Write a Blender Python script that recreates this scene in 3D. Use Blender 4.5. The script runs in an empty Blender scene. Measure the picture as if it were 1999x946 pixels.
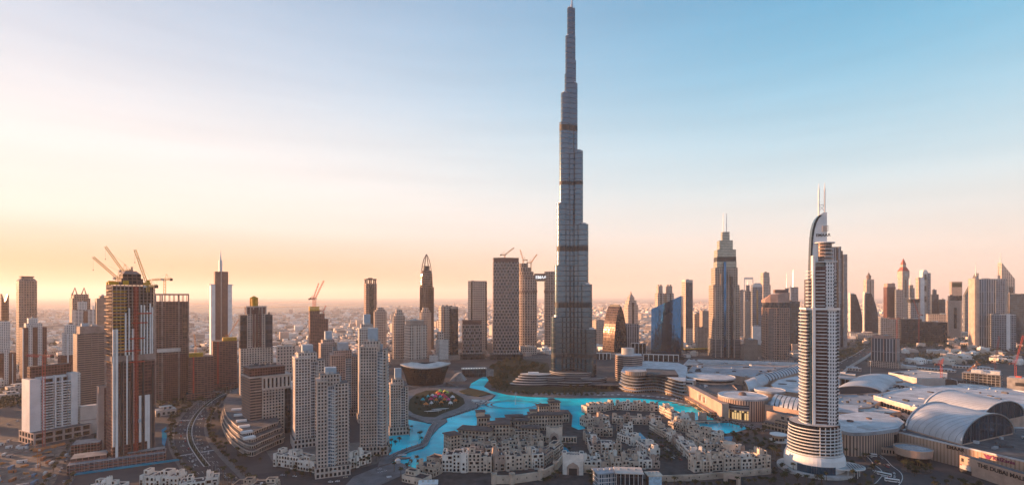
import bpy, bmesh, math, random
from mathutils import Vector, Matrix
R = math.radians
rnd = random.Random(7)
S = bpy.context.scene
COL = S.collection

# ------------------------------------------------------------------ camera, sky, sun, exposure
CAM_H = 184.0
cam_data = bpy.data.cameras.new('camera')
cam = bpy.data.objects.new('camera', cam_data)
COL.objects.link(cam)
cam.location = (0, 0, CAM_H)
cam.rotation_euler = (R(90), 0, 0)
cam_data.sensor_width = 36.0
cam_data.lens = 36.0 * 1000 / 1999
cam_data.shift_y = 105 / 1999
cam_data.clip_start = 1.0
cam_data.clip_end = 150000
S.camera = cam

SUN_AZ = R(-74)      # measured from the view axis (+Y), negative = to the left
SUN_EL = R(7.0)
world = bpy.data.worlds.new('World')
S.world = world
world.use_nodes = True
wt = world.node_tree
wt.nodes.clear()
w_out = wt.nodes.new('ShaderNodeOutputWorld')
w_bg = wt.nodes.new('ShaderNodeBackground')
w_sky = wt.nodes.new('ShaderNodeTexSky')
w_sky.sky_type = 'NISHITA'
w_sky.sun_disc = False
w_sky.sun_elevation = SUN_EL
w_sky.sun_rotation = SUN_AZ
w_sky.altitude = 100
w_sky.air_density = 1.6
w_sky.dust_density = 2.2
w_sky.ozone_density = 2.5
w_bg.inputs['Strength'].default_value = 0.15
# the photographed sky: physical sky blended with the evening's pale dust band, which depends on height and on the angle to the sun
w_tc = wt.nodes.new('ShaderNodeTexCoord')
w_sep = wt.nodes.new('ShaderNodeSeparateXYZ'); wt.links.new(w_tc.outputs['Generated'], w_sep.inputs[0])
w_dot = wt.nodes.new('ShaderNodeVectorMath'); w_dot.operation = 'DOT_PRODUCT'
wt.links.new(w_tc.outputs['Generated'], w_dot.inputs[0])
w_dot.inputs[1].default_value = (math.sin(SUN_AZ), math.cos(SUN_AZ), 0)
def w_ramp(stops, src):
    n = wt.nodes.new('ShaderNodeValToRGB')
    n.color_ramp.interpolation = 'EASE' if len(stops) == 2 else 'B_SPLINE'
    el = n.color_ramp.elements
    while len(el) < len(stops): el.new(0.5)
    for e, (p, c) in zip(el, stops):
        e.position = p; e.color = (*c, 1)
    wt.links.new(src, n.inputs[0])
    return n.outputs[0]
EXPO = 1.55
SKY_S = 0.15
sky_away = w_ramp([(0, (1, .72, .57)), (.05, (1, .82, .69)), (.12, (.88, .88, .85)), (.21, (.63, .82, .90)), (.37, (.17, .55, .80)), (.55, (.08, .34, .60)), (1, (.04, .18, .40))], w_sep.outputs[2])
sky_near = w_ramp([(0, (.60, .25, .08)), (.035, (.64, .32, .13)), (.07, (.74, .50, .33)), (.12, (.98, .92, .86)), (.24, (1, .97, .96)), (.36, (.70, .76, .87)), (.55, (.38, .53, .74)), (1, (.08, .22, .45))], w_sep.outputs[2])
w_mr = wt.nodes.new('ShaderNodeMapRange'); w_mr.interpolation_type = 'SMOOTHSTEP'
wt.links.new(w_dot.outputs['Value'], w_mr.inputs[0]); w_mr.inputs[1].default_value = -0.4; w_mr.inputs[2].default_value = 1.0
def w_mix(fac, a, b):
    n = wt.nodes.new('ShaderNodeMix'); n.data_type = 'RGBA'
    if isinstance(fac, float): n.inputs[0].default_value = fac
    else: wt.links.new(fac, n.inputs[0])
    wt.links.new(a, n.inputs[6]); wt.links.new(b, n.inputs[7])
    return n.outputs[2]
# unseen sky behind the camera, brightened as fill for faces turned this way
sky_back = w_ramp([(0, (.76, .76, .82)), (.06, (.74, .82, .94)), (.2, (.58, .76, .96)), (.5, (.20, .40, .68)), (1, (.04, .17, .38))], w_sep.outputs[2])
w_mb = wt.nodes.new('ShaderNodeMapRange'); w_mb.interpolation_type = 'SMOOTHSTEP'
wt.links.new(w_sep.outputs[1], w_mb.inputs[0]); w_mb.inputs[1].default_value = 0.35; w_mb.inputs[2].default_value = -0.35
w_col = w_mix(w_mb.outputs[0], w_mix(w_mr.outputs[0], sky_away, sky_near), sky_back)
w_gain = wt.nodes.new('ShaderNodeVectorMath'); w_gain.operation = 'SCALE'
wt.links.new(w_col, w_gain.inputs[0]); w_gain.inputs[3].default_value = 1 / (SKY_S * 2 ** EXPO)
# faint uneven dust layers
w_map = wt.nodes.new('ShaderNodeMapping'); w_map.inputs['Scale'].default_value = (1.6, 1.6, 22)
wt.links.new(w_tc.outputs['Generated'], w_map.inputs[0])
w_nz = wt.nodes.new('ShaderNodeTexNoise'); w_nz.inputs['Scale'].default_value = 1.6; w_nz.inputs['Detail'].default_value = 6
wt.links.new(w_map.outputs[0], w_nz.inputs['Vector'])
w_nr = wt.nodes.new('ShaderNodeMapRange'); wt.links.new(w_nz.outputs['Fac'], w_nr.inputs[0])
w_nr.inputs[1].default_value = .3; w_nr.inputs[2].default_value = .7; w_nr.inputs[3].default_value = .965; w_nr.inputs[4].default_value = 1.03
w_fin = wt.nodes.new('ShaderNodeVectorMath'); w_fin.operation = 'SCALE'
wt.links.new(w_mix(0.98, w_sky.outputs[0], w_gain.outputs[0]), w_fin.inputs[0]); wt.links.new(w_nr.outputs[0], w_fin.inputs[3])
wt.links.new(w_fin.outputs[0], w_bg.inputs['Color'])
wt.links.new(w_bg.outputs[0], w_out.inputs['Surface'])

sun_data = bpy.data.lights.new('sun', 'SUN')
sun_data.energy = 5.0
sun_data.angle = R(0.5)
sun_data.color = (1.0, 0.51, 0.25)
sun = bpy.data.objects.new('sun', sun_data)
COL.objects.link(sun)
sun_dir = Vector((math.sin(SUN_AZ) * math.cos(SUN_EL), math.cos(SUN_AZ) * math.cos(SUN_EL), math.sin(SUN_EL)))
sun.rotation_euler = sun_dir.to_track_quat('Z', 'Y').to_euler()
sun.location = (-3000, 1500, 2000)

S.view_settings.view_transform = 'Standard'
S.view_settings.look = 'None'
S.view_settings.exposure = EXPO
S.view_settings.gamma = 1.0
S.render.engine = 'CYCLES'
S.cycles.use_denoising = True
S.cycles.max_bounces = 6
S.cycles.diffuse_bounces = 3
S.cycles.glossy_bounces = 3
S.cycles.volume_bounces = 3

# ------------------------------------------------------------------ materials
def _node(t, kind, **kw):
    n = t.nodes.new(kind)
    for k, v in kw.items():
        setattr(n, k, v)
    return n

def _math(t, op, a, b=None, clamp=False):
    n = t.nodes.new('ShaderNodeMath')
    n.operation = op
    n.use_clamp = clamp
    for i, v in enumerate((a, b)):
        if v is None:
            continue
        if isinstance(v, (int, float)):
            n.inputs[i].default_value = v
        else:
            t.links.new(v, n.inputs[i])
    return n.outputs[0]

def _mix(t, fac, a, b, mode='MIX'):
    n = t.nodes.new('ShaderNodeMix')
    n.data_type = 'RGBA'
    n.blend_type = mode
    for sock, v in ((n.inputs[0], fac), (n.inputs[6], a), (n.inputs[7], b)):
        if isinstance(v, (int, float)):
            sock.default_value = v
        elif isinstance(v, tuple):
            sock.default_value = (v[0], v[1], v[2], 1)
        else:
            t.links.new(v, sock)
    return n.outputs[2]

def new_mat(name):
    m = bpy.data.materials.new(name)
    m.use_nodes = True
    t = m.node_tree
    return m, t, t.nodes['Principled BSDF']

MATS = {}
def mat(name, col, rough=0.8, scale=0.15, amt=0.35, metal=0.0, spec=0.3, bump=0.0, col2=None, detail=5.0):
    """plain surface with two octaves of procedural wear; world-space so that copies differ"""
    if name in MATS:
        return MATS[name]
    m, t, b = new_mat(name)
    geo = _node(t, 'ShaderNodeNewGeometry')
    nz = _node(t, 'ShaderNodeTexNoise')
    nz.inputs['Scale'].default_value = scale
    nz.inputs['Detail'].default_value = detail
    nz.inputs['Roughness'].default_value = 0.65
    t.links.new(geo.outputs['Position'], nz.inputs['Vector'])
    f = _math(t, 'MULTIPLY', _math(t, 'SUBTRACT', nz.outputs['Fac'], 0.33, True), 3.0, True)
    c2 = col2 or tuple(c * (1 - amt) for c in col)
    c1 = col if col2 else tuple(min(1, c * (1 + amt * 0.35)) for c in col)
    t.links.new(_mix(t, f, c2, c1), b.inputs['Base Color'])
    b.inputs['Roughness'].default_value = rough
    b.inputs['Metallic'].default_value = metal
    b.inputs['Specular IOR Level'].default_value = spec
    if bump:
        bp = _node(t, 'ShaderNodeBump')
        bp.inputs['Strength'].default_value = bump
        bp.inputs['Distance'].default_value = 1.0
        t.links.new(nz.outputs['Fac'], bp.inputs['Height'])
        t.links.new(bp.outputs[0], b.inputs['Normal'])
    MATS[name] = m
    return m

def facade(name, wall, glass, fh=3.6, bw=3.0, wx=0.6, wy=0.6, gr=0.15, metal=0.0, vary=0.6, wr=0.75,
           lit=0.0, stag=False, tilt=0.03, stripe=None, spec=0.6):
    """storeys and bays of windows from UVs in metres: per-pane tone, per-pane tilt, recess bump"""
    if name in MATS:
        return MATS[name]
    m, t, b = new_mat(name)
    uv = _node(t, 'ShaderNodeUVMap')
    sep = _node(t, 'ShaderNodeSeparateXYZ')
    t.links.new(uv.outputs[0], sep.inputs[0])
    cv = _math(t, 'DIVIDE', sep.outputs[1], fh)
    cu = _math(t, 'DIVIDE', sep.outputs[0], bw)
    fv = _math(t, 'FLOOR', cv)
    if stag:
        cu = _math(t, 'ADD', cu, _math(t, 'MULTIPLY', _math(t, 'MODULO', fv, 2.0), 0.5))
    fu = _math(t, 'FLOOR', cu)
    au = _math(t, 'ABSOLUTE', _math(t, 'SUBTRACT', _math(t, 'SUBTRACT', cu, fu), 0.5))
    av = _math(t, 'ABSOLUTE', _math(t, 'SUBTRACT', _math(t, 'SUBTRACT', cv, fv), 0.5))
    mask = _math(t, 'MULTIPLY', _math(t, 'LESS_THAN', au, wx / 2), _math(t, 'LESS_THAN', av, wy / 2))
    cmb = _node(t, 'ShaderNodeCombineXYZ')
    t.links.new(fu, cmb.inputs[0]); t.links.new(fv, cmb.inputs[1])
    wn = _node(t, 'ShaderNodeTexWhiteNoise')
    t.links.new(cmb.outputs[0], wn.inputs['Vector'])
    geo = _node(t, 'ShaderNodeNewGeometry')
    nz = _node(t, 'ShaderNodeTexNoise')
    nz.inputs['Scale'].default_value = 0.06
    nz.inputs['Detail'].default_value = 6
    t.links.new(geo.outputs['Position'], nz.inputs['Vector'])
    g = _mix(t, _math(t, 'POWER', wn.outputs[0], 2.2), tuple(c * (1 - vary * 0.7) for c in glass), tuple(min(1, c * (1 + vary * 1.6) + 0.015 * vary) for c in glass))
    wcol = _mix(t, nz.outputs['Fac'], tuple(c * 0.72 for c in wall), tuple(min(1, c * 1.22) for c in wall))
    if stripe:      # full-height vertical strips of another cladding: (colour, period, width share)
        sc, sp, sw = stripe
        su = _math(t, 'DIVIDE', sep.outputs[0], sp)
        sa = _math(t, 'LESS_THAN', _math(t, 'ABSOLUTE', _math(t, 'SUBTRACT', _math(t, 'FRACT', su), 0.5)), sw / 2)
        wcol = _mix(t, sa, wcol, sc)
        mask = _math(t, 'MULTIPLY', mask, _math(t, 'SUBTRACT', 1.0, sa))
    t.links.new(_mix(t, mask, wcol, g), b.inputs['Base Color'])
    t.links.new(_math(t, 'ADD', _math(t, 'MULTIPLY', mask, gr - wr), wr), b.inputs['Roughness'])
    t.links.new(_math(t, 'MULTIPLY', mask, metal), b.inputs['Metallic'])
    t.links.new(_math(t, 'ADD', _math(t, 'MULTIPLY', mask, spec - 0.25), 0.25), b.inputs['Specular IOR Level'])
    # every pane sits a little out of true
    vs = _node(t, 'ShaderNodeVectorMath', operation='SUBTRACT')
    t.links.new(wn.outputs[1], vs.inputs[0]); vs.inputs[1].default_value = (0.5, 0.5, 0.5)
    vm = _node(t, 'ShaderNodeVectorMath', operation='SCALE')
    t.links.new(vs.outputs[0], vm.inputs[0]); t.links.new(_math(t, 'MULTIPLY', mask, tilt), vm.inputs[3])
    va = _node(t, 'ShaderNodeVectorMath', operation='ADD')
    t.links.new(geo.outputs['Normal'], va.inputs[0]); t.links.new(vm.outputs[0], va.inputs[1])
    vn = _node(t, 'ShaderNodeVectorMath', operation='NORMALIZE')
    t.links.new(va.outputs[0], vn.inputs[0])
    t.links.new(vn.outputs[0], b.inputs['Normal'])
    if lit:
        on = _math(t, 'MULTIPLY', mask, _math(t, 'GREATER_THAN', wn.outputs[0], 1 - lit))
        b.inputs['Emission Color'].default_value = (1, 0.62, 0.25, 1)
        t.links.new(_math(t, 'MULTIPLY', on, 0.3), b.inputs['Emission Strength'])
    MATS[name] = m
    return m

def lamp_mat(name, col, strength):
    if name in MATS:
        return MATS[name]
    m, t, b = new_mat(name)
    b.inputs['Base Color'].default_value = (*col, 1)
    b.inputs['Emission Color'].default_value = (*col, 1)
    b.inputs['Emission Strength'].default_value = strength
    MATS[name] = m
    return m

# ------------------------------------------------------------------ geometry helpers
def rect(w, d, cx=0, cy=0):
    return [(cx - w / 2, cy - d / 2), (cx + w / 2, cy - d / 2), (cx + w / 2, cy + d / 2), (cx - w / 2, cy + d / 2)]

def ell(rx, ry=None, n=32, cx=0, cy=0, a0=0.0, a1=360.0):
    ry = rx if ry is None else ry
    full = abs(a1 - a0 - 360) < 1e-6
    k = n if full else n + 1
    return [(cx + rx * math.cos(R(a0 + (a1 - a0) * i / n)), cy + ry * math.sin(R(a0 + (a1 - a0) * i / n))) for i in range(k)]

def chamfer(w, d, c):
    a, b = w / 2, d / 2
    return [(-a + c, -b), (a - c, -b), (a, -b + c), (a, b - c), (a - c, b), (-a + c, b), (-a, b - c), (-a, -b + c)]

def sc(poly, k, ky=None):
    return [(x * k, y * (k if ky is None else ky)) for x, y in poly]

def area(poly):
    return sum(poly[i - 1][0] * poly[i][1] - poly[i][0] * poly[i - 1][1] for i in range(len(poly))) / 2

class MB:
    def __init__(self):
        self.v, self.f, self.m, self.uv = [], [], [], []
    def face(self, pts, m=0, uvs=None):
        k = len(self.v)
        self.v.extend(pts)
        self.f.append(tuple(range(k, k + len(pts))))
        self.m.append(m)
        self.uv.extend(uvs if uvs else [(p[0], p[1]) for p in pts])
    def prism(self, poly, z0, z1, m=0, mt=1, top=True, bot=False, poly1=None):
        if area(poly) < 0:
            poly = poly[::-1]
            poly1 = poly1[::-1] if poly1 else None
        p1 = poly1 or poly
        n = len(poly)
        cum = 0.0
        for i in range(n):
            a, b, a1, b1 = poly[i], poly[(i + 1) % n], p1[i], p1[(i + 1) % n]
            L = math.hypot(b[0] - a[0], b[1] - a[1])
            u0 = cum if n > 8 else -L / 2
            self.face([(*a, z0), (*b, z0), (*b1, z1), (*a1, z1)], m, [(u0, z0), (u0 + L, z0), (u0 + L, z1), (u0, z1)])
            cum += L
        if top:
            self.face([(*p, z1) for p in p1], mt)
        if bot:
            self.face([(*p, z0) for p in poly[::-1]], mt)
    def box(self, cx, cy, z0, z1, w, d, m=0, mt=1, rot=0.0, bot=False):
        c, s = math.cos(rot), math.sin(rot)
        self.prism([(cx + x * c - y * s, cy + x * s + y * c) for x, y in rect(w, d)], z0, z1, m, mt, True, bot)
    def tube(self, p, q, r, n=4, m=0, r2=None):
        p, q = Vector(p), Vector(q)
        d = (q - p)
        if d.length < 1e-6:
            return
        d.normalize()
        a = d.orthogonal().normalized()
        b = d.cross(a)
        r2 = r if r2 is None else r2
        A, B_ = [], []
        for i in range(n):
            t = 2 * math.pi * (i + 0.5) / n
            o = a * math.cos(t) + b * math.sin(t)
            A.append(tuple(p + o * r)); B_.append(tuple(q + o * r2))
        for i in range(n):
            j = (i + 1) % n
            self.face([A[i], A[j], B_[j], B_[i]], m)
        self.face(A[::-1], m); self.face(B_, m)
    def lathe(self, prof, n=24, cx=0, cy=0, m=0, a0=0, a1=360):
        """prof: list of (radius, z) bottom to top"""
        for (r0, z0), (r1, z1) in zip(prof, prof[1:]):
            for i in range(n):
                t0, t1 = R(a0 + (a1 - a0) * i / n), R(a0 + (a1 - a0) * (i + 1) / n)
                rr = max(r0, r1)
                self.face([(cx + r0 * math.cos(t0), cy + r0 * math.sin(t0), z0), (cx + r0 * math.cos(t1), cy + r0 * math.sin(t1), z0),
                           (cx + r1 * math.cos(t1), cy + r1 * math.sin(t1), z1), (cx + r1 * math.cos(t0), cy + r1 * math.sin(t0), z1)], m,
                          [(rr * t0, z0), (rr * t1, z0), (rr * t1, z1), (rr * t0, z1)])
    def gridwall(self, a, b, z0, z1, fh, bw, wx, wy, rec=0.4, mw=0, mg=2, edge=0.6):
        """a wall with every window really set back; a->b runs counter-clockwise round the plan"""
        dx, dy = b[0] - a[0], b[1] - a[1]
        L = math.hypot(dx, dy)
        if L < 1e-3:
            return
        dx, dy = dx / L, dy / L
        nx, ny = dy, -dx
        def P(u, z, o=0.0):
            return (a[0] + dx * u - nx * o, a[1] + dy * u - ny * o, z)
        def Q(u0, u1, za, zb, o=0.0, m=0):
            self.face([P(u0, za, o), P(u1, za, o), P(u1, zb, o), P(u0, zb, o)], m, [(u0, za), (u1, za), (u1, zb), (u0, zb)])
        nb, nf = max(1, round((L - 2 * edge) / bw)), max(1, round((z1 - z0) / fh))
        cb, cf = (L - 2 * edge) / nb, (z1 - z0) / nf
        if cb < 0.5:
            Q(0, L, z0, z1, 0, mw); return
        us = [edge + i * cb + cb * (1 - wx) / 2 for i in range(nb)]
        ww, wh = cb * wx, cf * wy
        prev = 0.0
        for u in us:
            Q(prev, u, z0, z1, 0, mw)
            prev = u + ww
            zb = z0
            for k in range(nf):
                zs = z0 + k * cf + cf * (1 - wy) * 0.45
                Q(u, u + ww, zb, zs, 0, mw)
                ze = zs + wh
                Q(u, u + ww, zs, ze, rec, mg)
                self.face([P(u, zs), P(u + ww, zs), P(u + ww, zs, rec), P(u, zs, rec)], mw)
                self.face([P(u, ze, rec), P(u + ww, ze, rec), P(u + ww, ze), P(u, ze)], mw)
                self.face([P(u, zs), P(u, zs, rec), P(u, ze, rec), P(u, ze)], mw)
                self.face([P(u + ww, zs, rec), P(u + ww, zs), P(u + ww, ze), P(u + ww, ze, rec)], mw)
                zb = ze
            Q(u, u + ww, zb, z1, 0, mw)
        Q(prev, L, z0, z1, 0, mw)
    def gridprism(self, poly, z0, z1, fh=3.5, bw=3.0, wx=0.55, wy=0.6, rec=0.4, mw=0, mt=1, mg=2, edge=0.6):
        if area(poly) < 0:
            poly = poly[::-1]
        for i in range(len(poly)):
            self.gridwall(poly[i], poly[(i + 1) % len(poly)], z0, z1, fh, bw, wx, wy, rec, mw, mg, edge)
        self.face([(*p, z1) for p in poly], mt)
    def plate(self, o, t, pts, thick, m=0, up=(0, 0, 1)):
        """polygon pts (u,v) in the plane through o along t and up, extruded towards its front by thick"""
        o, t, up = Vector(o), Vector(t).normalized(), Vector(up)
        n = t.cross(up)
        f0 = [o + t * u + up * v for u, v in pts]
        f1 = [p + n * thick for p in f0]
        if area(pts) < 0:
            f0, f1 = f0[::-1], f1[::-1]
        k = len(f0)
        self.face([tuple(p) for p in f1], m)
        for i in range(k):
            j = (i + 1) % k
            self.face([tuple(f0[i]), tuple(f0[j]), tuple(f1[j]), tuple(f1[i])], m)
    def mesh(self, name, mats, smooth=False):
        me = bpy.data.meshes.new(name)
        me.from_pydata(self.v, [], self.f)
        for m in mats:
            me.materials.append(m)
        k = len(mats) - 1
        me.polygons.foreach_set('material_index', [min(i, k) for i in self.m])
        lay = me.uv_layers.new(name='UVMap')
        lay.data.foreach_set('uv', [c for p in self.uv for c in p])
        if smooth:
            bm = bmesh.new(); bm.from_mesh(me)
            bmesh.ops.remove_doubles(bm, verts=bm.verts, dist=0.01)
            for f in bm.faces:
                f.smooth = True
            for e in bm.edges:
                if len(e.link_faces) == 2 and e.calc_face_angle() > R(38):
                    e.smooth = False
            bm.to_mesh(me); bm.free()
        me.update()
        return me
    def build(self, name, mats, parent=None, smooth=False):
        o = bpy.data.objects.new(name, self.mesh(name, mats, smooth))
        COL.objects.link(o)
        if parent is not None:
            o.parent = parent
        return o

def tag(o, label, cat, group=None):
    o['label'] = label
    o['category'] = cat
    if group:
        o['group'] = group
    return o

def thing(name, label, cat, loc=(0, 0, 0), yaw=0.0, group=None):
    o = bpy.data.objects.new(name, None)
    o.empty_display_size = 2
    COL.objects.link(o)
    o.location = loc
    o.rotation_euler = (0, 0, yaw)
    return tag(o, label, cat, group)

def kind(o, k):
    o['kind'] = k
    return o

def dup(o, loc, yaw=0.0, scale=1.0, label=None, group=None):
    """a copy of a thing with copies of its parts and their parts"""
    r = o.copy(); COL.objects.link(r)
    r.location = loc; r.rotation_euler = (0, 0, yaw); r.scale = (scale, scale, scale) if not isinstance(scale, tuple) else scale
    if label: r['label'] = label
    if group: r['group'] = group
    for ch in list(o.children):
        c = ch.copy(); COL.objects.link(c); c.parent = r
        for g_ in list(ch.children):
            d = g_.copy(); COL.objects.link(d); d.parent = c
    return r

# operations for part()
def B(cx, cy, z0, z1, w, d, m=0, mt=1, rot=0.0, bot=False):
    return lambda mb: mb.box(cx, cy, z0, z1, w, d, m, mt, rot, bot)
def P(poly, z0, z1, m=0, mt=1, poly1=None, top=True, bot=False):
    return lambda mb: mb.prism(poly, z0, z1, m, mt, top, bot, poly1)
def G(poly, z0, z1, **kw):
    return lambda mb: mb.gridprism(poly, z0, z1, **kw)
def T(p, q, r, n=4, m=0, r2=None):
    return lambda mb: mb.tube(p, q, r, n, m, r2)
def L(prof, n=24, cx=0, cy=0, m=0):
    return lambda mb: mb.lathe(prof, n, cx, cy, m)

def part(parent, name, mats, *ops, smooth=False, label=None):
    mb = MB()
    for op in ops:
        op(mb)
    if not isinstance(mats, (list, tuple)):
        mats = [mats, M['roof']]
    o = mb.build(name, list(mats), parent, smooth)
    if label:
        o['label'] = label
    return o

# photograph pixel -> point on a level plane at height h (a real place on the ground)
def g(px, py, h=0.0):
    D = (CAM_H - h) * 1000.0 / (py - 578.0)
    return ((px - 1000.0) * D / 1000.0, D)
def gp(pts, h=0.0):
    return [g(x, y, h) for x, y in pts]

SITES = []
class Site:
    pass

def site(name, label, cat, x0, x1, D, rel=0.0, ratio=1.0, poly=None, group=None):
    """stand a thing at depth D so that its plan spans what it spans in the photograph"""
    unit = poly or rect(1, ratio)
    X = ((x0 + x1) / 2 - 1000) * D / 1000
    s = (x1 - x0) * D / 1000
    for _ in range(40):
        yaw = -math.atan2(X, D) + R(rel)
        c, sn = math.cos(yaw), math.sin(yaw)
        px = []
        for x, y in unit:
            wx_, wy_ = X + s * (x * c - y * sn), D + s * (x * sn + y * c)
            px.append(1000 + 1000 * wx_ / wy_)
        a, b = min(px), max(px)
        s *= (x1 - x0) / (b - a)
        X += ((x0 + x1) / 2 - (a + b) / 2) * D / 1000 * 0.9
    r = Site()
    SITES.append((X, D, s))
    r.e = thing(name, label, cat, (X, D, 0), yaw, group)
    r.w, r.d, r.s, r.D, r.X, r.yaw = s, s * ratio, s, D, X, yaw
    r.poly = sc(unit, s)
    r.Z = lambda y: CAM_H + (578 - y) * D / 1000
    return r

# shared plain materials
M = {}
M['roof'] = mat('roof_grey', (0.13, 0.128, 0.13), 0.9, 0.12, 0.5)
M['roof_dark'] = mat('roof_dark', (0.055, 0.055, 0.062), 0.9, 0.2, 0.5)
M['roof_pale'] = mat('roof_pale', (0.50, 0.49, 0.47), 0.8, 0.08, 0.35)
M['concrete'] = mat('concrete', (0.31, 0.295, 0.285), 0.85, 0.1, 0.4)
M['concrete_warm'] = mat('concrete_warm', (0.33, 0.25, 0.22), 0.85, 0.1, 0.45)
M['white'] = mat('white_paint', (0.74, 0.73, 0.71), 0.6, 0.05, 0.18)
M['offwhite'] = mat('offwhite_render', (0.58, 0.55, 0.51), 0.75, 0.06, 0.25)
M['beige'] = mat('beige_stone', (0.45, 0.365, 0.31), 0.8, 0.06, 0.3)
M['sand'] = mat('sand_render', (0.53, 0.42, 0.33), 0.85, 0.09, 0.35)
M['pink'] = mat('pink_stone', (0.43, 0.285, 0.235), 0.8, 0.06, 0.3)
M['brown'] = mat('brown_stone', (0.17, 0.125, 0.115), 0.8, 0.06, 0.3)
M['dark'] = mat('dark_metal', (0.05, 0.05, 0.055), 0.5, 0.1, 0.4, 0.3)
M['steel'] = mat('steel', (0.45, 0.47, 0.5), 0.35, 0.1, 0.2, 0.8)
M['glass'] = mat('dark_glass', (0.012, 0.016, 0.022), 0.15, 0.08, 0.6, 0.0, 0.45)
M['glass_blue'] = mat('blue_glass', (0.03, 0.085, 0.13), 0.1, 0.08, 0.5, 0.2, 0.9)
M['yellow'] = mat('yellow_formwork', (0.62, 0.36, 0.03), 0.7, 0.2, 0.4)
M['red'] = mat('crane_red', (0.50, 0.08, 0.05), 0.6, 0.2, 0.3)
M['orange'] = mat('crane_orange', (0.55, 0.22, 0.06), 0.6, 0.2, 0.3)
M['crane_yellow'] = mat('crane_yellow', (0.62, 0.38, 0.10), 0.6, 0.2, 0.3)
M['blue_roof'] = mat('blue_grey_plant', (0.36, 0.44, 0.50), 0.7, 0.08, 0.25)
# ------------------------------------------------------------------ the setting
def sheet(name, pts, z, m, k='structure'):
    if area(pts) < 0:
        pts = pts[::-1]
    mb = MB(); mb.face([(x, y, z) for x, y in pts], 0)
    return kind(mb.build(name, [m]), k)

def slab(name, pts, z0, z1, m, k='structure'):
    mb = MB(); mb.prism(pts, z0, z1, 0, 0)
    return kind(mb.build(name, [m]), k)

def spline(pts, n=8):
    out = []
    for i in range(len(pts) - 1):
        p0, p1, p2, p3 = pts[max(i - 1, 0)], pts[i], pts[i + 1], pts[min(i + 2, len(pts) - 1)]
        for k in range(n):
            t = k / n
            out.append(tuple(0.5 * (2 * p1[j] + (p2[j] - p0[j]) * t + (2 * p0[j] - 5 * p1[j] + 4 * p2[j] - p3[j]) * t * t + (3 * p1[j] - p0[j] - 3 * p2[j] + p3[j]) * t ** 3) for j in (0, 1)))
    out.append(tuple(pts[-1]))
    return out

def offset(pts, o):
    out = []
    for i, p in enumerate(pts):
        a, b = pts[max(i - 1, 0)], pts[min(i + 1, len(pts) - 1)]
        dx, dy = b[0] - a[0], b[1] - a[1]
        l = math.hypot(dx, dy) or 1
        out.append((p[0] - dy / l * o, p[1] + dx / l * o))
    return out

def ribbon_mb(mb, pts, o0, o1, z, m=0, z0=None):
    A, B_ = offset(pts, o0), offset(pts, o1)
    for i in range(len(pts) - 1):
        mb.face([(*A[i], z), (*A[i + 1], z), (*B_[i + 1], z), (*B_[i], z)][::-1] if o1 > o0 else [(*A[i], z), (*A[i + 1], z), (*B_[i + 1], z), (*B_[i], z)], m)
        if z0 is not None:
            for E in (A, B_):
                mb.face([(*E[i], z0), (*E[i + 1], z0), (*E[i + 1], z), (*E[i], z)], m)
def ribbon(name, pts, o0, o1, z, m, z0=None):
    mb = MB(); ribbon_mb(mb, pts, o0, o1, z, 0, z0)
    return kind(mb.build(name, [m]), 'structure')

M['asphalt'] = mat('asphalt', (0.055, 0.055, 0.06), 0.85, 0.2, 0.35)
M['paving'] = mat('paving', (0.17, 0.155, 0.145), 0.8, 0.12, 0.35)
M['promenade'] = mat('promenade_paving', (0.17, 0.165, 0.17), 0.7, 0.09, 0.4)
M['kerb'] = mat('kerb', (0.55, 0.54, 0.52), 0.8, 0.3, 0.2)
M['line'] = mat('road_paint', (0.7, 0.7, 0.68), 0.7, 0.6, 0.3)
M['soil'] = mat('dusty_soil', (0.13, 0.10, 0.085), 0.95, 0.05, 0.5)
M['lawn'] = mat('lawn', (0.028, 0.032, 0.012), 0.95, 0.1, 0.5)
M['desert'] = mat('sandy_city_ground', (0.48, 0.40, 0.33), 0.95, 0.004, 0.45, col2=(0.22, 0.18, 0.15), detail=8)
M['urban'] = mat('urban_ground', (0.10, 0.09, 0.088), 0.9, 0.02, 0.4, col2=(0.042, 0.04, 0.042), detail=8)
M['spit'] = mat('sand_spit', (0.40, 0.31, 0.22), 0.95, 0.002, 0.3)

def water(name, deep, shallow, rough, wave):
    m, t, b = new_mat(name)
    geo = _node(t, 'ShaderNodeNewGeometry')
    n1 = _node(t, 'ShaderNodeTexNoise'); n1.inputs['Scale'].default_value = 0.018; n1.inputs['Detail'].default_value = 3
    t.links.new(geo.outputs['Position'], n1.inputs['Vector'])
    f = _math(t, 'MULTIPLY', _math(t, 'SUBTRACT', n1.outputs['Fac'], 0.36, True), 3.6, True)
    t.links.new(_mix(t, f, deep, shallow), b.inputs['Base Color'])
    b.inputs['Roughness'].default_value = rough
    b.inputs['IOR'].default_value = 1.14
    b.inputs['Specular IOR Level'].default_value = 0.18
    n2 = _node(t, 'ShaderNodeTexNoise'); n2.inputs['Scale'].default_value = wave; n2.inputs['Detail'].default_value = 4
    t.links.new(geo.outputs['Position'], n2.inputs['Vector'])
    bp = _node(t, 'ShaderNodeBump'); bp.inputs['Strength'].default_value = 0.25; bp.inputs['Distance'].default_value = 0.25
    t.links.new(n2.outputs['Fac'], bp.inputs['Height']); t.links.new(bp.outputs[0], b.inputs['Normal'])
    return m
M['lake'] = water('turquoise_lake_water', (0.0, 0.42, 0.52), (0.0, 0.86, 0.96), 0.22, 0.4)
M['sea'] = water('sea_water', (0.05, 0.07, 0.08), (0.06, 0.085, 0.095), 0.25, 0.02)
M['pool'] = water('pool_water', (0.0, 0.22, 0.36), (0.01, 0.32, 0.46), 0.1, 0.6)

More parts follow.
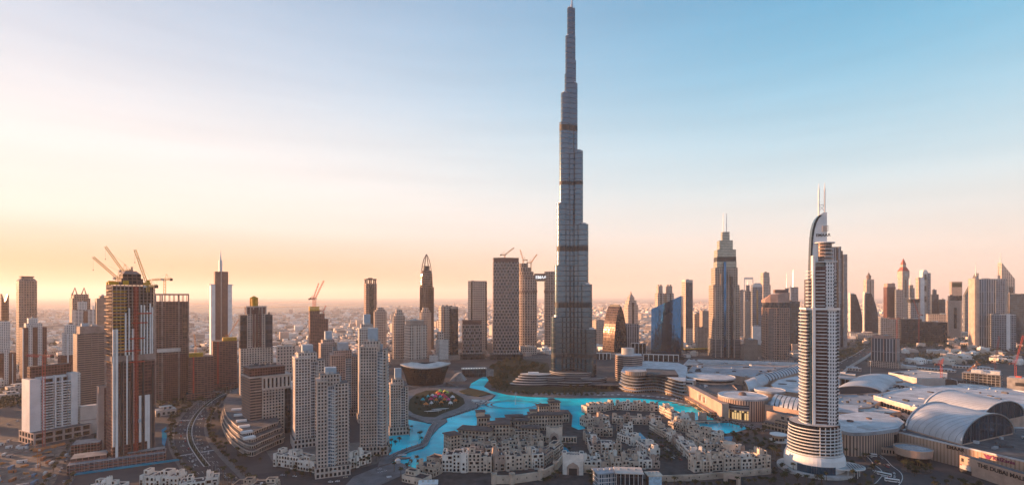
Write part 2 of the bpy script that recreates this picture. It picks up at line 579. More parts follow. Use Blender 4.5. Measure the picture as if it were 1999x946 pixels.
FAR = 60000.0
sheet('ground', [(-FAR, -2500), (FAR, -2500), (FAR, FAR), (-FAR, FAR)], 0.0, M['desert'])
sheet('town_ground', gp([(-700, 1150), (2700, 1150), (2500, 668), (2000, 662), (1300, 660), (900, 660), (300, 664), (-350, 672)]), 0.05, M['urban'])
sheet('sea', gp([(-2500, 601), (0, 601), (300, 604), (400, 611), (560, 609.5), (640, 604), (720, 597.5), (900, 593), (1100, 590), (1500, 587.5), (2000, 586)]) +
      [(FAR * .9, 21000), (FAR * .95, FAR * .97), (-FAR * .95, FAR * .97), (-FAR * .95, 8200)], 0.6, M['sea'])
for pts in ([(360, 599.6), (470, 597.8), (560, 597.4), (690, 594.6), (700, 595.2), (600, 599.2), (520, 601.2), (430, 601.8)],
            [(190, 590.5), (330, 588.5), (420, 590), (470, 593), (330, 594.2), (200, 593.4)],
            [(470, 589.8), (610, 588.2), (640, 589.2), (520, 591)]):
    sheet('sand_spit', gp(pts), 1.2, M['spit'])

# the haze over the city (even density, empty surface); the Burj stands inside it
hm = bpy.data.materials.new('haze'); hm.use_nodes = True
ht = hm.node_tree; ht.nodes.clear()
ho = ht.nodes.new('ShaderNodeOutputMaterial'); hv = ht.nodes.new('ShaderNodeVolumePrincipled')
HAZE_DENSITY = 4.4e-5
hv.inputs['Color'].default_value = (0.99, 0.92, 0.87, 1)
hv.inputs['Density'].default_value = HAZE_DENSITY
hv.inputs['Anisotropy'].default_value = 0.2
ht.links.new(hv.outputs[0], ho.inputs['Volume'])
_mb = MB(); _mb.prism([(-FAR - 500, -3000), (FAR + 500, -3000), (FAR + 500, FAR + 500), (-FAR - 500, FAR + 500)], -1.0, 900.0, 0, 0, True, True)
haze = kind(_mb.build('haze', [hm]), 'stuff')

# ------------------------------------------------------------------ lake, island, promenades
LAKE = [(990, 715), (966, 722), (920, 748), (917, 756), (944, 762), (969, 771), (960, 780), (938, 786), (934, 796), (905, 806), (868, 818), (850, 828),
        (796, 818), (790, 765), (760, 765), (760, 905), (772, 912), (822, 916), (870, 925), (1000, 905), (1160, 880), (1330, 850), (1345, 842), (1396, 848),
        (1440, 842), (1463, 835), (1425, 825), (1400, 824), (1388, 812), (1370, 801), (1351, 792), (1305, 782), (1240, 776), (1150, 776),
        (1116, 777), (1031, 774), (990, 770), (958, 762), (945, 754), (954, 742), (984, 718)]
sheet('lake', gp(LAKE), 0.12, M['lake'])
slab('island', gp([(795, 764), (818, 757), (860, 754), (905, 757), (935, 764), (966, 771), (958, 779), (934, 785), (932, 795), (905, 804), (868, 816), (848, 827), (835, 826), (800, 812), (786, 790)]), 0.0, 1.2, M['promenade'])
slab('promenade', gp([(848, 823), (872, 818), (874, 823), (857, 835), (842, 852), (833, 867), (827, 875), (800, 882), (778, 893), (762, 905), (738, 912), (742, 897), (792, 876), (822, 866), (832, 848), (840, 832)]), 0.0, 1.3, M['promenade'])
slab('island_garden', gp([(797, 800), (800, 781), (812, 770), (832, 763), (862, 762), (888, 768), (905, 778), (908, 788), (895, 797), (868, 806), (850, 815), (828, 814), (808, 808)]), 1.2, 1.6, M['lawn'])
slab('lawn_terrace', gp([(897, 765), (917, 759), (958, 770), (935, 775), (912, 772)]), 1.2, 2.6, M['lawn'])
for r0, r1 in ((0.86, 0.80), (0.70, 0.64)):
    c = g(1004, 789)
    outer = ell(58 * r0, 42 * r0, 48, *c); inner = ell(58 * r1, 42 * r1, 48, *c)
    mb = MB()
    for i in range(48):
        j = (i + 1) % 48
        mb.face([(*outer[i], 0.2), (*outer[j], 0.2), (*inner[j], 0.2), (*inner[i], 0.2)])
    ring = mb.build('fountain_ring', [M['dark']])
    tag(ring, 'dark outer nozzle ring lying in the turquoise lake north of the souk' if r0 > .8 else 'dark inner nozzle ring lying inside the outer ring in the lake', 'fountain')
c = g(1320, 786)
for a0, wd in ((10, 'right'), (130, 'left'), (250, 'near')):
    o, i_ = ell(34, 24, 16, *c, a0, a0 + 95), ell(31, 21.5, 16, *c, a0, a0 + 95)
    mb = MB(); mb.face([(*p, 0.2) for p in o + i_[::-1]])
    tag(mb.build('fountain_arc', [M['dark']]), 'dark nozzle arc on the %s side of the broken ring by the wavy mall terraces' % wd, 'fountain')

# old town stands on a low raised quay
OLD_A = [(862, 897), (880, 888), (878, 852), (900, 842), (950, 824), (1010, 814), (1085, 800), (1110, 801), (1118, 812), (1116, 834), (1130, 840), (1143, 838), (1138, 815),
         (1150, 797), (1200, 792), (1285, 797), (1304, 803), (1328, 812), (1330, 828), (1346, 843), (1366, 853), (1400, 858), (1455, 870), (1500, 900), (1560, 960), (1500, 1060), (700, 1060), (740, 950), (815, 916)]
slab('old_town_quay', gp(OLD_A), 0.0, 1.5, mat('court_paving', (0.075, 0.068, 0.066), .9, .1, .5))
slab('waterfront_promenade', gp([(1040, 774.5), (1116, 776.6), (1240, 775.6), (1305, 781.5), (1351, 791.5), (1388, 811.5), (1400, 823), (1425, 824), (1464, 834), (1560, 850), (1560, 815), (1420, 800), (1340, 765), (1200, 765), (1040, 768)]), 0.0, 1.2, M['promenade'])
slab('palace_garden', gp([(1400, 858), (1396, 850), (1440, 844), (1470, 838), (1530, 850), (1530, 905), (1500, 896), (1455, 870)]), 0.0, 1.4, M['soil'])
sheet('garden_pool', gp([(1398, 866), (1404, 852), (1432, 850), (1428, 862), (1420, 870)], 1.5), 1.5, M['pool'])
sheet('courtyard_pool', gp([(1068, 868), (1075, 865), (1089, 884), (1080, 885)], 1.6), 1.6, M['pool'])
sheet('courtyard_pool', gp([(1088, 864), (1096, 863), (1114, 882), (1102, 883)], 1.6), 1.6, M['pool'])
sheet('courtyard_pool', gp([(1241, 846), (1250, 843), (1264, 857), (1253, 860)], 1.6), 1.6, M['pool'])
sheet('street_pond', gp([(316, 838), (325, 832), (327, 850), (322, 870), (317, 866)]), 0.1, M['pool'])

slab('park_lawn', gp([(950, 735), (958, 712), (1000, 698), (1070, 708), (1080, 742), (1200, 750), (1200, 770), (1100, 770), (1031, 768), (962, 755)]), 0.0, .5, M['lawn'])
# ------------------------------------------------------------------ roads
blvd = spline(gp([(520, 741), (470, 755), (430, 771), (396, 795), (374, 826), (372, 858), (392, 893), (436, 945), (520, 1040)]))
ribbon('boulevard', blvd, -17, 17, 0.10, M['asphalt'])
ribbon('boulevard_median', blvd[8:52], -3.2, 3.2, 0.4, M['kerb'], 0.1)
ribbon('median_planting', blvd[8:52], -2.2, 2.2, 0.6, M['lawn'], 0.4)
for o in (-24, 17):
    ribbon('pavement', blvd, o, o + 7, 0.22, M['paving'], 0.05)
mb = MB()
for o in (-11.5, -7.5, 7.5, 11.5):
    P_ = offset(blvd, o)
    for i in range(0, len(blvd) - 1, 2):
        a, b = P_[i], P_[i + 1]
        mid = (a[0] * .4 + b[0] * .6, a[1] * .4 + b[1] * .6)
        ribbon_mb(mb, [a, mid], -0.15, 0.15, 0.112)
kind(mb.build('road_markings', [M['line']]), 'structure')
mb = MB()
for k in (30, 46):
    a, b = blvd[k], blvd[k + 1]
    d = Vector((b[0] - a[0], b[1] - a[1])).normalized(); n_ = Vector((-d.y, d.x))
    for i in range(-15, 16):
        if abs(i) < 4: continue
        c = Vector(a) + n_ * i * 1.1
        ribbon_mb(mb, [tuple(c - d * 2), tuple(c + d * 2)], -0.3, 0.3, 0.115)
kind(mb.build('crossing_markings', [M['line']]), 'structure')

site_road = spline(gp([(60, 1010), (112, 946), (142, 893), (178, 850), (212, 815)]))
ribbon('side_road', site_road, -8, 8, 0.10, M['asphalt'])
for o in (-11, 8):
    ribbon('pavement', site_road, o, o + 3, 0.2, M['paving'], 0.05)
left_road = spline(gp([(-200, 900), (-60, 858), (60, 815), (200, 775), (330, 745)]))
ribbon('highway', left_road, -14, 14, 0.10, M['asphalt'])
ribbon('highway_verge', left_road, 14, 26, 0.09, M['soil'])
cross = spline(gp([(300, 960), (450, 935), (560, 925), (650, 938), (770, 915), (830, 935)]))
ribbon('cross_street', cross, -8, 8, 0.13, M['asphalt'])
slab('tower_plaza', gp([(520, 880), (640, 868), (760, 858), (765, 880), (735, 905), (650, 925), (535, 905)]), 0.0, 0.3, M['paving'])
slab('lakeside_plaza', gp([(735, 912), (775, 900), (850, 928), (835, 975), (640, 985), (690, 930)]), 0.0, 0.35, M['promenade'])
highway = spline(gp([(900, 701), (1150, 694), (1340, 690), (1500, 686), (1640, 682), (1800, 668), (2100, 652)]))
ribbon('main_highway', highway, -32, 32, 0.12, M['asphalt'])
mb = MB()
for o in (-24, -16, -8, 8, 16, 24):
    ribbon_mb(mb, highway, o - 0.3, o + 0.3, 0.14 + 0.02)
kind(mb.build('highway_markings', [M['line']]), 'structure')
ramp = spline(gp([(1600, 760), (1640, 722), (1676, 700), (1700, 684)]))
ribbon('flyover', ramp, -15, 15, 7.0, M['asphalt'], 0.0)
ribbon('flyover_parapet', ramp, -15.6, -15, 8.2, M['kerb'], 0.0)
ribbon('flyover_parapet', ramp, 15, 15.6, 8.2, M['kerb'], 0.0)
lane = spline(gp([(1725, 765), (1760, 730), (1778, 712)]))
ribbon('service_road', lane, -8, 8, 0.2, M['asphalt'])
mallroad = spline(gp([(1640, 1020), (1740, 935), (1722, 905), (1700, 885), (1655, 866), (1560, 856)]))
ribbon('mall_road', mallroad, -8, 8, 0.16, M['asphalt'])
ribbon('mall_road_kerb', mallroad, 8, 8.7, 0.3, M['kerb'], 0.0)
ribbon('mall_road_kerb', mallroad, -8.7, -8, 0.3, M['kerb'], 0.0)
loop = ell(20, 15, 32, *g(1790, 918))
ribbon('drop_off_loop', loop + [loop[0]], -4, 4, 0.18, M['asphalt'])
slab('drop_off_garden', [(g(1790, 918)[0] + x * .72, g(1790, 918)[1] + y * .72) for x, y in ell(20, 15, 24)], 0.0, 0.6, M['soil'])

# ------------------------------------------------------------------ far low-rise city: one mass, plus the nearest houses as things
CREAMS = [mat('far_house_%s' % n, c, 0.85, 0.02, 0.3) for n, c in (('cream', (0.72, 0.62, 0.53)), ('white', (0.82, 0.79, 0.74)), ('sand', (0.58, 0.48, 0.40)), ('rose', (0.56, 0.43, 0.36)), ('dusk', (0.36, 0.31, 0.28)))]
def coast_y(px):
    pts = [(-3000, 602), (0, 602), (300, 605), (400, 612), (560, 610.5), (640, 605), (720, 598.5), (900, 594), (1100, 591), (1500, 588.5), (2000, 587), (5000, 586.5)]
    for a, b in zip(pts, pts[1:]):
        if a[0] <= px <= b[0]:
            return a[1] + (b[1] - a[1]) * (px - a[0]) / (b[0] - a[0])
    return 590
def free_far(x, y):
    px, py = 1000 + 1000 * x / y, 578 + 184000 / y
    if py < coast_y(px) + 0.6: return False
    if 1180 < px < 2300 and abs(y - 2000) < 90: return False
    return True
city = MB()
def far_box(mb, x, y, w, d, h, rot, m):
    mb.box(x, y, 0, h, w, d, m, m, rot)
    if h > 5 and rnd.random() < 0.5:
        mb.box(x + rnd.uniform(-.2, .2) * w, y + rnd.uniform(-.2, .2) * d, h - .5, h + rnd.uniform(1.5, 4), w * .4, d * .4, m, m, rot)
n_far = 0
while n_far < 15000:
    D = 2050 + (13000 - 2050) * rnd.random() ** 1.25
    x = rnd.uniform(-1.15, 1.15) * D
    if not free_far(x, D): continue
    rot = 0.5 + 0.3 * math.sin(x / 900.0) + 0.3 * math.sin(D / 1300.0)
    k = 1 + (D - 2000) / 7000
    big = rnd.random()
    if big < 0.93:
        far_box(city, x, D, rnd.uniform(12, 26) * k, rnd.uniform(12, 26) * k, rnd.uniform(6, 12), rot, rnd.choice((0, 0, 1, 1, 2, 3, 4)))
    elif big < 0.992:
        far_box(city, x, D, rnd.uniform(25, 60), rnd.uniform(20, 45), rnd.uniform(12, 26), rot, rnd.choice((0, 1, 2, 4)))
    else:
        far_box(city, x, D, rnd.uniform(22, 36), rnd.uniform(20, 30), rnd.uniform(30, 62), rot, rnd.choice((0, 2, 3)))
    n_far += 1
protos = []
for k in range(6):
    mb = MB(); w, d, h = rnd.uniform(14, 22), rnd.uniform(13, 22), rnd.uniform(6.5, 10)
    mb.box(0, 0, 0, h, w, d, 0, 0); mb.box(w * .2, d * .1, h - .3, h + 3.2, w * .4, d * .45, 0, 0); mb.box(-w * .3, -d * .42, 0, h * .55, w * .35, d * .4, 0, 0)
    for q in range(4):
        mb.box(-w * .36 + q * w * .24, -d / 2 - .06, 1.2, 3.2, w * .1, .3, 1, 1); mb.box(-w * .36 + q * w * .24, -d / 2 - .06, h - 3.1, h - 1.2, w * .1, .3, 1, 1)
    protos.append(mb.mesh('villa', [CREAMS[k % 4], M['glass']]))

M['leaf_dark'] = mat('foliage_dark', (0.040, 0.048, 0.020), 0.9, 0.3, 0.5)
M['leaf_olive'] = mat('foliage_olive', (0.075, 0.070, 0.026), 0.9, 0.3, 0.5)
M['leaf_rust'] = mat('foliage_rust', (0.115, 0.068, 0.024), 0.9, 0.3, 0.5)
M['bark'] = mat('bark', (0.13, 0.09, 0.06), 0.95, 0.6, 0.4)
def clump(mb, x, y, z, r, h, n, leaf, m_choices):
    for _ in range(n):
        while True:
            a, b, c = rnd.uniform(-1, 1), rnd.uniform(-1, 1), rnd.uniform(-1, 1)
            if a * a + b * b + c * c < 1: break
        p = Vector((x + a * r, y + b * r, z + c * h))
        u = Vector((rnd.gauss(0, 1), rnd.gauss(0, 1), rnd.gauss(0, .6))).normalized()
        v = u.orthogonal().normalized()
        s = leaf * rnd.uniform(.6, 1.3)
        mb.face([tuple(p - u * s), tuple(p - v * s * .6), tuple(p + u * s), tuple(p + v * s * .6)], rnd.choice(m_choices))
woods = MB()
def wood_area(poly_px, n, r0=3.5, r1=6.5, per=16):
    P_ = gp(poly_px)
    xs, ys = [p[0] for p in P_], [p[1] for p in P_]
    k = 0
    while k < n:
        x, y = rnd.uniform(min(xs), max(xs)), rnd.uniform(min(ys), max(ys))
        ins = False
        for i in range(len(P_)):
            (xa, ya), (xb, yb) = P_[i - 1], P_[i]
            if (ya > y) != (yb > y) and x < (xb - xa) * (y - ya) / (yb - ya) + xa: ins = not ins
        if not ins: continue
        r = rnd.uniform(r0, r1)
        clump(woods, x, y, r * .95, r, r * .75, per, r * .42, (0, 0, 1))
        k += 1
wood_area([(1640, 668), (1800, 655), (2000, 655), (2100, 668), (2100, 690), (1900, 685), (1780, 680), (1660, 678)], 520, 5, 8)
wood_area([(1790, 695), (1880, 690), (2100, 700), (2100, 715), (1900, 712), (1800, 705)], 190, 4, 7)
wood_area([(1630, 690), (1660, 680), (1700, 678), (1690, 692), (1640, 712)], 110, 4, 6)
wood_area([(0, 780), (40, 772), (170, 760), (180, 765), (40, 790), (0, 800)], 120, 3, 5)
wood_area([(300, 770), (470, 745), (480, 752), (380, 790), (340, 830), (320, 810)], 160, 3, 4.5)
for _ in range(1500):
    D = 1900 + 5000 * rnd.random() ** 1.6; x = rnd.uniform(-1.1, 1.1) * D
    if free_far(x, D):
        r = rnd.uniform(4, 9)
        clump(woods, x, D, r * .8, r * rnd.uniform(1, 2.2), r * .6, 8, r * .6, (0, 1))
kind(woods.build('distant_trees', [M['leaf_dark'], M['leaf_olive']]), 'stuff')
# ------------------------------------------------------------------ facades
F = {}
F['beige'] = facade('beige_windowed', (0.44, 0.35, 0.295), (0.03, 0.032, 0.04), 3.5, 3.2, .5, .55)
F['beige_big'] = facade('beige_bays', (0.44, 0.35, 0.30), (0.035, 0.035, 0.04), 4.2, 4.6, .55, .6)
F['cream'] = facade('cream_windowed', (0.52, 0.435, 0.375), (0.04, 0.04, 0.045), 7.0, 6.4, .5, .55)
F['brownstrip'] = facade('brown_ribbon', (0.34, 0.25, 0.215), (0.03, 0.02, 0.02), 3.6, 9.0, .96, .55, .3)
F['browngrid'] = facade('brown_grid', (0.33, 0.22, 0.18), (0.035, 0.024, 0.02), 6.6, 5.2, .6, .64, .25)
F['dark'] = facade('dark_curtain', (0.06, 0.055, 0.06), (0.022, 0.026, 0.035), 7.6, 5.0, .9, .85, .1, .3)
F['darkblue'] = facade('dark_blue_curtain', (0.05, 0.06, 0.075), (0.02, 0.04, 0.065), 7.6, 5.4, .9, .82, .1, .3)
F['grey'] = facade('grey_curtain', (0.26, 0.27, 0.29), (0.06, 0.08, 0.11), 7.6, 6.0, .7, .7, .15, .3)
F['greyfin'] = facade('grey_fins', (0.36, 0.36, 0.37), (0.045, 0.06, 0.085), 40.0, 6.6, .6, .97, .15, .3)
F['whitebal'] = facade('white_balconies', (0.68, 0.66, 0.63), (0.05, 0.045, 0.045), 3.5, 7.0, .8, .55, .4, 0, .8)
F['whitegrid'] = facade('white_grid', (0.66, 0.64, 0.61), (0.045, 0.05, 0.06), 3.6, 3.4, .5, .5, .2)
F['maroon'] = facade('maroon_glass', (0.17, 0.08, 0.07), (0.06, 0.025, 0.025), 3.6, 3.2, .8, .7, .2, .2)
F['redcon'] = facade('red_concrete_floors', (0.30, 0.15, 0.12), (0.05, 0.022, 0.02), 3.6, 5.0, .86, .66, .9, 0, .9)
F['bronze'] = facade('bronze_glass', (0.16, 0.105, 0.085), (0.09, 0.06, 0.05), 7.6, 5.2, .85, .75, .14, .6)
F['burj'] = facade('silver_glass_tiers', (0.06, 0.07, 0.08), (0.085, 0.135, 0.175), 10.8, 400, .999, .88, .2, .92, .03, .4, tilt=0.0)
F['burj_band'] = facade('louvre_band', (0.05, 0.055, 0.06), (0.03, 0.03, 0.03), 2.4, 1.6, .5, .6, .5)
F['gold'] = facade('gold_glass', (0.40, 0.27, 0.14), (0.35, 0.22, 0.09), 3.8, 2.4, .8, .8, .12, .7)
F['diag'] = facade('lattice_panels', (0.27, 0.225, 0.215), (0.016, 0.016, 0.02), 9.0, 9.0, .62, .66, .15, .1, .6, stag=True)
F['bluecurtain'] = facade('blue_curtain', (0.02, 0.035, 0.05), (0.022, 0.12, 0.25), 4.0, 1.5, .92, .97, .04, .95, .4, tilt=0.018)

def zbands(poly, z0, z1, bands, m, mb_, mt):
    def op(mb):
        cuts = [z0]
        for a, b in bands:
            if z0 < a and b < z1: cuts += [a, b]
        cuts.append(z1)
        for i in range(len(cuts) - 1):
            mb.prism(poly, cuts[i], cuts[i + 1], mb_ if i % 2 else m, mt, i == len(cuts) - 2)
    return op

# ------------------------------------------------------------------ the tallest tower
def wing_bar(e, r, ang, back=4.0):
    pts = []
    n = max(2, int((e - r) / 1.6))
    side = [(x, r + 2.4 * abs(math.sin(math.pi * x / 9.5))) for x in [(-back + (e - r + back) * i / n) for i in range(n + 1)]]
    end = [(e - r + (r + .4) * math.sin(R(a)), (r + .4) * math.cos(R(a))) for a in range(15, 180, 15)]
    pts = side + end + [(x, -y) for x, y in side[::-1]]
    c, s = math.cos(R(ang)), math.sin(R(ang))
    return [(x * c - y * s, x * s + y * c) for x, y in pts][::-1]

bx, bD = 1117, 1100.0
bX = (bx - 1000) * bD / 1000
burj = thing('skyscraper', 'immensely tall tapering silver glass tower with stepped wings beside the lake', 'skyscraper', (bX, bD, 0), -math.atan2(bX, bD))
BZ = lambda y: CAM_H + (578 - y) * bD / 1000
BANDS = [(56, 63), (160, 171), (279, 290), (420, 428), (535, 548)]
k30 = math.cos(R(30))
wings = {'left': (210, [(39.5, 617), (33, 518), (29, 398), (24, 242), (21, 185), (14, 147), (12.5, 73), (9, 18)]),
         'right': (330, [(46, 640), (38, 555), (31, 440), (21, 298), (10.5, 165), (4.5, 88)]),
         'back': (90, [(40, 585), (33, 470), (27, 345), (19, 225), (10, 120)])}
for nm, (ang, tiers) in wings.items():
    nt = len(tiers)
    ops = []
    for i, (px, y) in enumerate(tiers):
        ext = px * bD / 1000
        r = max(2.6, 12.4 - i * (1.15 if nm == 'left' else 1.5))
        e = (ext - r) / k30 + r if nm != 'back' else ext
        e = max(e, r + .3)
        ops.append(zbands(wing_bar(e, r, ang), 0, BZ(y), BANDS, 0, 2, 1))
        c, s = math.cos(R(ang)), math.sin(R(ang))
        ops.append(L([(r * .55, BZ(y)), (r * .55, BZ(y) + 3.2), (0.01, BZ(y) + 3.3)], 12, (e - r) * c, (e - r) * s, 1))
    part(burj, 'wing', [F['burj'], M['steel'], F['burj_band']], *ops)
part(burj, 'core', [F['burj'], M['steel'], F['burj_band']],
     zbands(ell(8.6, n=18), 0, BZ(147), BANDS, 0, 2, 1), zbands(ell(6.0, n=18), BZ(147), BZ(88), BANDS, 0, 2, 1), P(ell(4.0, n=16), BZ(88), BZ(33)))
part(burj, 'groove_shade', [M['dark']], B(3.5, -8.4, 30, BZ(250), 2.4, 3, 0, 0), B(-1.5, -8.2, 30, BZ(300), 1.2, 3, 0, 0))  # dark strips painting in the shade of the valley between the front wings
part(burj, 'spire', [M['steel']], L([(3.4, BZ(33)), (3.0, BZ(10)), (1.9, BZ(8)), (1.5, 820), (0.5, 832), (0.01, 838)], 12))
EL = lambda rx, ry, cx=0, cy=0: ell(rx, ry, 48, cx, cy)
F['terrace'] = facade('terrace_bands', (0.22, 0.215, 0.22), (0.03, 0.033, 0.04), 4.5, 60, .999, .58, .2, .1)
for (rx, ry, cx, cy, h) in ((47, 40, 0, -12, 26), (30, 34, -36, -24, 18), (36, 30, 36, -22, 16), (62, 46, 0, -16, 9)):
    part(burj, 'podium', [F['terrace'], M['roof'], M['white']], P(EL(rx, ry, cx, cy), 0, h), P(EL(rx + .8, ry + .8, cx, cy), h, h + .7, 2, 1))

annex = thing('hotel_annexe', 'low curved annexe with pale terrace bands beside the foot of the tallest tower', 'building', (*g(1034, 752), 0), -0.05)
part(annex, 'terraces', [F['terrace'], M['roof'], M['white']],
     *[P([(x * (1 - .05 * k), y) for x, y in ell(40, 14, 40, 4 * k, 3 * k)], 4.5 * k, 4.5 * k + 4.5) for k in range(5)])
for k in range(5):
    part(annex, 'parapet', [M['offwhite']], P([(x * (1 - .05 * k), y) for x, y in ell(40.6, 14.6, 40, 4 * k, 3 * k)], 4.5 * k + 3.9, 4.5 * k + 4.6, 0, 0))
part(annex, 'roof_plant', [M['white']], B(8, 14, 22.5, 26, 22, 8, 0, 0))
pav = thing('lakeside_pavilion', 'dark glass pavilion with a tilted roof on the lawn below the tallest tower', 'pavilion', (*g(1190, 757), 0), -.1)
part(pav, 'wall', [F['dark'], M['roof']], P(ell(34, 12, 24), 0, 7)); part(pav, 'roof', [M['roof'], M['roof']], P(ell(38, 15, 24), 7, 8.2))
pav = thing('lakeside_pavilion', 'small wedge roofed pavilion between the tallest tower and the wavy terraces', 'pavilion', (*g(1172, 745), 0), .3)
part(pav, 'wall', [F['dark'], M['roof']], P(rect(20, 12), 0, 5)); part(pav, 'roof', [M['roof_pale'], M['roof_pale']], P(rect(24, 15), 5, 5.8))

# ------------------------------------------------------------------ the white hotel tower with a sail crest (right foreground)
aD = 546.0
aX = (1597 - 1000) * aD / 1000
hotel = thing('sail_tower', 'slender white hotel tower with a curved sail crest and twin masts above a drum base', 'tower', (aX, aD, 0), -math.atan2(aX, aD) + R(13))
AZ = lambda y: CAM_H + (578 - y) * aD / 1000
cos_a = 1 / math.cos(math.atan2(aX, aD))
AX = lambda px: (px - 1597) * aD / 1000 / cos_a * .9 + 1.6
mirr = facade('balcony_glass', (0.10, 0.09, 0.10), (0.035, 0.04, 0.05), 3.6, 2.6, .86, .86, .12, .2)
mwh = facade('white_window_grid', (0.70, 0.69, 0.68), (0.04, 0.05, 0.065), 3.6, 2.4, .5, .56, .15)
redg = facade('reddish_glass', (0.12, 0.045, 0.04), (0.05, 0.025, 0.025), 3.6, 2.4, .85, .85, .12, .25)
shaft_z0, z1_, z2_, z3_, z4_ = AZ(826), AZ(600), AZ(528), AZ(510), AZ(476)
def hbox(xa, xb, z0, z1, yf, yb, m=0, mt=1):
    a, b = AX(xa), AX(xb)
    return B((a + b) / 2, (yf + yb) / 2, z0, z1, b - a, yb - yf, m, mt)
part(hotel, 'shaft', [mirr, M['roof'], redg, mwh],
     hbox(1562, 1580, 20, z1_, -11, 14), hbox(1580, 1607, 20, z1_, -13.5, 15, 2), hbox(1607, 1627, 20, z1_, -13, 14.5, 3),
     hbox(1627, 1633, 20, z1_ - 2, -9, 11))
part(hotel, 'upper_shaft', [mirr, M['roof'], redg, mwh],
     hbox(1568, 1580, z1_, AZ(545), -9, 11), hbox(1580, 1604, z1_, z2_ + 4, -12, 13, 2), hbox(1604, 1622, z1_, z2_ + 8, -11.5, 12.5, 3), hbox(1622, 1628, z1_, AZ(548), -8, 9))
part(hotel, 'fin', [M['white']], hbox(1573.5, 1580, 20, z1_ + 1, -15.2, 8, 0, 0), hbox(1575, 1580, z1_ + 1, AZ(500), -14, 6, 0, 0))
part(hotel, 'glass_slot', [M['glass_blue']], hbox(1569.5, 1573.4, 20, z1_, -14.6, 0, 0, 0))
part(hotel, 'crown_ring', [M['white'], M['roof_pale']], hbox(1559, 1633.5, z1_ - 2.2, z1_, -14.8, 15.6)); part(hotel, 'crown_ring', [M['white'], M['roof_pale']], hbox(1578, 1629, z2_ + 8.2, z2_ + 9.2, -12.6, 13))
nfl = int((z1_ - 4 - shaft_z0) / 3.6)
bal = MB()
def arc_slab(mb, xa, xb, yf, bulge, z, h=.5, back=3.0):
    a, b = AX(xa), AX(xb)
    pts = [(a + (b - a) * i / 8, yf - bulge * math.sin(math.pi * i / 8)) for i in range(9)]
    mb.prism(pts + [(b, yf + back), (a, yf + back)], z, z + h, 0, 0, True, True)
for xa, xb, yf, bl in ((1556.5, 1569.5, -10.8, 2.2), (1581, 1607, -13.3, 1.7), (1626.8, 1635, -8.8, 1.8)):
    arc_slab(bal, xa, xb, yf, bl, 0, .75)
# wraps round the lit left flank too
a = AX(1556.5)
bal.prism([(a, -10), (AX(1563), -10), (AX(1563), 12), (a, 12), (a - 1.6, 6), (a - 2.0, 1), (a - 1.6, -5)], 0, .75, 0, 0, True, True)
bal.box((AX(1560) + AX(1632)) / 2, -8.8, 0, .75, AX(1632) - AX(1560), 3.4, 0, 0)
bal_me = bal.mesh('balcony', [M['white']])
for k in range(nfl):
    o = bpy.data.objects.new('balcony', bal_me); COL.objects.link(o); o.parent = hotel
    o.location = (0, 0, shaft_z0 + 2.0 + k * 3.6)
bal2 = MB()
for xa, xb, yf, bl in ((1563, 1573, -8.8, 1.8), (1581, 1604, -11.8, 1.5), (1621.8, 1630, -7.8, 1.6)):
    arc_slab(bal2, xa, xb, yf, bl, 0, .75)
bal2.box((AX(1564) + AX(1629)) / 2, -7.6, 0, .75, AX(1629) - AX(1564), 3.0, 0, 0)
bal2_me = bal2.mesh('balcony', [M['white']])
for k in range(int((z2_ - z1_) / 3.6) + 1):
    o = bpy.data.objects.new('balcony', bal2_me); COL.objects.link(o); o.parent = hotel
    o.location = (0, 0, z1_ + 2.0 + k * 3.6)
capx = AX(1606)
part(hotel, 'cap_drum', [F['brownstrip'], M['white'], M['white']], L([(7.6, z2_ + 8), (7.6, z4_)], 28, capx, 0), L([(9.8, z4_), (10.6, z4_ + .5), (10.6, z4_ + 1.2), (0.01, z4_ + 1.3)], 28, capx, 0, 2))
for k in range(4):
    part(hotel, 'cap_balcony', [M['white']], P(ell(9.0, n=20, a0=-100, a1=60, cx=capx) + [(capx, 0)], z2_ + 10 + k * 4.0, z2_ + 10.6 + k * 4.0, 0, 0))
# sail crest: an upright curved blade with real thickness
def crest(mb):
    zs = [AZ(600), AZ(560), AZ(520), AZ(490), AZ(465), AZ(448), AZ(436), AZ(427), AZ(420), AZ(416)]
    xl = [AX(v) for v in (1573.5, 1574.2, 1575.2, 1576.2, 1577.5, 1580, 1583.5, 1588.5, 1596, 1604)]
    xr = AX(1611)
    for i in range(len(zs) - 1):
        for (y, s) in ((-4.5, 1), (4.5, -1)):
            q = [(xl[i], y, zs[i]), (xr, y, zs[i]), (xr, y, zs[i + 1]), (xl[i + 1], y, zs[i + 1])]
            mb.face(q if s > 0 else q[::-1], 0)
        mb.face([(xl[i], 4.5, zs[i]), (xl[i], -4.5, zs[i]), (xl[i + 1], -4.5, zs[i + 1]), (xl[i + 1], 4.5, zs[i + 1])], 0)
    mb.face([(xr, -4.5, zs[0]), (xr, 4.5, zs[0]), (xr, 4.5, zs[-1]), (xr, -4.5, zs[-1])], 0)
    mb.face([(xl[-1], -4.5, zs[-1]), (xr, -4.5, zs[-1]), (xr, 4.5, zs[-1]), (xl[-1], 4.5, zs[-1])], 0)
part(hotel, 'sail_crest', [M['white']], crest)
